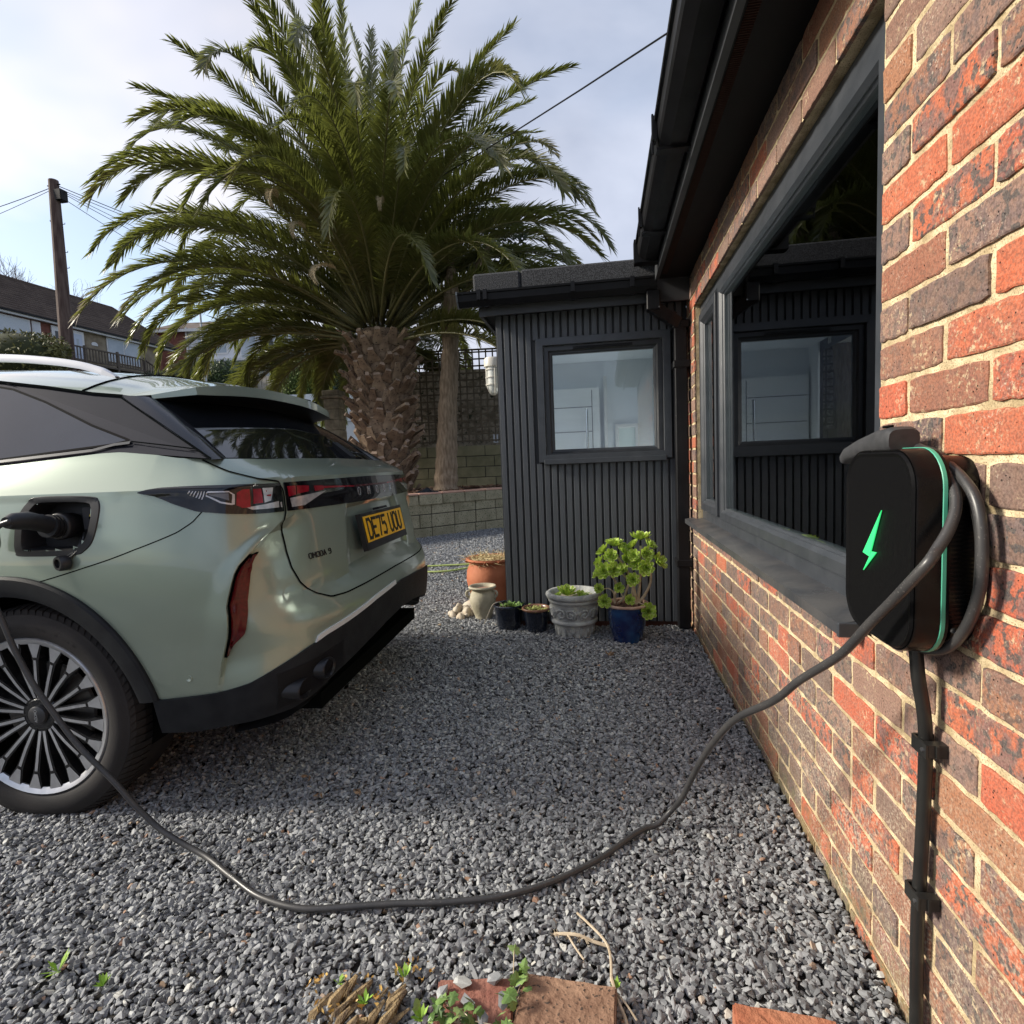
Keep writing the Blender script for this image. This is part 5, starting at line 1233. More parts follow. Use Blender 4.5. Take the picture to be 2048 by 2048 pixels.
# -------- second trunk in the bed
t2 = thing('tree', 'slim brown barked tree rising from the raised bed right of the palm', 'tree', (-3.33, 9.95, .66))
M_bark = mat('bark', (.17, .12, .075), (.33, .25, .17), rough=.95, scale=10, detail=8, bump=1.0, bscale=30, stretch=(3, 3, .6))
b = MB(); pts = [(.0, 0, -.05), (.0, 0, .12), (.02, .02, .5), (.06, .03, 1.0), (.10, .05, 1.6), (.16, .08, 2.3), (.20, .12, 3.0), (.24, .2, 3.8)]
b.tube(catmull(pts, 6), [r*(1+.05*math.sin(i*1.7)) for i, r in enumerate(np.interp(np.linspace(0, 1, 43), [0, .05, .15, .5, 1], [.30, .255, .215, .175, .13]))], 18)
b.v = [(p[0]+.012*mnoise.noise(Vector(p)*5), p[1]+.012*mnoise.noise(Vector(p)*5+Vector((9, 0, 0))), p[2]) for p in b.v]
b.build('trunk', M_bark, t2, smooth=True)
b = MB(); b.tube([(.2, .12, 3.0), (.7, .6, 4.2), (1.1, 1.4, 5.2)], [.09, .06, .03], 8); b.tube([(.24, .2, 3.8), (.0, .8, 4.8), (-.2, 1.6, 5.6)], [.09, .06, .03], 8); b.build('branch', M_bark, t2)
def leafcloud(b, c, rad, n, size, r, flat=1.0):
    for i in range(n):
        while True:
            v = Vector((r.uniform(-1, 1), r.uniform(-1, 1), r.uniform(-1, 1)))
            if v.length < 1: break
        v = v.normalized()*(v.length**.45); p = Vector(c)+Vector((v.x*rad[0], v.y*rad[1], v.z*rad[2])); p *= 1
        a = Vector((r.gauss(0, 1), r.gauss(0, 1), r.gauss(0, 1))).normalized(); q = a.cross(Vector((r.gauss(0, 1), r.gauss(0, 1), r.gauss(0, 1)))).normalized(); s = size*r.uniform(.6, 1.3)
        b.add([p-a*s, p+q*s*.45, p+a*s, p-q*s*.45], [(0, 1, 2, 3)])
M_ev = mat('evergreen_leaf', (.020, .035, .014), (.05, .07, .025), rough=.55, scale=3)
b = MB(); leafcloud(b, (.5, 1.4, 4.7), (1.0, .8, .8), 1600, .06, random.Random(3)); b.build('crown', M_ev, t2)

# -------- trellis fence with posts on a stone wall, plus what shows through
TA, TB = Vector((-5.2, 11.75, 0)), Vector((.3, 12.35, 0)); TD = (TB-TA).normalized(); TL = (TB-TA).length; TN = Vector((TD.y, -TD.x, 0))
M_trel = mat('trellis_wood', (.085, .066, .042), (.17, .14, .095), rough=.9, scale=14, bump=.4, rand=.3)
tr_ = thing('trellis_fence', 'dark weathered square trellis fence between posts behind the slim tree', 'fence', TA)
def TF(s, d, z): return tuple(TD*s+TN*d+Vector((0, 0, z)))
sp_ = .142; z0t, z1t = 1.62, 3.54
k = 0; s = .45
while s < TL:
    b = MB(); b.box(s, s+.030, 0, .018, z0t, z1t, T=TF); b.build('slat', M_trel, tr_); s += sp_
z = z0t+.02
while z < z1t:
    b = MB(); b.box(.3, TL, .0185, .034, z, z+.030, T=TF); b.build('slat', M_trel, tr_); z += sp_
b = MB(); b.box(.3, TL, -.002, .040, z1t, z1t+.03, T=TF); b.build('top_rail', M_trel, tr_)
for s in (1.25, 2.62-.9+.0, 3.05+.0, 4.6):
    pass
for s in (.15, 1.35, 2.72, 4.6):
    b = MB(); b.box(s, s+.085, -.06, -.003, .9, 3.62 if s > 2 else 3.5, T=TF, ch=.006); b.build('post', M_trel, tr_)
b = MB(); b.box(2.40, 2.50, -.03, -.004, 1.60, 1.78, T=TF); b.build('post_shoe', mat('galvanised', (.5, .52, .55), rough=.4, metal=.5), tr_)
lw, T3, L3 = blockwall('low_block_wall', 'mossy low concrete block wall under the trellis fence', 'wall', (-5.2, 11.62, 0), (.3, 12.22, 0), .66, 4, [.62, .60, .61], .225, .10, mtl=mat('mossy_block', (.16, .155, .085), (.27, .25, .15), rough=.95, scale=6, bump=.5, rand=.4))
rb = MB(); rb.box(0, TL, -.9, -.4, .6, 3.22, T=TF); stw = rb.build('stone_wall', mat('rubble_stone', (.30, .26, .19), (.62, .55, .44), rough=.95, scale=11, detail=3, bump=1.0, bscale=14, fac=(.42, .58), speck=(9, .40, (.03, .045, .02)))); tag(stw, 'rubble stone garden wall seen through the squares of the trellis', 'wall'); stw.location = TA
hd = thing('hedge', 'patchy green and russet creeper growing on the stone wall behind the trellis', 'climbing plant', (-4.9, 12.7, 2.2))
for (c, m_, n_) in (((1.2, 0, .3), mat('creeper_green', (.10, .13, .03), (.05, .08, .02), rough=.6, scale=5), 700), ((3.2, .1, .55), mat('creeper_red', (.20, .09, .05), (.12, .11, .05), rough=.6, scale=5), 500)):
    b = MB(); leafcloud(b, c, (1.5, .22, .5), n_, .05, random.Random(n_)); b.build('foliage', m_, hd)
# bare twigs woven through
b = MB(); r_ = random.Random(8)
for i in range(60):
    s = r_.uniform(.4, 2.9); z_ = r_.uniform(1.5, 2.4); P = [Vector(TF(s, -.1, z_))]
    for k in range(5): P.append(P[-1]+Vector((r_.gauss(0, .12), r_.gauss(0, .03), r_.uniform(.03, .16))))
    b.tube(P, .004, 4)
o = b.build('bare_twigs', M_bark, kind='stuff'); o.location = TA
# -------- brick pillar and van past the tailgate
pil = thing('gate_pillar', 'old stone gate pillar with a flat cap left of the palm trunk', 'pillar', (-6.30, 11.9, .9))
M_pst = mat('pillar_stone', (.17, .15, .11), (.30, .27, .20), rough=.95, scale=9, bump=.8, bscale=25)
for i in range(8):
    b = MB(); b.box(-.17+rnd.gauss(0, .004), .17+rnd.gauss(0, .004), -.17, .17, i*.225, i*.225+.218, ch=.01); b.build('stone', M_pst, pil)
b = MB(); b.box(-.21, .21, -.21, .21, 1.80, 1.86, ch=.01); b.box(-.19, .19, -.19, .19, 1.86, 1.98, ch=.02); b.build('cap', M_pst, pil)
van = thing('parked_van', 'white van roof and side showing beyond the car spoiler', 'van', (-11.0, 16.6, terrain(-9.5, 16.4)-.1), math.radians(10))
M_vw = mat('van_white', (.62, .68, .78), (.68, .74, .82), rough=.25, coat=.8, scale=1)
b = MB(); b.prism([(0, .35), (0, 1.1), (.75, 1.25), (1.35, 2.0), (1.7, 2.12), (4.6, 2.12), (4.72, 2.0), (4.75, .35)], -.92, .92, lambda a, z, y: (a-.9, y*(1-.06*max(0, z-1.2)), z)); b.build('body', M_vw, van, smooth=True, autos=30)
b = MB(); b.prism([(.85, 1.3), (1.38, 1.94), (2.0, 1.94), (2.0, 1.25)], -.925, -.90, lambda a, z, y: (a-.9, y, z)); b.build('side_window', M_tint, van)
b = MB(); b.box(1.3, 3.6, -.924, -.918, 1.25, 1.28); b.box(1.3, 3.6, -.924, -.918, 1.72, 1.74); b.build('side_moulding', mat('van_grey', (.3, .33, .38), rough=.4), van)
for a in (.1, 3.0):
    b = MB(); b.lathe([(0, -.95), (.32, -.95), (.33, -.93), (.33, -.75), (0, -.75)], 24, c=(a, 0, .33), axis='y'); b.build('wheel', M_rub, van)
# ================================================================ houses up the hill
M_rt = mat('concrete_tile', (.075, .052, .042), (.12, .088, .07), rough=.85, scale=1.5, rand=.2)
M_fw = mat('white_upvc', (.62, .63, .64), (.70, .70, .71), rough=.4, scale=2)
M_gp = mat('far_glass', (.30, .36, .42), (.45, .50, .55), rough=.1, scale=.7)
M_br = mat('far_brick', (.16, .06, .045), (.22, .085, .06), rough=.9, scale=6)
M_st = mat('far_stone', (.20, .16, .11), (.30, .25, .18), rough=.9, scale=2.2, detail=3, bump=.6, bscale=3)
M_rend = mat('white_render', (.60, .62, .66), (.66, .68, .72), rough=.7, scale=1)
M_wood = mat('deck_wood', (.08, .062, .048), (.13, .105, .085), rough=.85, scale=8, rand=.3)
bung = thing('bungalow', 'tile roofed bungalow with white doors and a timber balcony up the hill', 'house', (-33.62, 28.03, 0))
D_ = Vector((.0612, .9981, 0)); N_ = Vector((.9981, -.0612, 0))     # along the front, and out towards the drive
def BF_(s, d, z): return tuple(D_*s+N_*d+Vector((0, 0, z)))
def bx(n_, m_, q, par, ch=0): b = MB(); b.box(*q, T=BF_); return b.build(n_, m_, par)
bx('wall', M_br, (-7, 5.15, -7, -.30, 6.0, 10.95), bung)
bx('wall', M_st, (5.15, 10.9, -7, -.28, 6.0, 10.93), bung); bx('wall', M_br, (10.9, 11.4, -7, -.27, 6, 10.9), bung)
bx('fascia', M_fw, (-7.2, 12.4, -.02, .05, 10.86, 11.02), bung); bx('soffit', M_fw, (-7.2, 12.4, -.3, -.02, 10.88, 10.90), bung)
bx('gutter', M_black, (-7.2, 12.4, .05, .16, 10.98, 11.08), bung)
n = 15
for i in range(n):
    f0, f1 = i/n, (i+1)/n; b = MB()
    d0, d1 = lerp(.12, -3.6, f0), lerp(.12, -3.6, f1); z0, z1 = lerp(11.05, 14.05, f0), lerp(11.05, 14.05, f1); s0 = -7.4; s1 = lerp(12.6, 10.6, (f0+f1)/2)
    b.add([BF_(s0, d0, z0+.11), BF_(s1, d0, z0+.11), BF_(s1, d1, z1), BF_(s0, d1, z1), BF_(s0, d0, z0-.02), BF_(s1, d0, z0-.02)], [(0, 1, 2, 3), (4, 5, 1, 0)]); b.build('tile_course', M_rt, bung)
b = MB(); b.add([BF_(-7.4, -3.6, 14.05), BF_(10.6, -3.6, 14.05), BF_(12.6, -7.3, 11.05), BF_(-7.4, -7.3, 11.05)], [(0, 1, 2, 3)]); b.add([BF_(12.6, .12, 11.05), BF_(12.6, -7.3, 11.05), BF_(10.6, -3.6, 14.05)], [(0, 1, 2)]); b.build('roof', M_rt, bung)
b = MB(); b.tube([BF_(-7.4, -3.6, 14.08), BF_(10.6, -3.6, 14.08), BF_(12.6, .1, 11.1)], .10, 8); b.build('ridge', M_rt, bung)
def win(s0, s1, z0, z1, par, panes=1, m_=None, fr=.08, d=-.27):
    w = bx('window', M_fw, (s0, s1, d, d+.06, z0, z1), par); k = (s1-s0-fr)/panes
    for i in range(panes): a = s0+fr+i*k; bx('pane', m_ or M_gp, (a, a+k-fr, d+.061, d+.075, z0+fr, z1-fr), w)
    return w
win(-4.2, -.3, 9.45, 10.8, bung, 3); win(-.25, 1.75, 9.45, 10.8, bung, 1, mat('net_curtain', (.50, .55, .60), (.62, .66, .70), rough=.5, scale=14, stretch=(1, 8, 1)))
sh = win(1.85, 2.35, 9.7, 10.8, bung, 1, M_rend)
pc = bx('porch_door', M_fw, (3.0, 4.1, -.27, -.2, 8.7, 10.8), bung); bx('pane', mat('dark_far', (.05, .055, .06), rough=.2), (3.2, 3.95, -.199, -.19, 8.9, 10.5), pc)
dd = bx('front_door', M_fw, (4.15, 5.1, -.27, -.2, 8.7, 10.8), bung); bx('pane', M_gp, (4.55, 4.72, -.199, -.19, 9.3, 10.3), dd); bx('panel', mat('door_pale', (.5, .56, .68), rough=.4), (4.3, 4.95, -.199, -.195, 8.9, 10.6), dd)
b = MB(); b.prism([(5.65, 10.1), (5.62, 10.2), (5.72, 10.3), (5.87, 10.35), (6.02, 10.3), (6.1, 10.2), (6.08, 10.1)], -.27, -.24, BF_2 := (lambda s, z, d: BF_(s, d, z))); b.build('name_plaque', M_fw, bung)
win(6.75, 9.35, 9.25, 10.85, bung, 2)
bx('step', M_st, (2.6, 5.4, -.2, .9, 8.55, 8.72), bung)
bal = thing('timber_balcony', 'weathered timber balcony rail in front of the tile roofed bungalow', 'railing', (-33.62, 28.03, 0))
bx('top_rail', M_wood, (-7, 8.5, .9, 1.0, 9.50, 9.58), bal); bx('bottom_rail', M_wood, (-7, 8.5, .92, .98, 8.72, 8.79), bal); bx('deck', M_wood, (-7, 8.6, -.2, 1.0, 8.5, 8.6), bal)
s = -3.0
while s < 8.5: bx('baluster', M_wood, (s, s+.06, .93, .97, 8.79, 9.5), bal); s += .21
for s in (-2.9, -.6, 1.7, 4.0, 6.3, 8.45): bx('post', M_wood, (s, s+.12, .88, 1.02, 7.5, 9.68), bal)
b = MB(); b.add([BF_(8.55, .9, 9.58), BF_(8.55, 1.0, 9.58), BF_(11.0, 1.0, 8.5), BF_(11.0, .9, 8.5), BF_(8.55, .9, 9.5), BF_(8.55, 1.0, 9.5), BF_(11.0, 1.0, 8.42), BF_(11.0, .9, 8.42)], [(0, 1, 2, 3), (7, 6, 5, 4), (0, 4, 5, 1), (1, 5, 6, 2), (2, 6, 7, 3), (3, 7, 4, 0)]); b.build('stair_rail', M_wood, bal)
for k in range(11): s = 8.7+k*.21; bx('baluster', M_wood, (s, s+.05, .93, .97, 8.0-k*.09, 9.5-k*.092), bal)
# brick and white house beyond
bh = thing('brick_end_house', 'red brick gabled house with white rendered front between bungalow and palm', 'house', (-36.0, 42.8, 0))
def GF(s, d, z): a = Vector((.985, .17, 0)); c = Vector((.17, -.985, 0)); return tuple(a*s+c*d+Vector((0, 0, z)))
def gx(n_, m_, q, par): b = MB(); b.box(*q, T=GF); return b.build(n_, m_, par)
gx('wall', M_br, (-.6, 2.2, -9, 0, 5, 13.4), bh); gx('wall', M_rend, (2.2, 9.4, -9, -.1, 5, 13.3), bh)
gx('downpipe', M_fw, (2.10, 2.22, 0, .1, 8, 13.4), bh)
b = MB(); b.add([GF(-1, .4, 13.2), GF(10, .4, 13.2), GF(10, -4.6, 15.0), GF(-1, -4.6, 15.0), GF(10, -9.4, 13.2), GF(-1, -9.4, 13.2)], [(0, 1, 2, 3), (3, 2, 4, 5)]); b.build('roof', M_rt, bh)
gx('fascia', M_fw, (-1, 10, .38, .45, 13.0, 13.22), bh)
def gw(s0, s1, z0, z1, n_):
    w = gx('window', M_fw, (s0, s1, -.1, -.02, z0, z1), bh); k = (s1-s0-.1)/n_
    for i in range(n_): gx('pane', M_gp, (s0+.1+i*k, s0+k*(i+1), -.019, -.01, z0+.1, z1-.1), w)
gw(2.9, 5.4, 11.2, 12.7, 2); gw(6.4, 7.8, 10.6, 12.9, 1); gw(2.9, 5.3, 8.6, 9.8, 2)
gd = gx('balcony_door', mat('dark_far2', (.06, .065, .07), rough=.2), (8.1, 9.1, -.09, -.01, 10.6, 12.6), bh)
gx('balcony', M_fw, (2.4, 9.4, -.1, 1.4, 10.35, 10.55), bh)
rh = thing('red_roof_house', 'cream house with red tiled hip roof left of the palm trunk', 'house', (-32.2, 57.0, 0))
def RF(s, d, z): return (s*.98+d*.15, s*.15-d*.98, z)
def rx(n_, m_, q, par): b = MB(); b.box(*q, T=RF); return b.build(n_, m_, par)
M_rr = mat('red_tile', (.30, .12, .08), (.38, .17, .12), rough=.85, scale=2); M_crm = mat('cream_render', (.60, .56, .50), (.66, .62, .56), rough=.8, scale=1)
rx('wall', M_crm, (0, 7, -8, 0, 8, 13.5), rh); b = MB(); b.add([RF(-.6, .6, 13.3), RF(7.6, .6, 13.3), RF(7.6, -8.6, 13.3), RF(-.6, -8.6, 13.3), RF(2.5, -4, 17.0), RF(4.5, -4, 17.0)], [(0, 1, 5, 4), (1, 2, 5), (2, 3, 4, 5), (3, 0, 4)]); b.build('roof', M_rr, rh)
rx('fascia', M_fw, (-.6, 7.6, .55, .65, 13.1, 13.35), rh)
w = rx('window', M_fw, (.5, 1.3, 0, .05, 11.4, 12.9), rh); rx('pane', M_gp, (.6, 1.2, .051, .06, 11.5, 12.8), w); w = rx('window', M_fw, (2.8, 4.2, 0, .05, 11.8, 12.9), rh); rx('pane', M_gp, (2.9, 4.1, .051, .06, 11.9, 12.8), w)
rx('garage_roof', mat('flat_dark', (.03, .03, .035), rough=.6), (-1.5, 3.4, .1, 4, 10.4, 10.9), rh)
# fences and lamp post
fe = thing('panel_fence', 'grey panel fence between bushes in front of the white rendered house', 'fence', (-20.9, 30.6, 5.7))
for i in range(9):
    b = MB(); b.box(i*.31, i*.31+.28, 0, .04, 0, 1.05); b.build('board', mat('grey_board', (.30, .27, .24), (.38, .35, .31), rough=.9, scale=3) if i == 0 else bpy.data.materials['grey_board'], fe)
b = MB(); b.box(0, 2.8, .045, .09, .2, .3); b.box(0, 2.8, .045, .09, .8, .9); b.build('rail', bpy.data.materials['grey_board'], fe)
lp = thing('lamp_post', 'thin pale grey lamp post standing left of the white house', 'lamp post', (-20.6, 27.1, 4.5))
b = MB(); b.tube([(0, 0, 0), (.0, 0, 2), (0, 0, 5.2)], [.09, .07, .05], 10); b.build('post', mat('post_grey', (.45, .47, .5), rough=.5), lp); b = MB(); b.tube([(0, 0, 5.2), (.1, -.2, 5.35), (.4, -.5, 5.4)], .04, 8); b.build('lamp_head', mat('post_grey2', (.35, .36, .38), rough=.5), lp)
# shrubs
def shrub(loc, rad, n_, size, c1, c2, label, seed):
    t = thing('shrub', label, 'bush', loc); r = random.Random(seed)
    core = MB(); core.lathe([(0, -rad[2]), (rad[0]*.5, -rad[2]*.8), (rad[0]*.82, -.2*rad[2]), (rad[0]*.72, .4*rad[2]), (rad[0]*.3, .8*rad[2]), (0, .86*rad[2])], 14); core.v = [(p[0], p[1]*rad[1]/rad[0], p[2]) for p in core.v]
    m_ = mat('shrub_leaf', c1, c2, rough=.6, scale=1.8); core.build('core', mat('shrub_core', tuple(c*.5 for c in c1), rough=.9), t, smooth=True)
    b = MB()
    for k in range(9): a = r.uniform(0, 6.28); leafcloud(b, (rad[0]*.5*math.cos(a), rad[1]*.5*math.sin(a), r.uniform(-.2, .45)*rad[2]), [x*.62 for x in rad], n_//9, size, r)
    leafcloud(b, (0, 0, 0), rad, n_//3, size, r); b.build('foliage', m_, t)
shrub((-25.3, 21.3, 6.55), (2.3, 1.4, 1.15), 5200, .085, (.06, .07, .018), (.19, .17, .045), 'clipped olive green bush above the car roof rail at the left edge', 1)
shrub((-23.6, 32.4, 7.0), (1.6, 1.2, 1.25), 2600, .09, (.03, .055, .015), (.09, .13, .04), 'round dark green bush left of the thin lamp post', 2)
shrub((-20.8, 31.0, 6.35), (1.1, .9, .65), 1400, .08, (.10, .12, .02), (.24, .25, .06), 'low yellow green bush right of the thin lamp post', 3)
shrub((-17.8, 31.2, 6.6), (1.5, 1.2, 1.5), 3000, .09, (.08, .12, .02), (.20, .26, .06), 'bright green bush right of the grey panel fence', 4)
shrub((-16.4, 32.5, 6.7), (2.2, 1.5, 1.9), 3600, .10, (.015, .035, .022), (.05, .085, .05), 'tall dark green conifer bush left of the palm trunk', 5)
shrub((-26.4, 32.6, 7.2), (3.2, 1.1, .75), 2600, .09, (.025, .035, .014), (.06, .075, .03), 'long low dark hedge beneath the brick gabled house', 6)
# telegraph pole and wires
tp = thing('telegraph_pole', 'tall brown wooden telegraph pole with step irons at the left', 'telegraph pole', (-24.45, 23.05, 5.0))
M_pole = mat('pole_wood', (.055, .028, .022), (.12, .08, .065), rough=.85, scale=2, stretch=(4, 4, .5))
TOP = Vector((-.42, .60, 9.85))
b = MB(); b.tube([(.0, 0, 0), TOP*.5, TOP], [.30, .26, .20], 14); b.build('pole', M_pole, tp)
b = MB(); b.tube([TOP+Vector((-.33, 0, -.2)), TOP+Vector((.33, 0, -.2))], .03, 6); b.build('bracket', M_black, tp)
b = MB(); b.box(.12, .50, -.2, .2, -.95, -.45, T=lambda x_, y_, z_: (TOP.x+x_, TOP.y+y_, TOP.z+z_), ch=.03); b.build('junction_box', M_black, tp)
b = MB()
for z_, s_ in ((-1.95, 1), (-1.75, -1), (-3.2, 1), (-3.1, -1), (-3.9, 1)): q = TOP+Vector((0, 0, z_)); b.tube([q+Vector((s_*.2, 0, 0)), q+Vector((s_*.38, 0, 0)), q+Vector((s_*.38, 0, .06))], .015, 5)
b.build('step_iron', M_black, tp)
TW_ = Vector((-24.45, 23.05, 5.0))+TOP
def wire(a, c, sag, label, r=.012):
    a = Vector(a); c = Vector(c); b = MB(); P = [a.lerp(c, k/16)-Vector((0, 0, sag*4*(k/16)*(1-k/16))) for k in range(17)]; b.tube(P, r, 5)
    o = b.build('overhead_wire', M_black); tag(o, label, 'wire', 'overhead wires'); return o
wire(TW_+Vector((.1, 0, -.2)), (-6, 44, 9.5), .5, 'upper overhead wire running right from the pole behind the palm', .018)
wire(TW_+Vector((.1, 0, -.3)), (-12, 26, 10.2), .5, 'second overhead wire running down right from the pole head', .014)
wire(TW_+Vector((.1, 0, -.35)), (-14, 34, 10.0), .4, 'third overhead wire running down right from the pole head', .013)
wire(TW_+Vector((.1, 0, -.6)), (-21.0, 31, 11.2), .2, 'short overhead wire dropping steeply right of the pole', .014)
wire(TW_+Vector((.1, 0, -.4)), (-20.0, 32, 11.8), .2, 'short overhead wire dropping gently right of the pole', .014)
wire(TW_+Vector((-.2, 0, -.3)), (-33, 20, 11.2), .3, 'overhead wire falling left from the pole to the picture edge', .015)
wire(TW_+Vector((-.2, 0, -.4)), (-32, 19, 9.7), .3, 'lower overhead wire falling left from the pole', .011)
wire((-12, 23.5, 11.5), (.1, 4.15, 3.98), .35, 'long overhead wire crossing the sky from the palm to the black eaves', .0075)
# bare winter trees behind the bungalow
M_twig = mat('winter_twig', (.10, .075, .065), (.17, .13, .12), rough=.9, scale=2)
def bare(loc, h, seed, label):
    t = thing('bare_tree', label, 'tree', loc); r = random.Random(seed); b = MB(); trunk = MB()
    def grow(p, d, l_, rad, dep, mb):
        P = [p]; 
        for k in range(4): d = (d+Vector((r.gauss(0, .12), r.gauss(0, .12), r.gauss(0, .06)+.04))).normalized(); P.append(P[-1]+d*l_/4)
        mb.tube(P, [rad*(1-.4*k/4) for k in range(5)], 4 if dep > 1 else 6, caps=False)
        if dep >= 5: return
        for k in range(r.randint(2, 4) if dep < 4 else 3):
            q = P[r.randint(2, 4)]; a = r.uniform(0, 6.28); s = r.uniform(.35, .75); nd = (d+Vector((math.cos(a)*s, math.sin(a)*s, r.uniform(-.1, .35)))).normalized()
            grow(q, nd, l_*r.uniform(.62, .82), rad*.55, dep+1, b)
    grow(Vector((0, 0, 0)), Vector((0, 0, 1)), h*.30, h*.016, 0, trunk); trunk.build('trunk', M_twig, t); b.build('branches', M_twig, t)
bare((-42.5, 34.0, 8.5), 11.5, 3, 'bare branched winter tree behind the bungalow roof left of the pole')
bare((-41.0, 41.0, 8.5), 10.0, 11, 'bare winter tree above the bungalow ridge just right of the pole')
bare((-46.5, 33.0, 8.5), 11, 5, 'bare winter tree at the far left picture edge')
bare((-38.5, 46.0, 8.5), 8.5, 23, 'small bare winter tree between pole and palm fronds')
# ================================================================ charger on the wall and its cables
M_cblk = mat('charger_black', (.004, .004, .0045), (.006, .006, .0065), rough=.25, scale=40, spec=.22, rvar=.05)
M_cplate = mat('charger_face', (.003, .003, .0035), (.005, .005, .0055), rough=.45, scale=180, spec=.12)
M_green = mat('charger_green', (.07, .36, .24), (.09, .42, .29), rough=.4, scale=10)
ch = thing('wall_charger', 'black rounded electric car charger with glowing green bolt on the brick wall', 'car charger', (0, 1.052, .94))
CHY, CHZ, CR = .122, .162, .062
def rr(hy, hz, r, n=8):
    P = []
    for (cy, cz, a0) in ((hy-r, hz-r, 0), (-hy+r, hz-r, 90), (-hy+r, -hz+r, 180), (hy-r, -hz+r, 270)):
        for k in range(n+1): a = math.radians(a0+90*k/n); P.append((cy+r*math.cos(a), cz+r*math.sin(a)))
    return P
def shell(secs):
    """secs: (x, dy, dz) outlines joined front to back"""
    b = MB(); n = 36
    for x, g_ in secs: b.v += [(x, y, z) for y, z in rr(CHY+g_, CHZ+g_, max(.02, CR+g_))]
    for l_ in range(len(secs)-1): b.f += [(l_*n+i, l_*n+(i+1) % n, (l_+1)*n+(i+1) % n, (l_+1)*n+i) for i in range(n)]
    return b, n
b, n = shell([(-.090, -.006), (-.092, -.001), (-.088, 0), (-.0575, 0)]); b.f.append(tuple(range(n))); b.build('front_cover', M_cblk, ch, smooth=True, autos=30)
b, n = shell([(-.0945, -.012), (-.0965, -.0065), (-.0965, -.0065), (-.0925, -.004), (-.0915, -.004)]); b.f.append(tuple(range(n))); b.build('face_plate', M_cplate, ch, smooth=True, autos=30)
b, n = shell([(-.0575, .0005), (-.0565, .0015), (-.0515, .0015), (-.0505, .0005)]); b.build('light_stripe', M_green, ch, smooth=True, autos=30)
b, n = shell([(-.0505, 0), (-.046, 0), (-.044, -.012), (-.0, -.014)]); b.build('back_shell', M_cblk, ch, smooth=True, autos=30)
b = MB()
for k in range(34): z = -.11+k*.0066; b.box(-.043, -.004, -CHY+.0115, -CHY+.0145, z, z+.003)
b.build('cooling_rib', M_cblk, ch)
# bolt
bolt1 = [(-.002, -.019), (-.026, .0), (.0, 0), (0, 0)]
M_bolt = mat('bolt_light', (.03, .35, .12), rough=.4, emis=((.03, .62, .16), .75))
def BT_(y, z, x): return (x, y, z)
b = MB(); b.prism([(.040, -.018), (-.026, .062), (.0145, -.022)], -.0985, -.0968, BT_); b.prism([(.0065, -.012), (-.010, -.011), (.038, -.050)], -.0985, -.0968, BT_); b.build('bolt_light', M_bolt, ch)
b = MB(); b.lathe([(0, 0), (.004, 0), (.004, .003), (0, .003)], 10, axis='y', c=(-.036, -CHY+.006, -.115)); b.build('screw', mat('zinc2', (.6, .6, .6), rough=.3, metal=1), ch)
# the plug holster cover resting on top
M_conn = mat('connector_grey', (.030, .031, .034), (.045, .046, .05), rough=.55, scale=60, bump=.08, bscale=600)
hol = thing('plug_cover', 'dark grey rubber plug boot resting on top of the black charger', 'plug cover', (-.055, 1.05, 1.098))
P = [Vector((0, .212, -.012)), Vector((0, .19, -.002)), Vector((0, .12, .010)), Vector((0, .055, .018)), Vector((0, .008, .020)), Vector((0, -.003, .019))]
b = MB(); sx = [.018, .021, .024, .026, .027, .024]; sz = [.011, .014, .018, .021, .022, .018]; n = 16
for i, p in enumerate(P):
    d = (P[min(i+1, 5)]-P[max(0, i-1)]).normalized(); u = Vector((1, 0, 0)).cross(d).normalized()*-1
    for k in range(n): a = 2*math.pi*k/n; c_, s_ = math.cos(a), math.sin(a); c_ = math.copysign(abs(c_)**.6, c_); s_ = math.copysign(abs(s_)**.6, s_); q = p+Vector((1, 0, 0))*c_*sx[i]+u*s_*sz[i]; b.v.append(tuple(q))
for i in range(5):
    for k in range(n): b.f.append((i*n+k, i*n+(k+1) % n, (i+1)*n+(k+1) % n, (i+1)*n+k))
b.f.append(tuple(5*n+k for k in range(n)))
b.build('boot', M_conn, hol, smooth=True, autos=40)
for yy, rr_, zz in ((.030, .008, .0415), (.165, .0045, .018)):
    b = MB(); b.lathe([(0, .0), (rr_, 0), (rr_, .003), (0, .003)], 16); b.v = [(p[0]-.010, p[1]*1.3+yy, p[2]+zz-(p[1])*.12) for p in b.v]; b.build('boot_hole', M_gap, hol)
b = MB(); b.tube([(0, .214, -.013), (0, .18, -.002)], .009, 12); b.build('socket_mouth', M_gap, hol)
M_cable = mat('cable_grey', (.034, .034, .036), (.050, .048, .048), rough=.40, scale=16, rvar=.1, speck=(300, .36, (.12, .115, .11)))
cab = thing('charging_cable', 'dark grey charging cable looping from the wall charger over gravel to the car', 'cable')
def kk(a, b2): return (a, b2)
path = [(-.022, 1.16, 1.108), (-.030, 1.10, 1.108), (-.033, 1.03, 1.098), (-.036, .972, 1.074), (-.041, .934, 1.040), (-.049, .914, 1.012), (-.065, .900, .983), (-.084, .890, .958), (-.103, .880, .937), (-.119, .917, .887), (-.131, .990, .818), (-.150, 1.063, .739), (-.185, 1.155, .66), (-.215, 1.215, .592), (-.263, 1.33, .501), (-.292, 1.43, .40), (-.317, 1.517, .29), (-.347, 1.617, .14), (-.368, 1.69, .055), (-.400, 1.68, .030)]
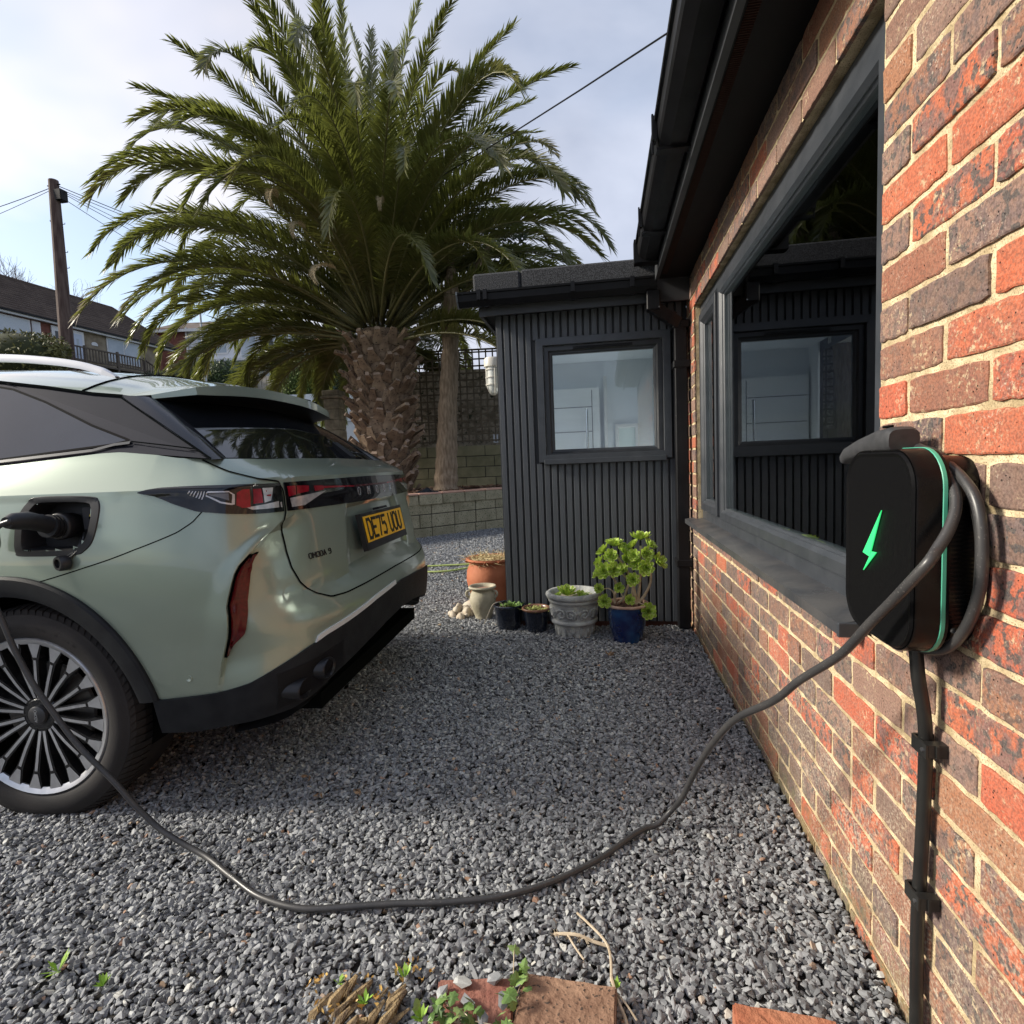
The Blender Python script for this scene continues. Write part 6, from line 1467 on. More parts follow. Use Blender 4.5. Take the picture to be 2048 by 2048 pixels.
# from the ground run the measured floor line
path = path[:-2]+[(-.372, 1.66, .070), (-.418, 1.645, .030), (-.468, 1.620, .024), (-.528, 1.56, .022), (-.600, 1.478, .022), (-.715, 1.384, .022), (-.835, 1.324, .022), (-.956, 1.293, .022), (-1.08, 1.276, .022), (-1.201, 1.252, .022), (-1.325, 1.234, .022), (-1.45, 1.259, .022), (-1.56, 1.312, .022), (-1.68, 1.372, .026), (-1.77, 1.392, .050), (-1.851, 1.395, .092), (-1.912, 1.391, .151), (-1.971, 1.388, .222), (-2.047, 1.384, .301), (-2.106, 1.381, .372), (-2.164, 1.378, .46), (-2.207, 1.376, .531), (-2.241, 1.374, .602), (-2.266, 1.372, .673), (-2.290, 1.371, .744), (-2.315, 1.371, .82), (-2.318, 1.371, .89), (-2.300, 1.372, .95), (-2.262, 1.375, .985), (-2.22, 1.378, .998)]
CP = catmull(path, 7); CP = [p+Vector((mnoise.noise(Vector((i*.09, 3, 0))), mnoise.noise(Vector((i*.09, 8, 0))), .3*mnoise.noise(Vector((i*.12, 5, 0)))))*.004*min(1, max(0, (i-50)/20)) for i, p in enumerate(CP)]
b = MB(); b.tube(CP, .0080, 12); b.build('cable', M_cable, cab, smooth=True)
# wraps behind the charger
path2 = [(-.020, 1.16, 1.105), (-.030, 1.09, 1.113), (-.030, 1.026, 1.090), (-.030, .968, 1.074), (-.030, .916, 1.042), (-.030, .893, 1.006), (-.030, .885, .955), (-.030, .888, .901), (-.030, .914, .840), (-.032, .957, .792), (-.036, 1.02, .770), (-.040, 1.10, .766)]
b = MB(); b.tube(catmull(path2, 7), .0078, 12); b.build('cable_wrap', M_cable, cab, smooth=True)
path3 = [(-.012, 1.17, 1.095), (-.012, 1.06, 1.098), (-.012, 1.0, 1.070), (-.012, .945, 1.030), (-.012, .922, .985), (-.012, .917, .93), (-.012, .925, .87), (-.012, .96, .81), (-.016, 1.02, .775), (-.02, 1.08, .768)]
b = MB(); b.tube(catmull(path3, 7), .0078, 10); b.build('cable_wrap', M_cable, cab, smooth=True)
# handle at the car end
con = thing('charging_plug', 'black charging plug pushed into the open port of the green car', 'charging plug')
A_ = Vector((-2.235, 1.377, .994)); B2 = Vector(CW(.165, VB+.055, .965))
P = [A_, A_.lerp(B2, .12)+Vector((0, 0, .006)), A_.lerp(B2, .40)+Vector((0, 0, .012)), A_.lerp(B2, .7)+Vector((0, 0, .006)), B2]
b = MB(); b.tube(P, [.017, .024, .027, .026, .030], 16); b.build('handle', M_bez, con, smooth=True, autos=40)
b = MB()
for f in (.78, .86, .94): q = A_.lerp(B2, f); b.tube([q, q+(B2-A_).normalized()*.008], .036, 16)
b.build('collar', M_bez, con)
b = MB(); q = A_.lerp(B2, .62)+Vector((0, 0, .030)); b.lathe([(0, .004), (.012, .003), (.016, -.004)], 14, c=q); b.build('button', M_conn, con, smooth=True)
# conduit down the wall
cdt = thing('supply_cable', 'thick black supply cable clipped down the brick wall below the charger', 'cable')
M_cond = mat('supply_black', (.010, .010, .010), (.018, .018, .017), rough=.38, scale=12)
P = [(-.040, 1.040, .80), (-.039, 1.033, .765), (-.036, 1.028, .712), (-.026, 1.030, .655), (-.0195, 1.036, .60), (-.0185, 1.038, .53), (-.0185, 1.044, .40), (-.019, 1.050, .30), (-.0185, 1.053, .22), (-.0185, 1.051, .10), (-.0185, 1.050, -.03)]
b = MB(); b.tube(catmull(P, 6), .0108, 14); b.build('cable', M_cond, cdt, smooth=True)
for z, y in ((.598, 1.035), (.317, 1.049)):
    b = MB(); b.box(-.0345, -.0310, y-.030, y+.016, z-.012, z+.012); b.box(-.0305, -.001, y-.030, y-.0125, z-.010, z+.012); b.box(-.0305, -.001, y+.0125, y+.018, z-.010, z+.012); b.box(-.020, -.016, y-.034, y-.030, z-.010, z+.012)
    cl_ = b.build('clip', M_cond, cdt); b = MB(); b.lathe([(0, -.0365), (.0035, -.0365), (.0035, -.034), (0, -.034)], 8, axis='z'); b.v = [(p[2], p[0]+y-.019, p[1]+z) for p in b.v]; b.build('nail_head', bpy.data.materials['zinc2'], cl_)

# ================================================================ pots by the porch
def ringed(prof, n=36, lump=.0, seed=0):
    return prof
M_terra = mat('terracotta', (.36, .105, .045), (.46, .16, .075), rough=.8, scale=7, bump=.25, bscale=40, rvar=.1)
M_straw = mat('straw', (.50, .40, .20), (.66, .56, .33), rough=.8, scale=9)
M_pebsoil = mat('compost', (.045, .025, .018), (.11, .07, .05), rough=.95, scale=40, bump=1, bscale=70)
p1 = thing('terracotta_pot', 'large orange terracotta pot of dry straw coloured grass by the porch corner', 'plant pot', (-1.455, 4.42, -.01))
b = MB(); b.lathe([(0, 0), (.130, 0), (.150, .05), (.178, .15), (.192, .22), (.186, .29), (.164, .345), (.158, .355), (.182, .366), (.192, .378), (.186, .392), (.168, .388), (.158, .36), (.150, .33), (0, .33)], 40); b.build('pot', M_terra, p1, smooth=True, autos=50)
b = MB()
for k in range(12):
    a = 2*math.pi*k/12; b.add([(.178*math.cos(a-.1), .178*math.sin(a-.1), .385), (.212*math.cos(a), .212*math.sin(a), .378), (.178*math.cos(a+.1), .178*math.sin(a+.1), .385), (.185*math.cos(a), .185*math.sin(a), .36)], [(0, 1, 2), (0, 3, 1), (1, 3, 2)])
b.build('rim_lug', M_terra, p1)
b = MB(); b.lathe([(.154, .352), (.08, .362), (0, .366)], 24); b.build('soil', M_pebsoil, p1, smooth=True)
b = MB(); r_ = random.Random(4)
for i in range(620):
    a = r_.uniform(0, 6.28); rr_ = .155*math.sqrt(r_.random()); p = Vector((rr_*math.cos(a), rr_*math.sin(a), .355)); d = Vector((r_.gauss(0, 1), r_.gauss(0, 1), abs(r_.gauss(.6, .4)))).normalized(); l_ = r_.uniform(.06, .15); q = p+d*l_*.6; e = q+(d+Vector((r_.gauss(0, .7), r_.gauss(0, .7), -.5))).normalized()*l_*.6; s = d.cross(Vector((r_.gauss(0, 1), r_.gauss(0, 1), .3))).normalized()*.0017
    b.add([p-s, p+s, q+s, q-s, e], [(0, 1, 2, 3), (3, 2, 4)])
b.build('dry_grass', M_straw, p1)
p2 = thing('urn_pot', 'beige stoneware urn with small side handles in front of the terracotta pot', 'plant pot', (-1.432, 3.99, -.012))
M_stw = mat('stoneware', (.30, .27, .19), (.44, .40, .30), rough=.75, scale=11, detail=7, bump=.25, bscale=60)
b = MB(); b.lathe([(0, 0), (.056, 0), (.060, .014), (.058, .028), (.074, .07), (.092, .125), (.097, .17), (.088, .205), (.076, .222), (.080, .232), (.097, .238), (.102, .247), (.097, .256), (.084, .256), (.072, .245), (.068, .22), (0, .215)], 40); b.build('pot', M_stw, p2, smooth=True, autos=50)
for s_ in (-1, 1):
    b = MB(); b.tube(catmull([(s_*.080, -.02, .225), (s_*.108, -.03, .218), (s_*.112, -.032, .195), (s_*.093, -.025, .172)], 4), .0085, 8); b.build('handle', M_stw, p2, smooth=True)
b = MB(); b.lathe([(.07, .232), (0, .236)], 20); b.build('soil', mat('terra_soil', (.22, .10, .07), (.3, .16, .11), rough=.9, scale=40), p2)
M_navy = mat('navy_glaze', (.006, .009, .018), (.010, .014, .026), rough=.12, coat=.8, scale=6)
M_leafy = mat('small_green', (.12, .24, .05), (.25, .36, .10), rough=.5, scale=30)
def curlyleaf(b, c, n_, l0, l1, r, w=.008, up=.8):
    for i in range(n_):
        a = r.uniform(0, 6.28); p = Vector(c)+Vector((r.gauss(0, .035), r.gauss(0, .03), 0)); d = Vector((math.cos(a), math.sin(a), up*r.uniform(.4, 1.6))).normalized(); l_ = r.uniform(l0, l1); s = Vector((-math.sin(a), math.cos(a), 0))*w; q = p+d*l_*.55; e = p+d*l_+Vector((0, 0, -l_*.12))
        b.add([p, q+s, e, q-s], [(0, 1, 2, 3)])
p3 = thing('dark_pot', 'glossy black blue pot of green shoots beside the beige urn', 'plant pot', (-1.20, 3.735, -.012))
b = MB(); b.lathe([(0, 0), (.068, 0), (.072, .01), (.086, .08), (.096, .15), (.098, .165), (.106, .170), (.108, .181), (.102, .186), (.092, .182), (.088, .16), (0, .15)], 36); b.build('pot', M_navy, p3, smooth=True, autos=50)
b = MB(); b.lathe([(.091, .163), (0, .170)], 20); b.build('soil', M_pebsoil, p3); b = MB(); curlyleaf(b, (.02, .0, .168), 90, .02, .055, random.Random(1)); b.build('plant', M_leafy, p3)
b = MB(); b.tube(catmull([(-.02, -.03, .17), (-.05, -.06, .21), (-.09, -.09, .20), (-.125, -.10, .13), (-.15, -.11, .075)], 5), .0028, 6); b.build('stem', mat('pale_stem', (.4, .35, .27), rough=.7), p3)
p4 = thing('dark_pot', 'small navy pot with brown rim and yellow green sprigs beside the carved pot', 'plant pot', (-1.005, 3.66, -.012))
b = MB(); b.lathe([(0, 0), (.058, 0), (.064, .03), (.076, .09), (.083, .15), (.085, .165)], 36); b.build('pot', M_navy, p4, smooth=True, autos=50)
b = MB(); b.lathe([(.085, .163), (.093, .168), (.094, .178), (.087, .182), (.080, .178), (.078, .160)], 36); b.build('rim', mat('brown_rim', (.17, .08, .045), (.24, .12, .07), rough=.35, scale=20, coat=.3), p4, smooth=True)
b = MB(); b.lathe([(.080, .162), (0, .168)], 20); b.build('soil', M_pebsoil, p4); b = MB(); curlyleaf(b, (.0, -.01, .166), 150, .012, .040, random.Random(2), .006, .6); b.build('plant', mat('yellow_green', (.30, .34, .08), (.45, .45, .16), rough=.5, scale=30), p4)
# carved stone planter
p5 = thing('stone_planter', 'round grey carved stone planter with scrollwork holding a green rosette', 'plant pot', (-.755, 3.63, -.015))
M_cast = mat('cast_stone', (.25, .26, .26), (.42, .43, .42), rough=.85, scale=16, detail=8, bump=.4, bscale=90, speck=(50, .42, (.42, .42, .38)))
prof = [(0, 0), (.116, 0), (.120, .008), (.116, .016), (.128, .09), (.130, .098), (.148, .104), (.151, .114), (.148, .124), (.138, .128), (.150, .218), (.154, .236), (.162, .240), (.164, .252), (.160, .258), (.170, .262), (.177, .275), (.176, .290), (.168, .298), (.152, .298), (.142, .285), (.135, .25), (0, .24)]
b = MB(); b.lathe(prof, 72, T=lambda p, a, r, h: (p[0]*(1+(.018*math.sin(a*30)) if .262 < h < .292 and r > .16 else p[0]) if False else p[0]*(1+(.022*math.sin(a*32+h*60) if (.262 <= h <= .292 and r > .165) else 0)), p[1]*(1+(.022*math.sin(a*32+h*60) if (.262 <= h <= .292 and r > .165) else 0)), p[2])); b.build('pot', M_cast, p5, smooth=True, autos=60)
sw = MB()
def onpot(a, z, d=.0):
    R = interp(z, [.016, .09, .128, .218], [.116, .128, .138, .150])+d; return (R*math.cos(a), R*math.sin(a), z)
for m_ in range(6):
    a0 = m_*math.pi/3+.2
    for sg in (-1, 1):
        P = []
        for k in range(26):
            f = k/25; th = f*8.5; rr_ = .036*(1-f*.85); P.append(onpot(a0+sg*(.22)+sg*rr_*math.cos(th)/.145, .172+rr_*math.sin(th), .004))
        sw.tube(P, .0062, 6)
        P = [onpot(a0+sg*(.02+.50*k/10), .172+.030*math.sin(k*.75), .002) for k in range(11)]; sw.tube(P, .0055, 6)
    for k in range(5): a = a0+.35+(k-2)*.055; sw.tube([onpot(a, .145, .001), onpot(a+.02*(k-2), .19+.01*(2-abs(k-2)), .004)], .0045, 5)
for m_ in range(16):
    a0 = m_*math.pi/8
    for k in (-1, 0, 1): sw.tube([onpot(a0, .022, .001), onpot(a0+k*.06, .060, .003), onpot(a0+k*.035, .085-.008*abs(k), .001)], .0042, 5)
sw.build('scrollwork', M_cast, p5, smooth=True, kind='stuff')
b = MB(); b.lathe([(.139, .262), (0, .268)], 24); b.build('soil', mat('grit', (.30, .27, .20), (.42, .38, .29), rough=.95, scale=50, bump=.6), p5)
M_succ = mat('succulent', (.24, .42, .04), (.50, .62, .12), rough=.35, scale=25, spec=.5)
def succ_mat(m):
    t = m.node_tree; b_ = t.nodes['Principled BSDF']; b_.inputs['Subsurface Weight'].default_value = .0
    tr = t.nodes.new('ShaderNodeBsdfTranslucent'); tr.inputs[0].default_value = (.45, .62, .08, 1); ms_ = t.nodes.new('ShaderNodeMixShader'); ms_.inputs[0].default_value = .30; o_ = t.nodes['Material Output']
    t.links.new(b_.outputs[0], ms_.inputs[1]); t.links.new(tr.outputs[0], ms_.inputs[2]); t.links.new(ms_.outputs[0], o_.inputs[0])
succ_mat(M_succ)
M_succe = mat('succulent_edge', (.66, .70, .30), (.74, .76, .40), rough=.4, scale=20)
def rosette_mesh(R, seed):
    r = random.Random(seed); b = MB(); me_m = []; 
    for ringi, (nn, l_, el) in enumerate(((10, 1.0, 22), (10, .88, 40), (8, .66, 58), (6, .44, 72), (4, .24, 84))):
        for k in range(nn):
            a = 2*math.pi*(k+.5*ringi)/nn+r.gauss(0, .08); e = math.radians(el+r.gauss(0, 5)); L_ = R*l_*r.uniform(.92, 1.06); d = Vector((math.cos(a)*math.cos(e), math.sin(a)*math.cos(e), math.sin(e))); s = Vector((-math.sin(a), math.cos(a), 0)); u = s.cross(d)*-1
            w = L_*.25; P = []
            for f, ww, cup in ((.06, .35, 0), (.45, .8, .05), (.78, 1.0, .10), (.95, .62, .20), (1.03, .12, .26)):
                c = d*L_*f+u*L_*(cup*.9); P += [c-s*w*ww+u*L_*.05*ww, c-u*L_*.015, c+s*w*ww+u*L_*.05*ww]
            n0 = len(b.v); b.v += [tuple(p) for p in P]
            for i in range(4):
                for j in range(2): b.f.append((n0+i*3+j, n0+i*3+j+1, n0+(i+1)*3+j+1, n0+(i+1)*3+j))
            # pale rim
            n1 = len(b.v); ed = [0, 3, 6, 9, 12, 14, 11, 8, 5, 2]; 
            for q in ed: v = Vector(P[q]); b.v += [tuple(v+u*.0009), tuple(v+u*.0009+(Vector(P[(q//3)*3+1])-v)*.16)]
            for i in range(len(ed)-1): b.f.append((n1+2*i, n1+2*i+2, n1+2*i+3, n1+2*i+1))
            me_m += [0]*8+[1]*9
    me = bpy.data.meshes.new('rosette'); me.from_pydata(b.v, [], b.f); me.materials.append(M_succ); me.materials.append(M_succe); me.polygons.foreach_set('material_index', me_m); me.polygons.foreach_set('use_smooth', [True]*len(me_m)); me.update(); return me
ROS = [rosette_mesh(1.0, 50+i) for i in range(4)]
def rosette(par, loc, R, tilt, az): o = link('rosette', rnd.choice(ROS), par, loc=loc, scale=(R, R, R)); o.rotation_mode = 'QUATERNION'; v = Vector((math.cos(az)*math.sin(tilt), math.sin(az)*math.sin(tilt), math.cos(tilt))); o.rotation_quaternion = v.to_track_quat('Z', 'Y'); return o
rosette(p5, (-.040, -.035, .278), .075, .3, -1.2); rosette(p5, (.045, -.065, .272), .045, .6, -.6); rosette(p5, (-.09, -.06, .272), .035, .5, -2.4)
b = MB(); curlyleaf(b, (.06, -.05, .272), 26, .03, .06, random.Random(9), .008, .5); b.build('shoot', M_leafy, p5)
# blue pot with the tree houseleek
p6 = thing('blue_pot', 'cobalt blue glazed pot with terracotta rim holding a branching bright green succulent', 'plant pot', (-.425, 3.50, -.015))
M_cob = mat('cobalt_glaze', (.004, .012, .075), (.010, .06, .17), rough=.08, coat=1.0, scale=9, fac=(.42, .7))
b = MB(); b.lathe([(0, 0), (.080, 0), (.084, .008), (.098, .07), (.113, .15), (.120, .21), (.121, .232), (.130, .240)], 40); b.build('pot', M_cob, p6, smooth=True, autos=50)
b = MB(); b.lathe([(.130, .240), (.133, .247), (.130, .254), (.118, .254), (.112, .240), (.105, .22)], 40); b.build('rim', mat('worn_rim', (.32, .20, .14), (.48, .34, .26), rough=.5, scale=30), p6, smooth=True)
b = MB(); b.lathe([(.112, .238), (.05, .242), (0, .244)], 24); b.build('soil', M_pebsoil, p6)
b = MB(); leafcloud(b, (0, 0, .245), (.10, .10, .008), 160, .012, random.Random(8)); b.build('leaf_litter', mat('litter', (.14, .07, .05), (.25, .14, .10), rough=.9, scale=60), p6)
M_stem = mat('succulent_stem', (.38, .30, .20), (.50, .42, .30), rough=.6, scale=25, bump=.4, bscale=90)
def px(a, c, y=3.5):    # positions read off the plant: (x offset, height)
    return a
stems = [((.055, -.02, .24), [(.045, -.01, .33), (.02, .0, .42), (-.035, .01, .51), (-.07, .01, .565)], .0105), ((.06, .0, .24), [(.075, .0, .33), (.085, .0, .45), (.09, .01, .60)], .011), ((.065, .01, .24), [(.11, .01, .30), (.142, .01, .37), (.148, .0, .46)], .010),
         ((-.07, 0, .24), [(-.072, .0, .29), (-.06, .01, .345), (-.075, .0, .40), (-.12, -.01, .44)], .0085), ((-.06, .01, .24), [(-.02, .01, .275), (.0, .0, .33), (.012, .01, .38), (-.02, .0, .43)], .0085), ((-.072, 0, .255), [(-.080, -.02, .32), (-.11, -.02, .345), (-.15, -.03, .34)], .005), ((.05, .0, .30), [(.02, -.04, .305), (-.02, -.05, .295), (-.035, -.05, .33)], .0045), ((.03, -.03, .25), [(.03, -.05, .33), (.035, -.055, .38)], .005), ((.06, 0, .25), [(.09, -.03, .25), (.11, -.05, .235)], .006)]
for a, ps, r0 in stems:
    b = MB(); P = catmull([a]+ps, 5); b.tube(P, [lerp(r0, r0*.62, i/(len(P)-1)) for i in range(len(P))], 8); b.build('stem', M_stem, p6, smooth=True)
r_ = random.Random(12)
for (x_, y_, z_, R, tl, az) in [(-.07, .0, .60, .065, .2, -1.5), (-.125, .0, .565, .055, .7, 3.0), (-.02, -.02, .565, .05, .7, -.6), (-.09, -.05, .545, .05, 1.1, -1.6), (-.150, .0, .50, .05, .8, 2.8), (-.135, -.04, .45, .062, 1.1, -1.7), (-.075, -.05, .46, .055, 1.2, -1.4), (-.165, -.01, .43, .045, .9, 3.2),
    (.00, -.02, .52, .042, 1.0, -1.2), (.09, .01, .635, .070, .15, 0), (.135, -.01, .60, .050, .9, -.4), (.055, .0, .60, .05, .7, 3.0), (.045, -.04, .545, .045, 1.1, -1.7), (.115, -.03, .555, .05, 1.2, -1.2), (.06, -.04, .50, .05, 1.1, -1.9), (.110, -.055, .475, .058, 1.25, -1.5), (.185, -.02, .50, .060, .9, -.7), (.150, .02, .52, .045, .6, .3),
    (.035, -.06, .405, .048, 1.25, -1.6), (-.045, -.055, .355, .038, 1.25, -1.6), (-.165, -.035, .345, .036, 1.2, -1.7), (-.135, -.06, .275, .050, 1.25, -1.6), (.013, -.07, .285, .038, 1.2, -1.5), (.120, -.07, .215, .058, 1.3, -1.5), (-.02, -.01, .455, .045, .9, -2.0), (.0, .02, .58, .045, .4, .2)]:
    rosette(p6, (x_, y_, z_), R*1.02, tl+r_.gauss(0, .08), az)
# pebbles heap
M_peb = mat('pale_pebble', (.42, .34, .24), (.60, .55, .46), rough=.7, scale=9, rand=.7, bump=.1)
def pebble_mesh(seed):
    bmx = bmesh.new(); bmesh.ops.create_icosphere(bmx, subdivisions=2, radius=1); r = random.Random(seed); o = Vector((r.random()*9, 0, 0))
    for v in bmx.verts: v.co *= 1+.22*mnoise.noise(v.co*.9+o)
    me = bpy.data.meshes.new('pebble'); bmx.to_mesh(me); bmx.free(); me.materials.append(M_peb); me.polygons.foreach_set('use_smooth', [True]*len(me.polygons)); return me
PEB = [pebble_mesh(i) for i in range(5)]
where = ['at the front of', 'on top of', 'at the left of', 'in the middle of', 'behind']
for i in range(24):
    a = rnd.uniform(0, 6.28); q = math.sqrt(rnd.random()); x_ = -1.60+.10*q*math.cos(a); y_ = 4.06+.10*q*math.sin(a); s = rnd.uniform(.020, .036); z_ = .010+.060*(1-q)*rnd.random()*1.4
    o = link('pebble', PEB[i % 5], None, loc=(x_, y_, z_), rot=(rnd.uniform(0, 6), rnd.uniform(0, 6), rnd.uniform(0, 6)), scale=(s*1.2, s, s*.75)); tag(o, 'pale round pebble in the small heap left of the beige urn', 'pebble', 'pale pebbles heaped beside the urn')
o = link('stone', PEB[2], None, loc=(-1.60, 4.33, .02), scale=(.075, .05, .035)); tag(o, 'flat buff stone lying at the foot of the terracotta pot', 'stone')
# hose on the gravel beyond
M_hose = mat('hose_green', (.40, .50, .12), (.50, .58, .20), rough=.5, scale=4)
b = MB(); P = [(-1.75, 6.15, .03), (-2.3, 6.05, .03), (-2.62, 5.95, .03), (-2.55, 5.72, .03), (-2.2, 5.70, .03), (-1.9, 5.95, .04), (-1.75, 6.25, .03), (-1.55, 6.35, .03), (-1.2, 6.4, .03)]; b.tube(catmull(P, 7), .010, 8); o = b.build('garden_hose', M_hose, smooth=True); tag(o, 'thin yellow green garden hose lying in a loop on the gravel', 'hose')

# ================================================================ things at the bottom edge
M_paver = mat('garden_brick', (.20, .11, .07), (.33, .20, .13), rough=.92, scale=14, detail=8, bump=.8, bscale=60, speck=(120, .40, (.06, .04, .03)), rvar=.05)
def near_brick(loc, rz, dims, label, m_=None, tilt=0):
    bmx = bmesh.new(); bmesh.ops.create_cube(bmx, size=1); bmesh.ops.scale(bmx, vec=dims, verts=bmx.verts); bmesh.ops.bevel(bmx, geom=list(bmx.edges), offset=.004, segments=2, affect='EDGES'); bmesh.ops.subdivide_edges(bmx, edges=[e for e in bmx.edges if e.calc_length() > .05], cuts=5, use_grid_fill=True)
    for v in bmx.verts: v.co += Vector((1, 1, 1))*.0016*mnoise.noise(v.co*30+Vector(loc)*9)
    me = bpy.data.meshes.new('brick'); bmx.to_mesh(me); bmx.free(); me.materials.append(m_ or M_paver); o = link('garden_brick', me, None, loc=loc, rot=(tilt, .01, rz)); tag(o, label, 'brick', 'loose bricks edging the gravel'); return o
near_brick((-.650, 1.012, .018), math.radians(-3), (.190, .150, .065), 'orange brown brick set flat at the bottom edge, next to ivy leaves', None, -.03)
near_brick((-.245, .985, .016), math.radians(-4), (.185, .165, .065), 'redder brick at the bottom edge close to the brick wall', mat('garden_brick_red', (.36, .11, .055), (.42, .18, .10), rough=.9, scale=12, bump=.8, bscale=60))
near_brick((-.835, 1.030, .008), math.radians(9), (.155, .105, .05), 'broken dull red brick half buried under stones and ivy', mat('garden_brick_dull', (.24, .09, .065), (.32, .15, .11), rough=.92, scale=12, bump=.8, bscale=60), .05)
# a few big stones lying on the buried brick
for i, (x_, y_) in enumerate(((-.865, 1.06), (-.80, 1.075), (-.845, 1.02), (-.775, 1.03), (-.90, 1.03), (-.81, .99))):
    me = stones[i].data; o = link('stone', me, None, loc=(x_, y_, .043), rot=(rnd.gauss(0, .25), rnd.gauss(0, .25), rnd.random()*6), scale=(.030, .026, .024)); tag(o, 'grey gravel stone resting on the broken dull red brick', 'stone', 'stones lying on the broken brick')
# rotten stump of split wood
st = thing('rotten_stump', 'splintered rotten wood stump sticking out of the gravel at the bottom edge', 'tree stump', (-1.075, 1.0, 0))
M_rot = mat('rotten_wood', (.13, .085, .05), (.46, .33, .17), rough=.9, scale=7, bump=1, bscale=60, stretch=(6, 6, .8), fac=(.38, .62))
for i in range(26):
    a = rnd.uniform(0, 6.28); q = math.sqrt(rnd.random()); x_ = .095*q*math.cos(a)*1.15; y_ = .045*q*math.sin(a)-.015; h = rnd.uniform(.02, .055)*(1.1-q*.5); w = rnd.uniform(.007, .017); b = MB(); lx, ly = rnd.uniform(.02, .06), rnd.uniform(.01, .05)
    b.tube([(x_, y_, -.03), (x_+lx*.5, y_+ly*.5, h*.5), (x_+lx, y_+ly, h)], [w, w*.8, w*.25], 5); b.build('splinter', M_rot, st)
# ivy
M_ivy = mat('ivy_leaf', (.04, .09, .02), (.16, .26, .07), rough=.35, scale=22, rand=.5, spec=.6)
M_ivyl = mat('ivy_leaf_light', (.14, .26, .06), (.32, .42, .16), rough=.35, scale=22, rand=.5)
ivs = [(0, -.95), (.30, -.75), (.62, -.70), (.55, -.32), (.95, 0), (.5, .12), (.42, .5), (.0, 1.0), (-.42, .5), (-.5, .12), (-.95, 0), (-.55, -.32), (-.62, -.70), (-.30, -.75)]
def ivy_mesh(m_): b = MB(); b.v = [(0, 0, .10)]+[(x_, y_, -.08*abs(x_)-.05*abs(y_)) for x_, y_ in ivs]; b.f = [(0, i+1, (i+1) % 14+1) for i in range(14)]; return b.mesh('leaf', m_)
IV = [ivy_mesh(M_ivy), ivy_mesh(M_ivyl)]
def ivy(label, c, sp, n_, seed):
    t = thing('ivy_sprig', label, 'ivy', c); r = random.Random(seed)
    for i in range(n_):
        x_, y_ = r.gauss(0, sp[0]), r.gauss(0, sp[1]); s = r.uniform(.011, .021); z_ = r.uniform(.012, .05); link('leaf', IV[r.randint(0, 1)], t, loc=(x_, y_, z_), rot=(r.gauss(.5, .4), r.gauss(0, .4), r.uniform(0, 6.28)), scale=(s, s, s))
        if i % 3 == 0: b = MB(); b.tube([(0, 0, 0), (x_*.5, y_*.5, z_*.9), (x_, y_, z_)], .0012, 4); b.build('stem', M_stem, t)
ivy('ivy with pale leaves creeping between the orange brick and the broken brick', (-.755, 1.035, .03), (.016, .030), 15, 1)
ivy('ivy spreading over the front of the broken dull red brick', (-.86, .985, .03), (.035, .014), 26, 2)
# weeds
M_weed = mat('weed_green', (.18, .34, .03), (.34, .50, .08), rough=.45, scale=30)
def weed(c, n_, l_, label, seed):
    b = MB(); r = random.Random(seed)
    for i in range(n_):
        a = r.uniform(0, 6.28); d = Vector((math.cos(a), math.sin(a), r.uniform(.5, 1.6))).normalized(); L_ = l_*r.uniform(.6, 1.1); s = Vector((-math.sin(a), math.cos(a), 0))*.004; q = d*L_*.6
        b.add([(0, 0, 0), q+s, d*L_, q-s], [(0, 1, 2, 3)])
    o = b.build('weed', M_weed); o.location = c; tag(o, label, 'weed', 'green weeds in the gravel')
weed((-1.785, 1.012, .012), 14, .045, 'taller bright green weed in the gravel at the bottom left', 1); weed((-1.648, .992, .012), 12, .03, 'low spreading green weed right of the taller one', 2)
weed((-1.00, 1.085, .015), 10, .028, 'small green seedling above the rotten stump', 3); weed((-1.135, 1.055, .015), 9, .022, 'tiny green shoot left of the rotten stump', 4); weed((-1.05, .995, .04), 12, .025, 'green sprout growing on the rotten stump', 5); weed((-.93, .985, .03), 14, .028, 'leafy green weed between stump and broken brick', 6); weed((-.552, 1.105, .02), 8, .02, 'tiny yellow green shoot beside the orange brick corner', 7)
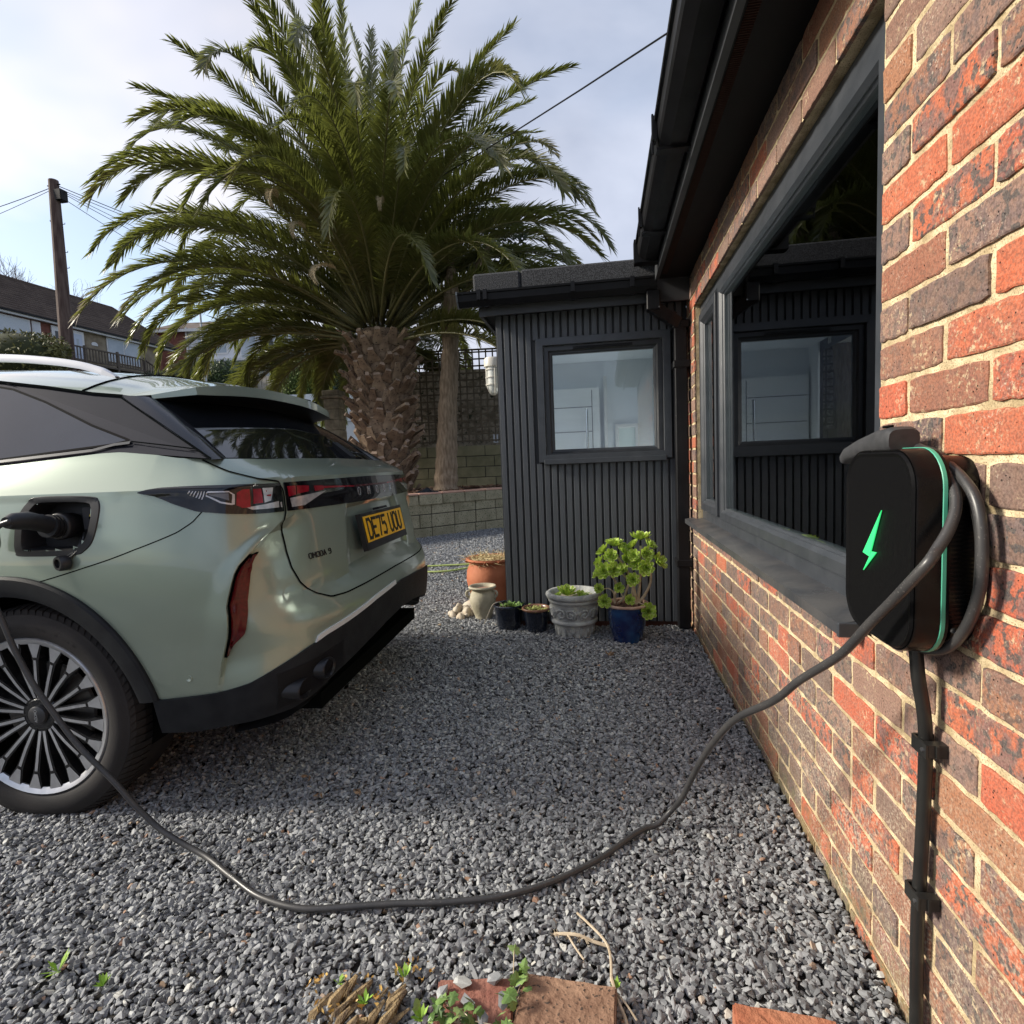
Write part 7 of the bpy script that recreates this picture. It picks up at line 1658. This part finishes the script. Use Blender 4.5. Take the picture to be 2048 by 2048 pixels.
# dry roots
M_root = mat('dry_root', (.40, .32, .22), (.55, .46, .34), rough=.85, scale=40)
t = thing('dry_root', 'pale dead root lying on the gravel above the orange brick', 'root', (0, 0, 0)); r_ = random.Random(6)
for P, r0 in (([(-.690, 1.225, .022), (-.64, 1.215, .034), (-.60, 1.205, .030), (-.565, 1.20, .026)], .0038), ([(-.66, 1.22, .03), (-.64, 1.185, .03), (-.62, 1.16, .026)], .0022), ([(-.64, 1.29, .024), (-.61, 1.25, .032), (-.575, 1.21, .03), (-.563, 1.17, .03), (-.562, 1.11, .028)], .0028), ([(-.562, 1.12, .03), (-.55, 1.07, .03), (-.535, 1.03, .026), (-.53, .98, .02)], .0034), ([(-.558, 1.09, .03), (-.535, 1.06, .034), (-.515, 1.035, .026)], .002)):
    b = MB(); b.tube(catmull(P, 4), r0, 6); b.build('root', M_root, t)
b = MB()
for i in range(40): s = r_.random(); p = Vector((-.690, 1.225, .022)).lerp(Vector((-.60, 1.205, .03)), s); d = Vector((r_.gauss(0, 1), r_.gauss(0, 1), abs(r_.gauss(0, 1)))).normalized()*.012; b.tube([p, p+d], .0006, 3)
b.build('root_hair', M_root, t)
# yellow autumn scraps near the stump and dead leaves out on the drive
M_gold = mat('gold_scrap', (.50, .27, .05), (.62, .42, .14), rough=.6, scale=60)
b = MB(); leafcloud(b, (-1.11, 1.03, .022), (.10, .05, .008), 60, .007, random.Random(2)); leafcloud(b, (-.985, 1.10, .02), (.05, .03, .006), 30, .006, random.Random(3)); o = b.build('leaf_scraps', M_gold, kind='stuff')
M_dl = mat('dead_leaf2', (.18, .11, .06), (.34, .23, .14), rough=.8, scale=40)
for i, (x_, y_, s, lb) in enumerate(((-1.62, 1.80, .016, 'curled brown leaf on the gravel right of the rear tyre'), (-1.52, 1.70, .014, 'torn pale brown leaf left of the cable on shaded gravel'), (-1.40, 1.73, .013, 'small brown leaf scrap in the middle of the drive'), (-.535, 3.18, .025, 'pale orange leaf in front of the blue pot'))):
    b = MB(); leafcloud(b, (0, 0, 0), (s, s*.8, .006), 7, s*.7, random.Random(i)); o = b.build('fallen_leaf', M_dl); o.location = (x_, y_, .026); tag(o, lb, 'leaf')
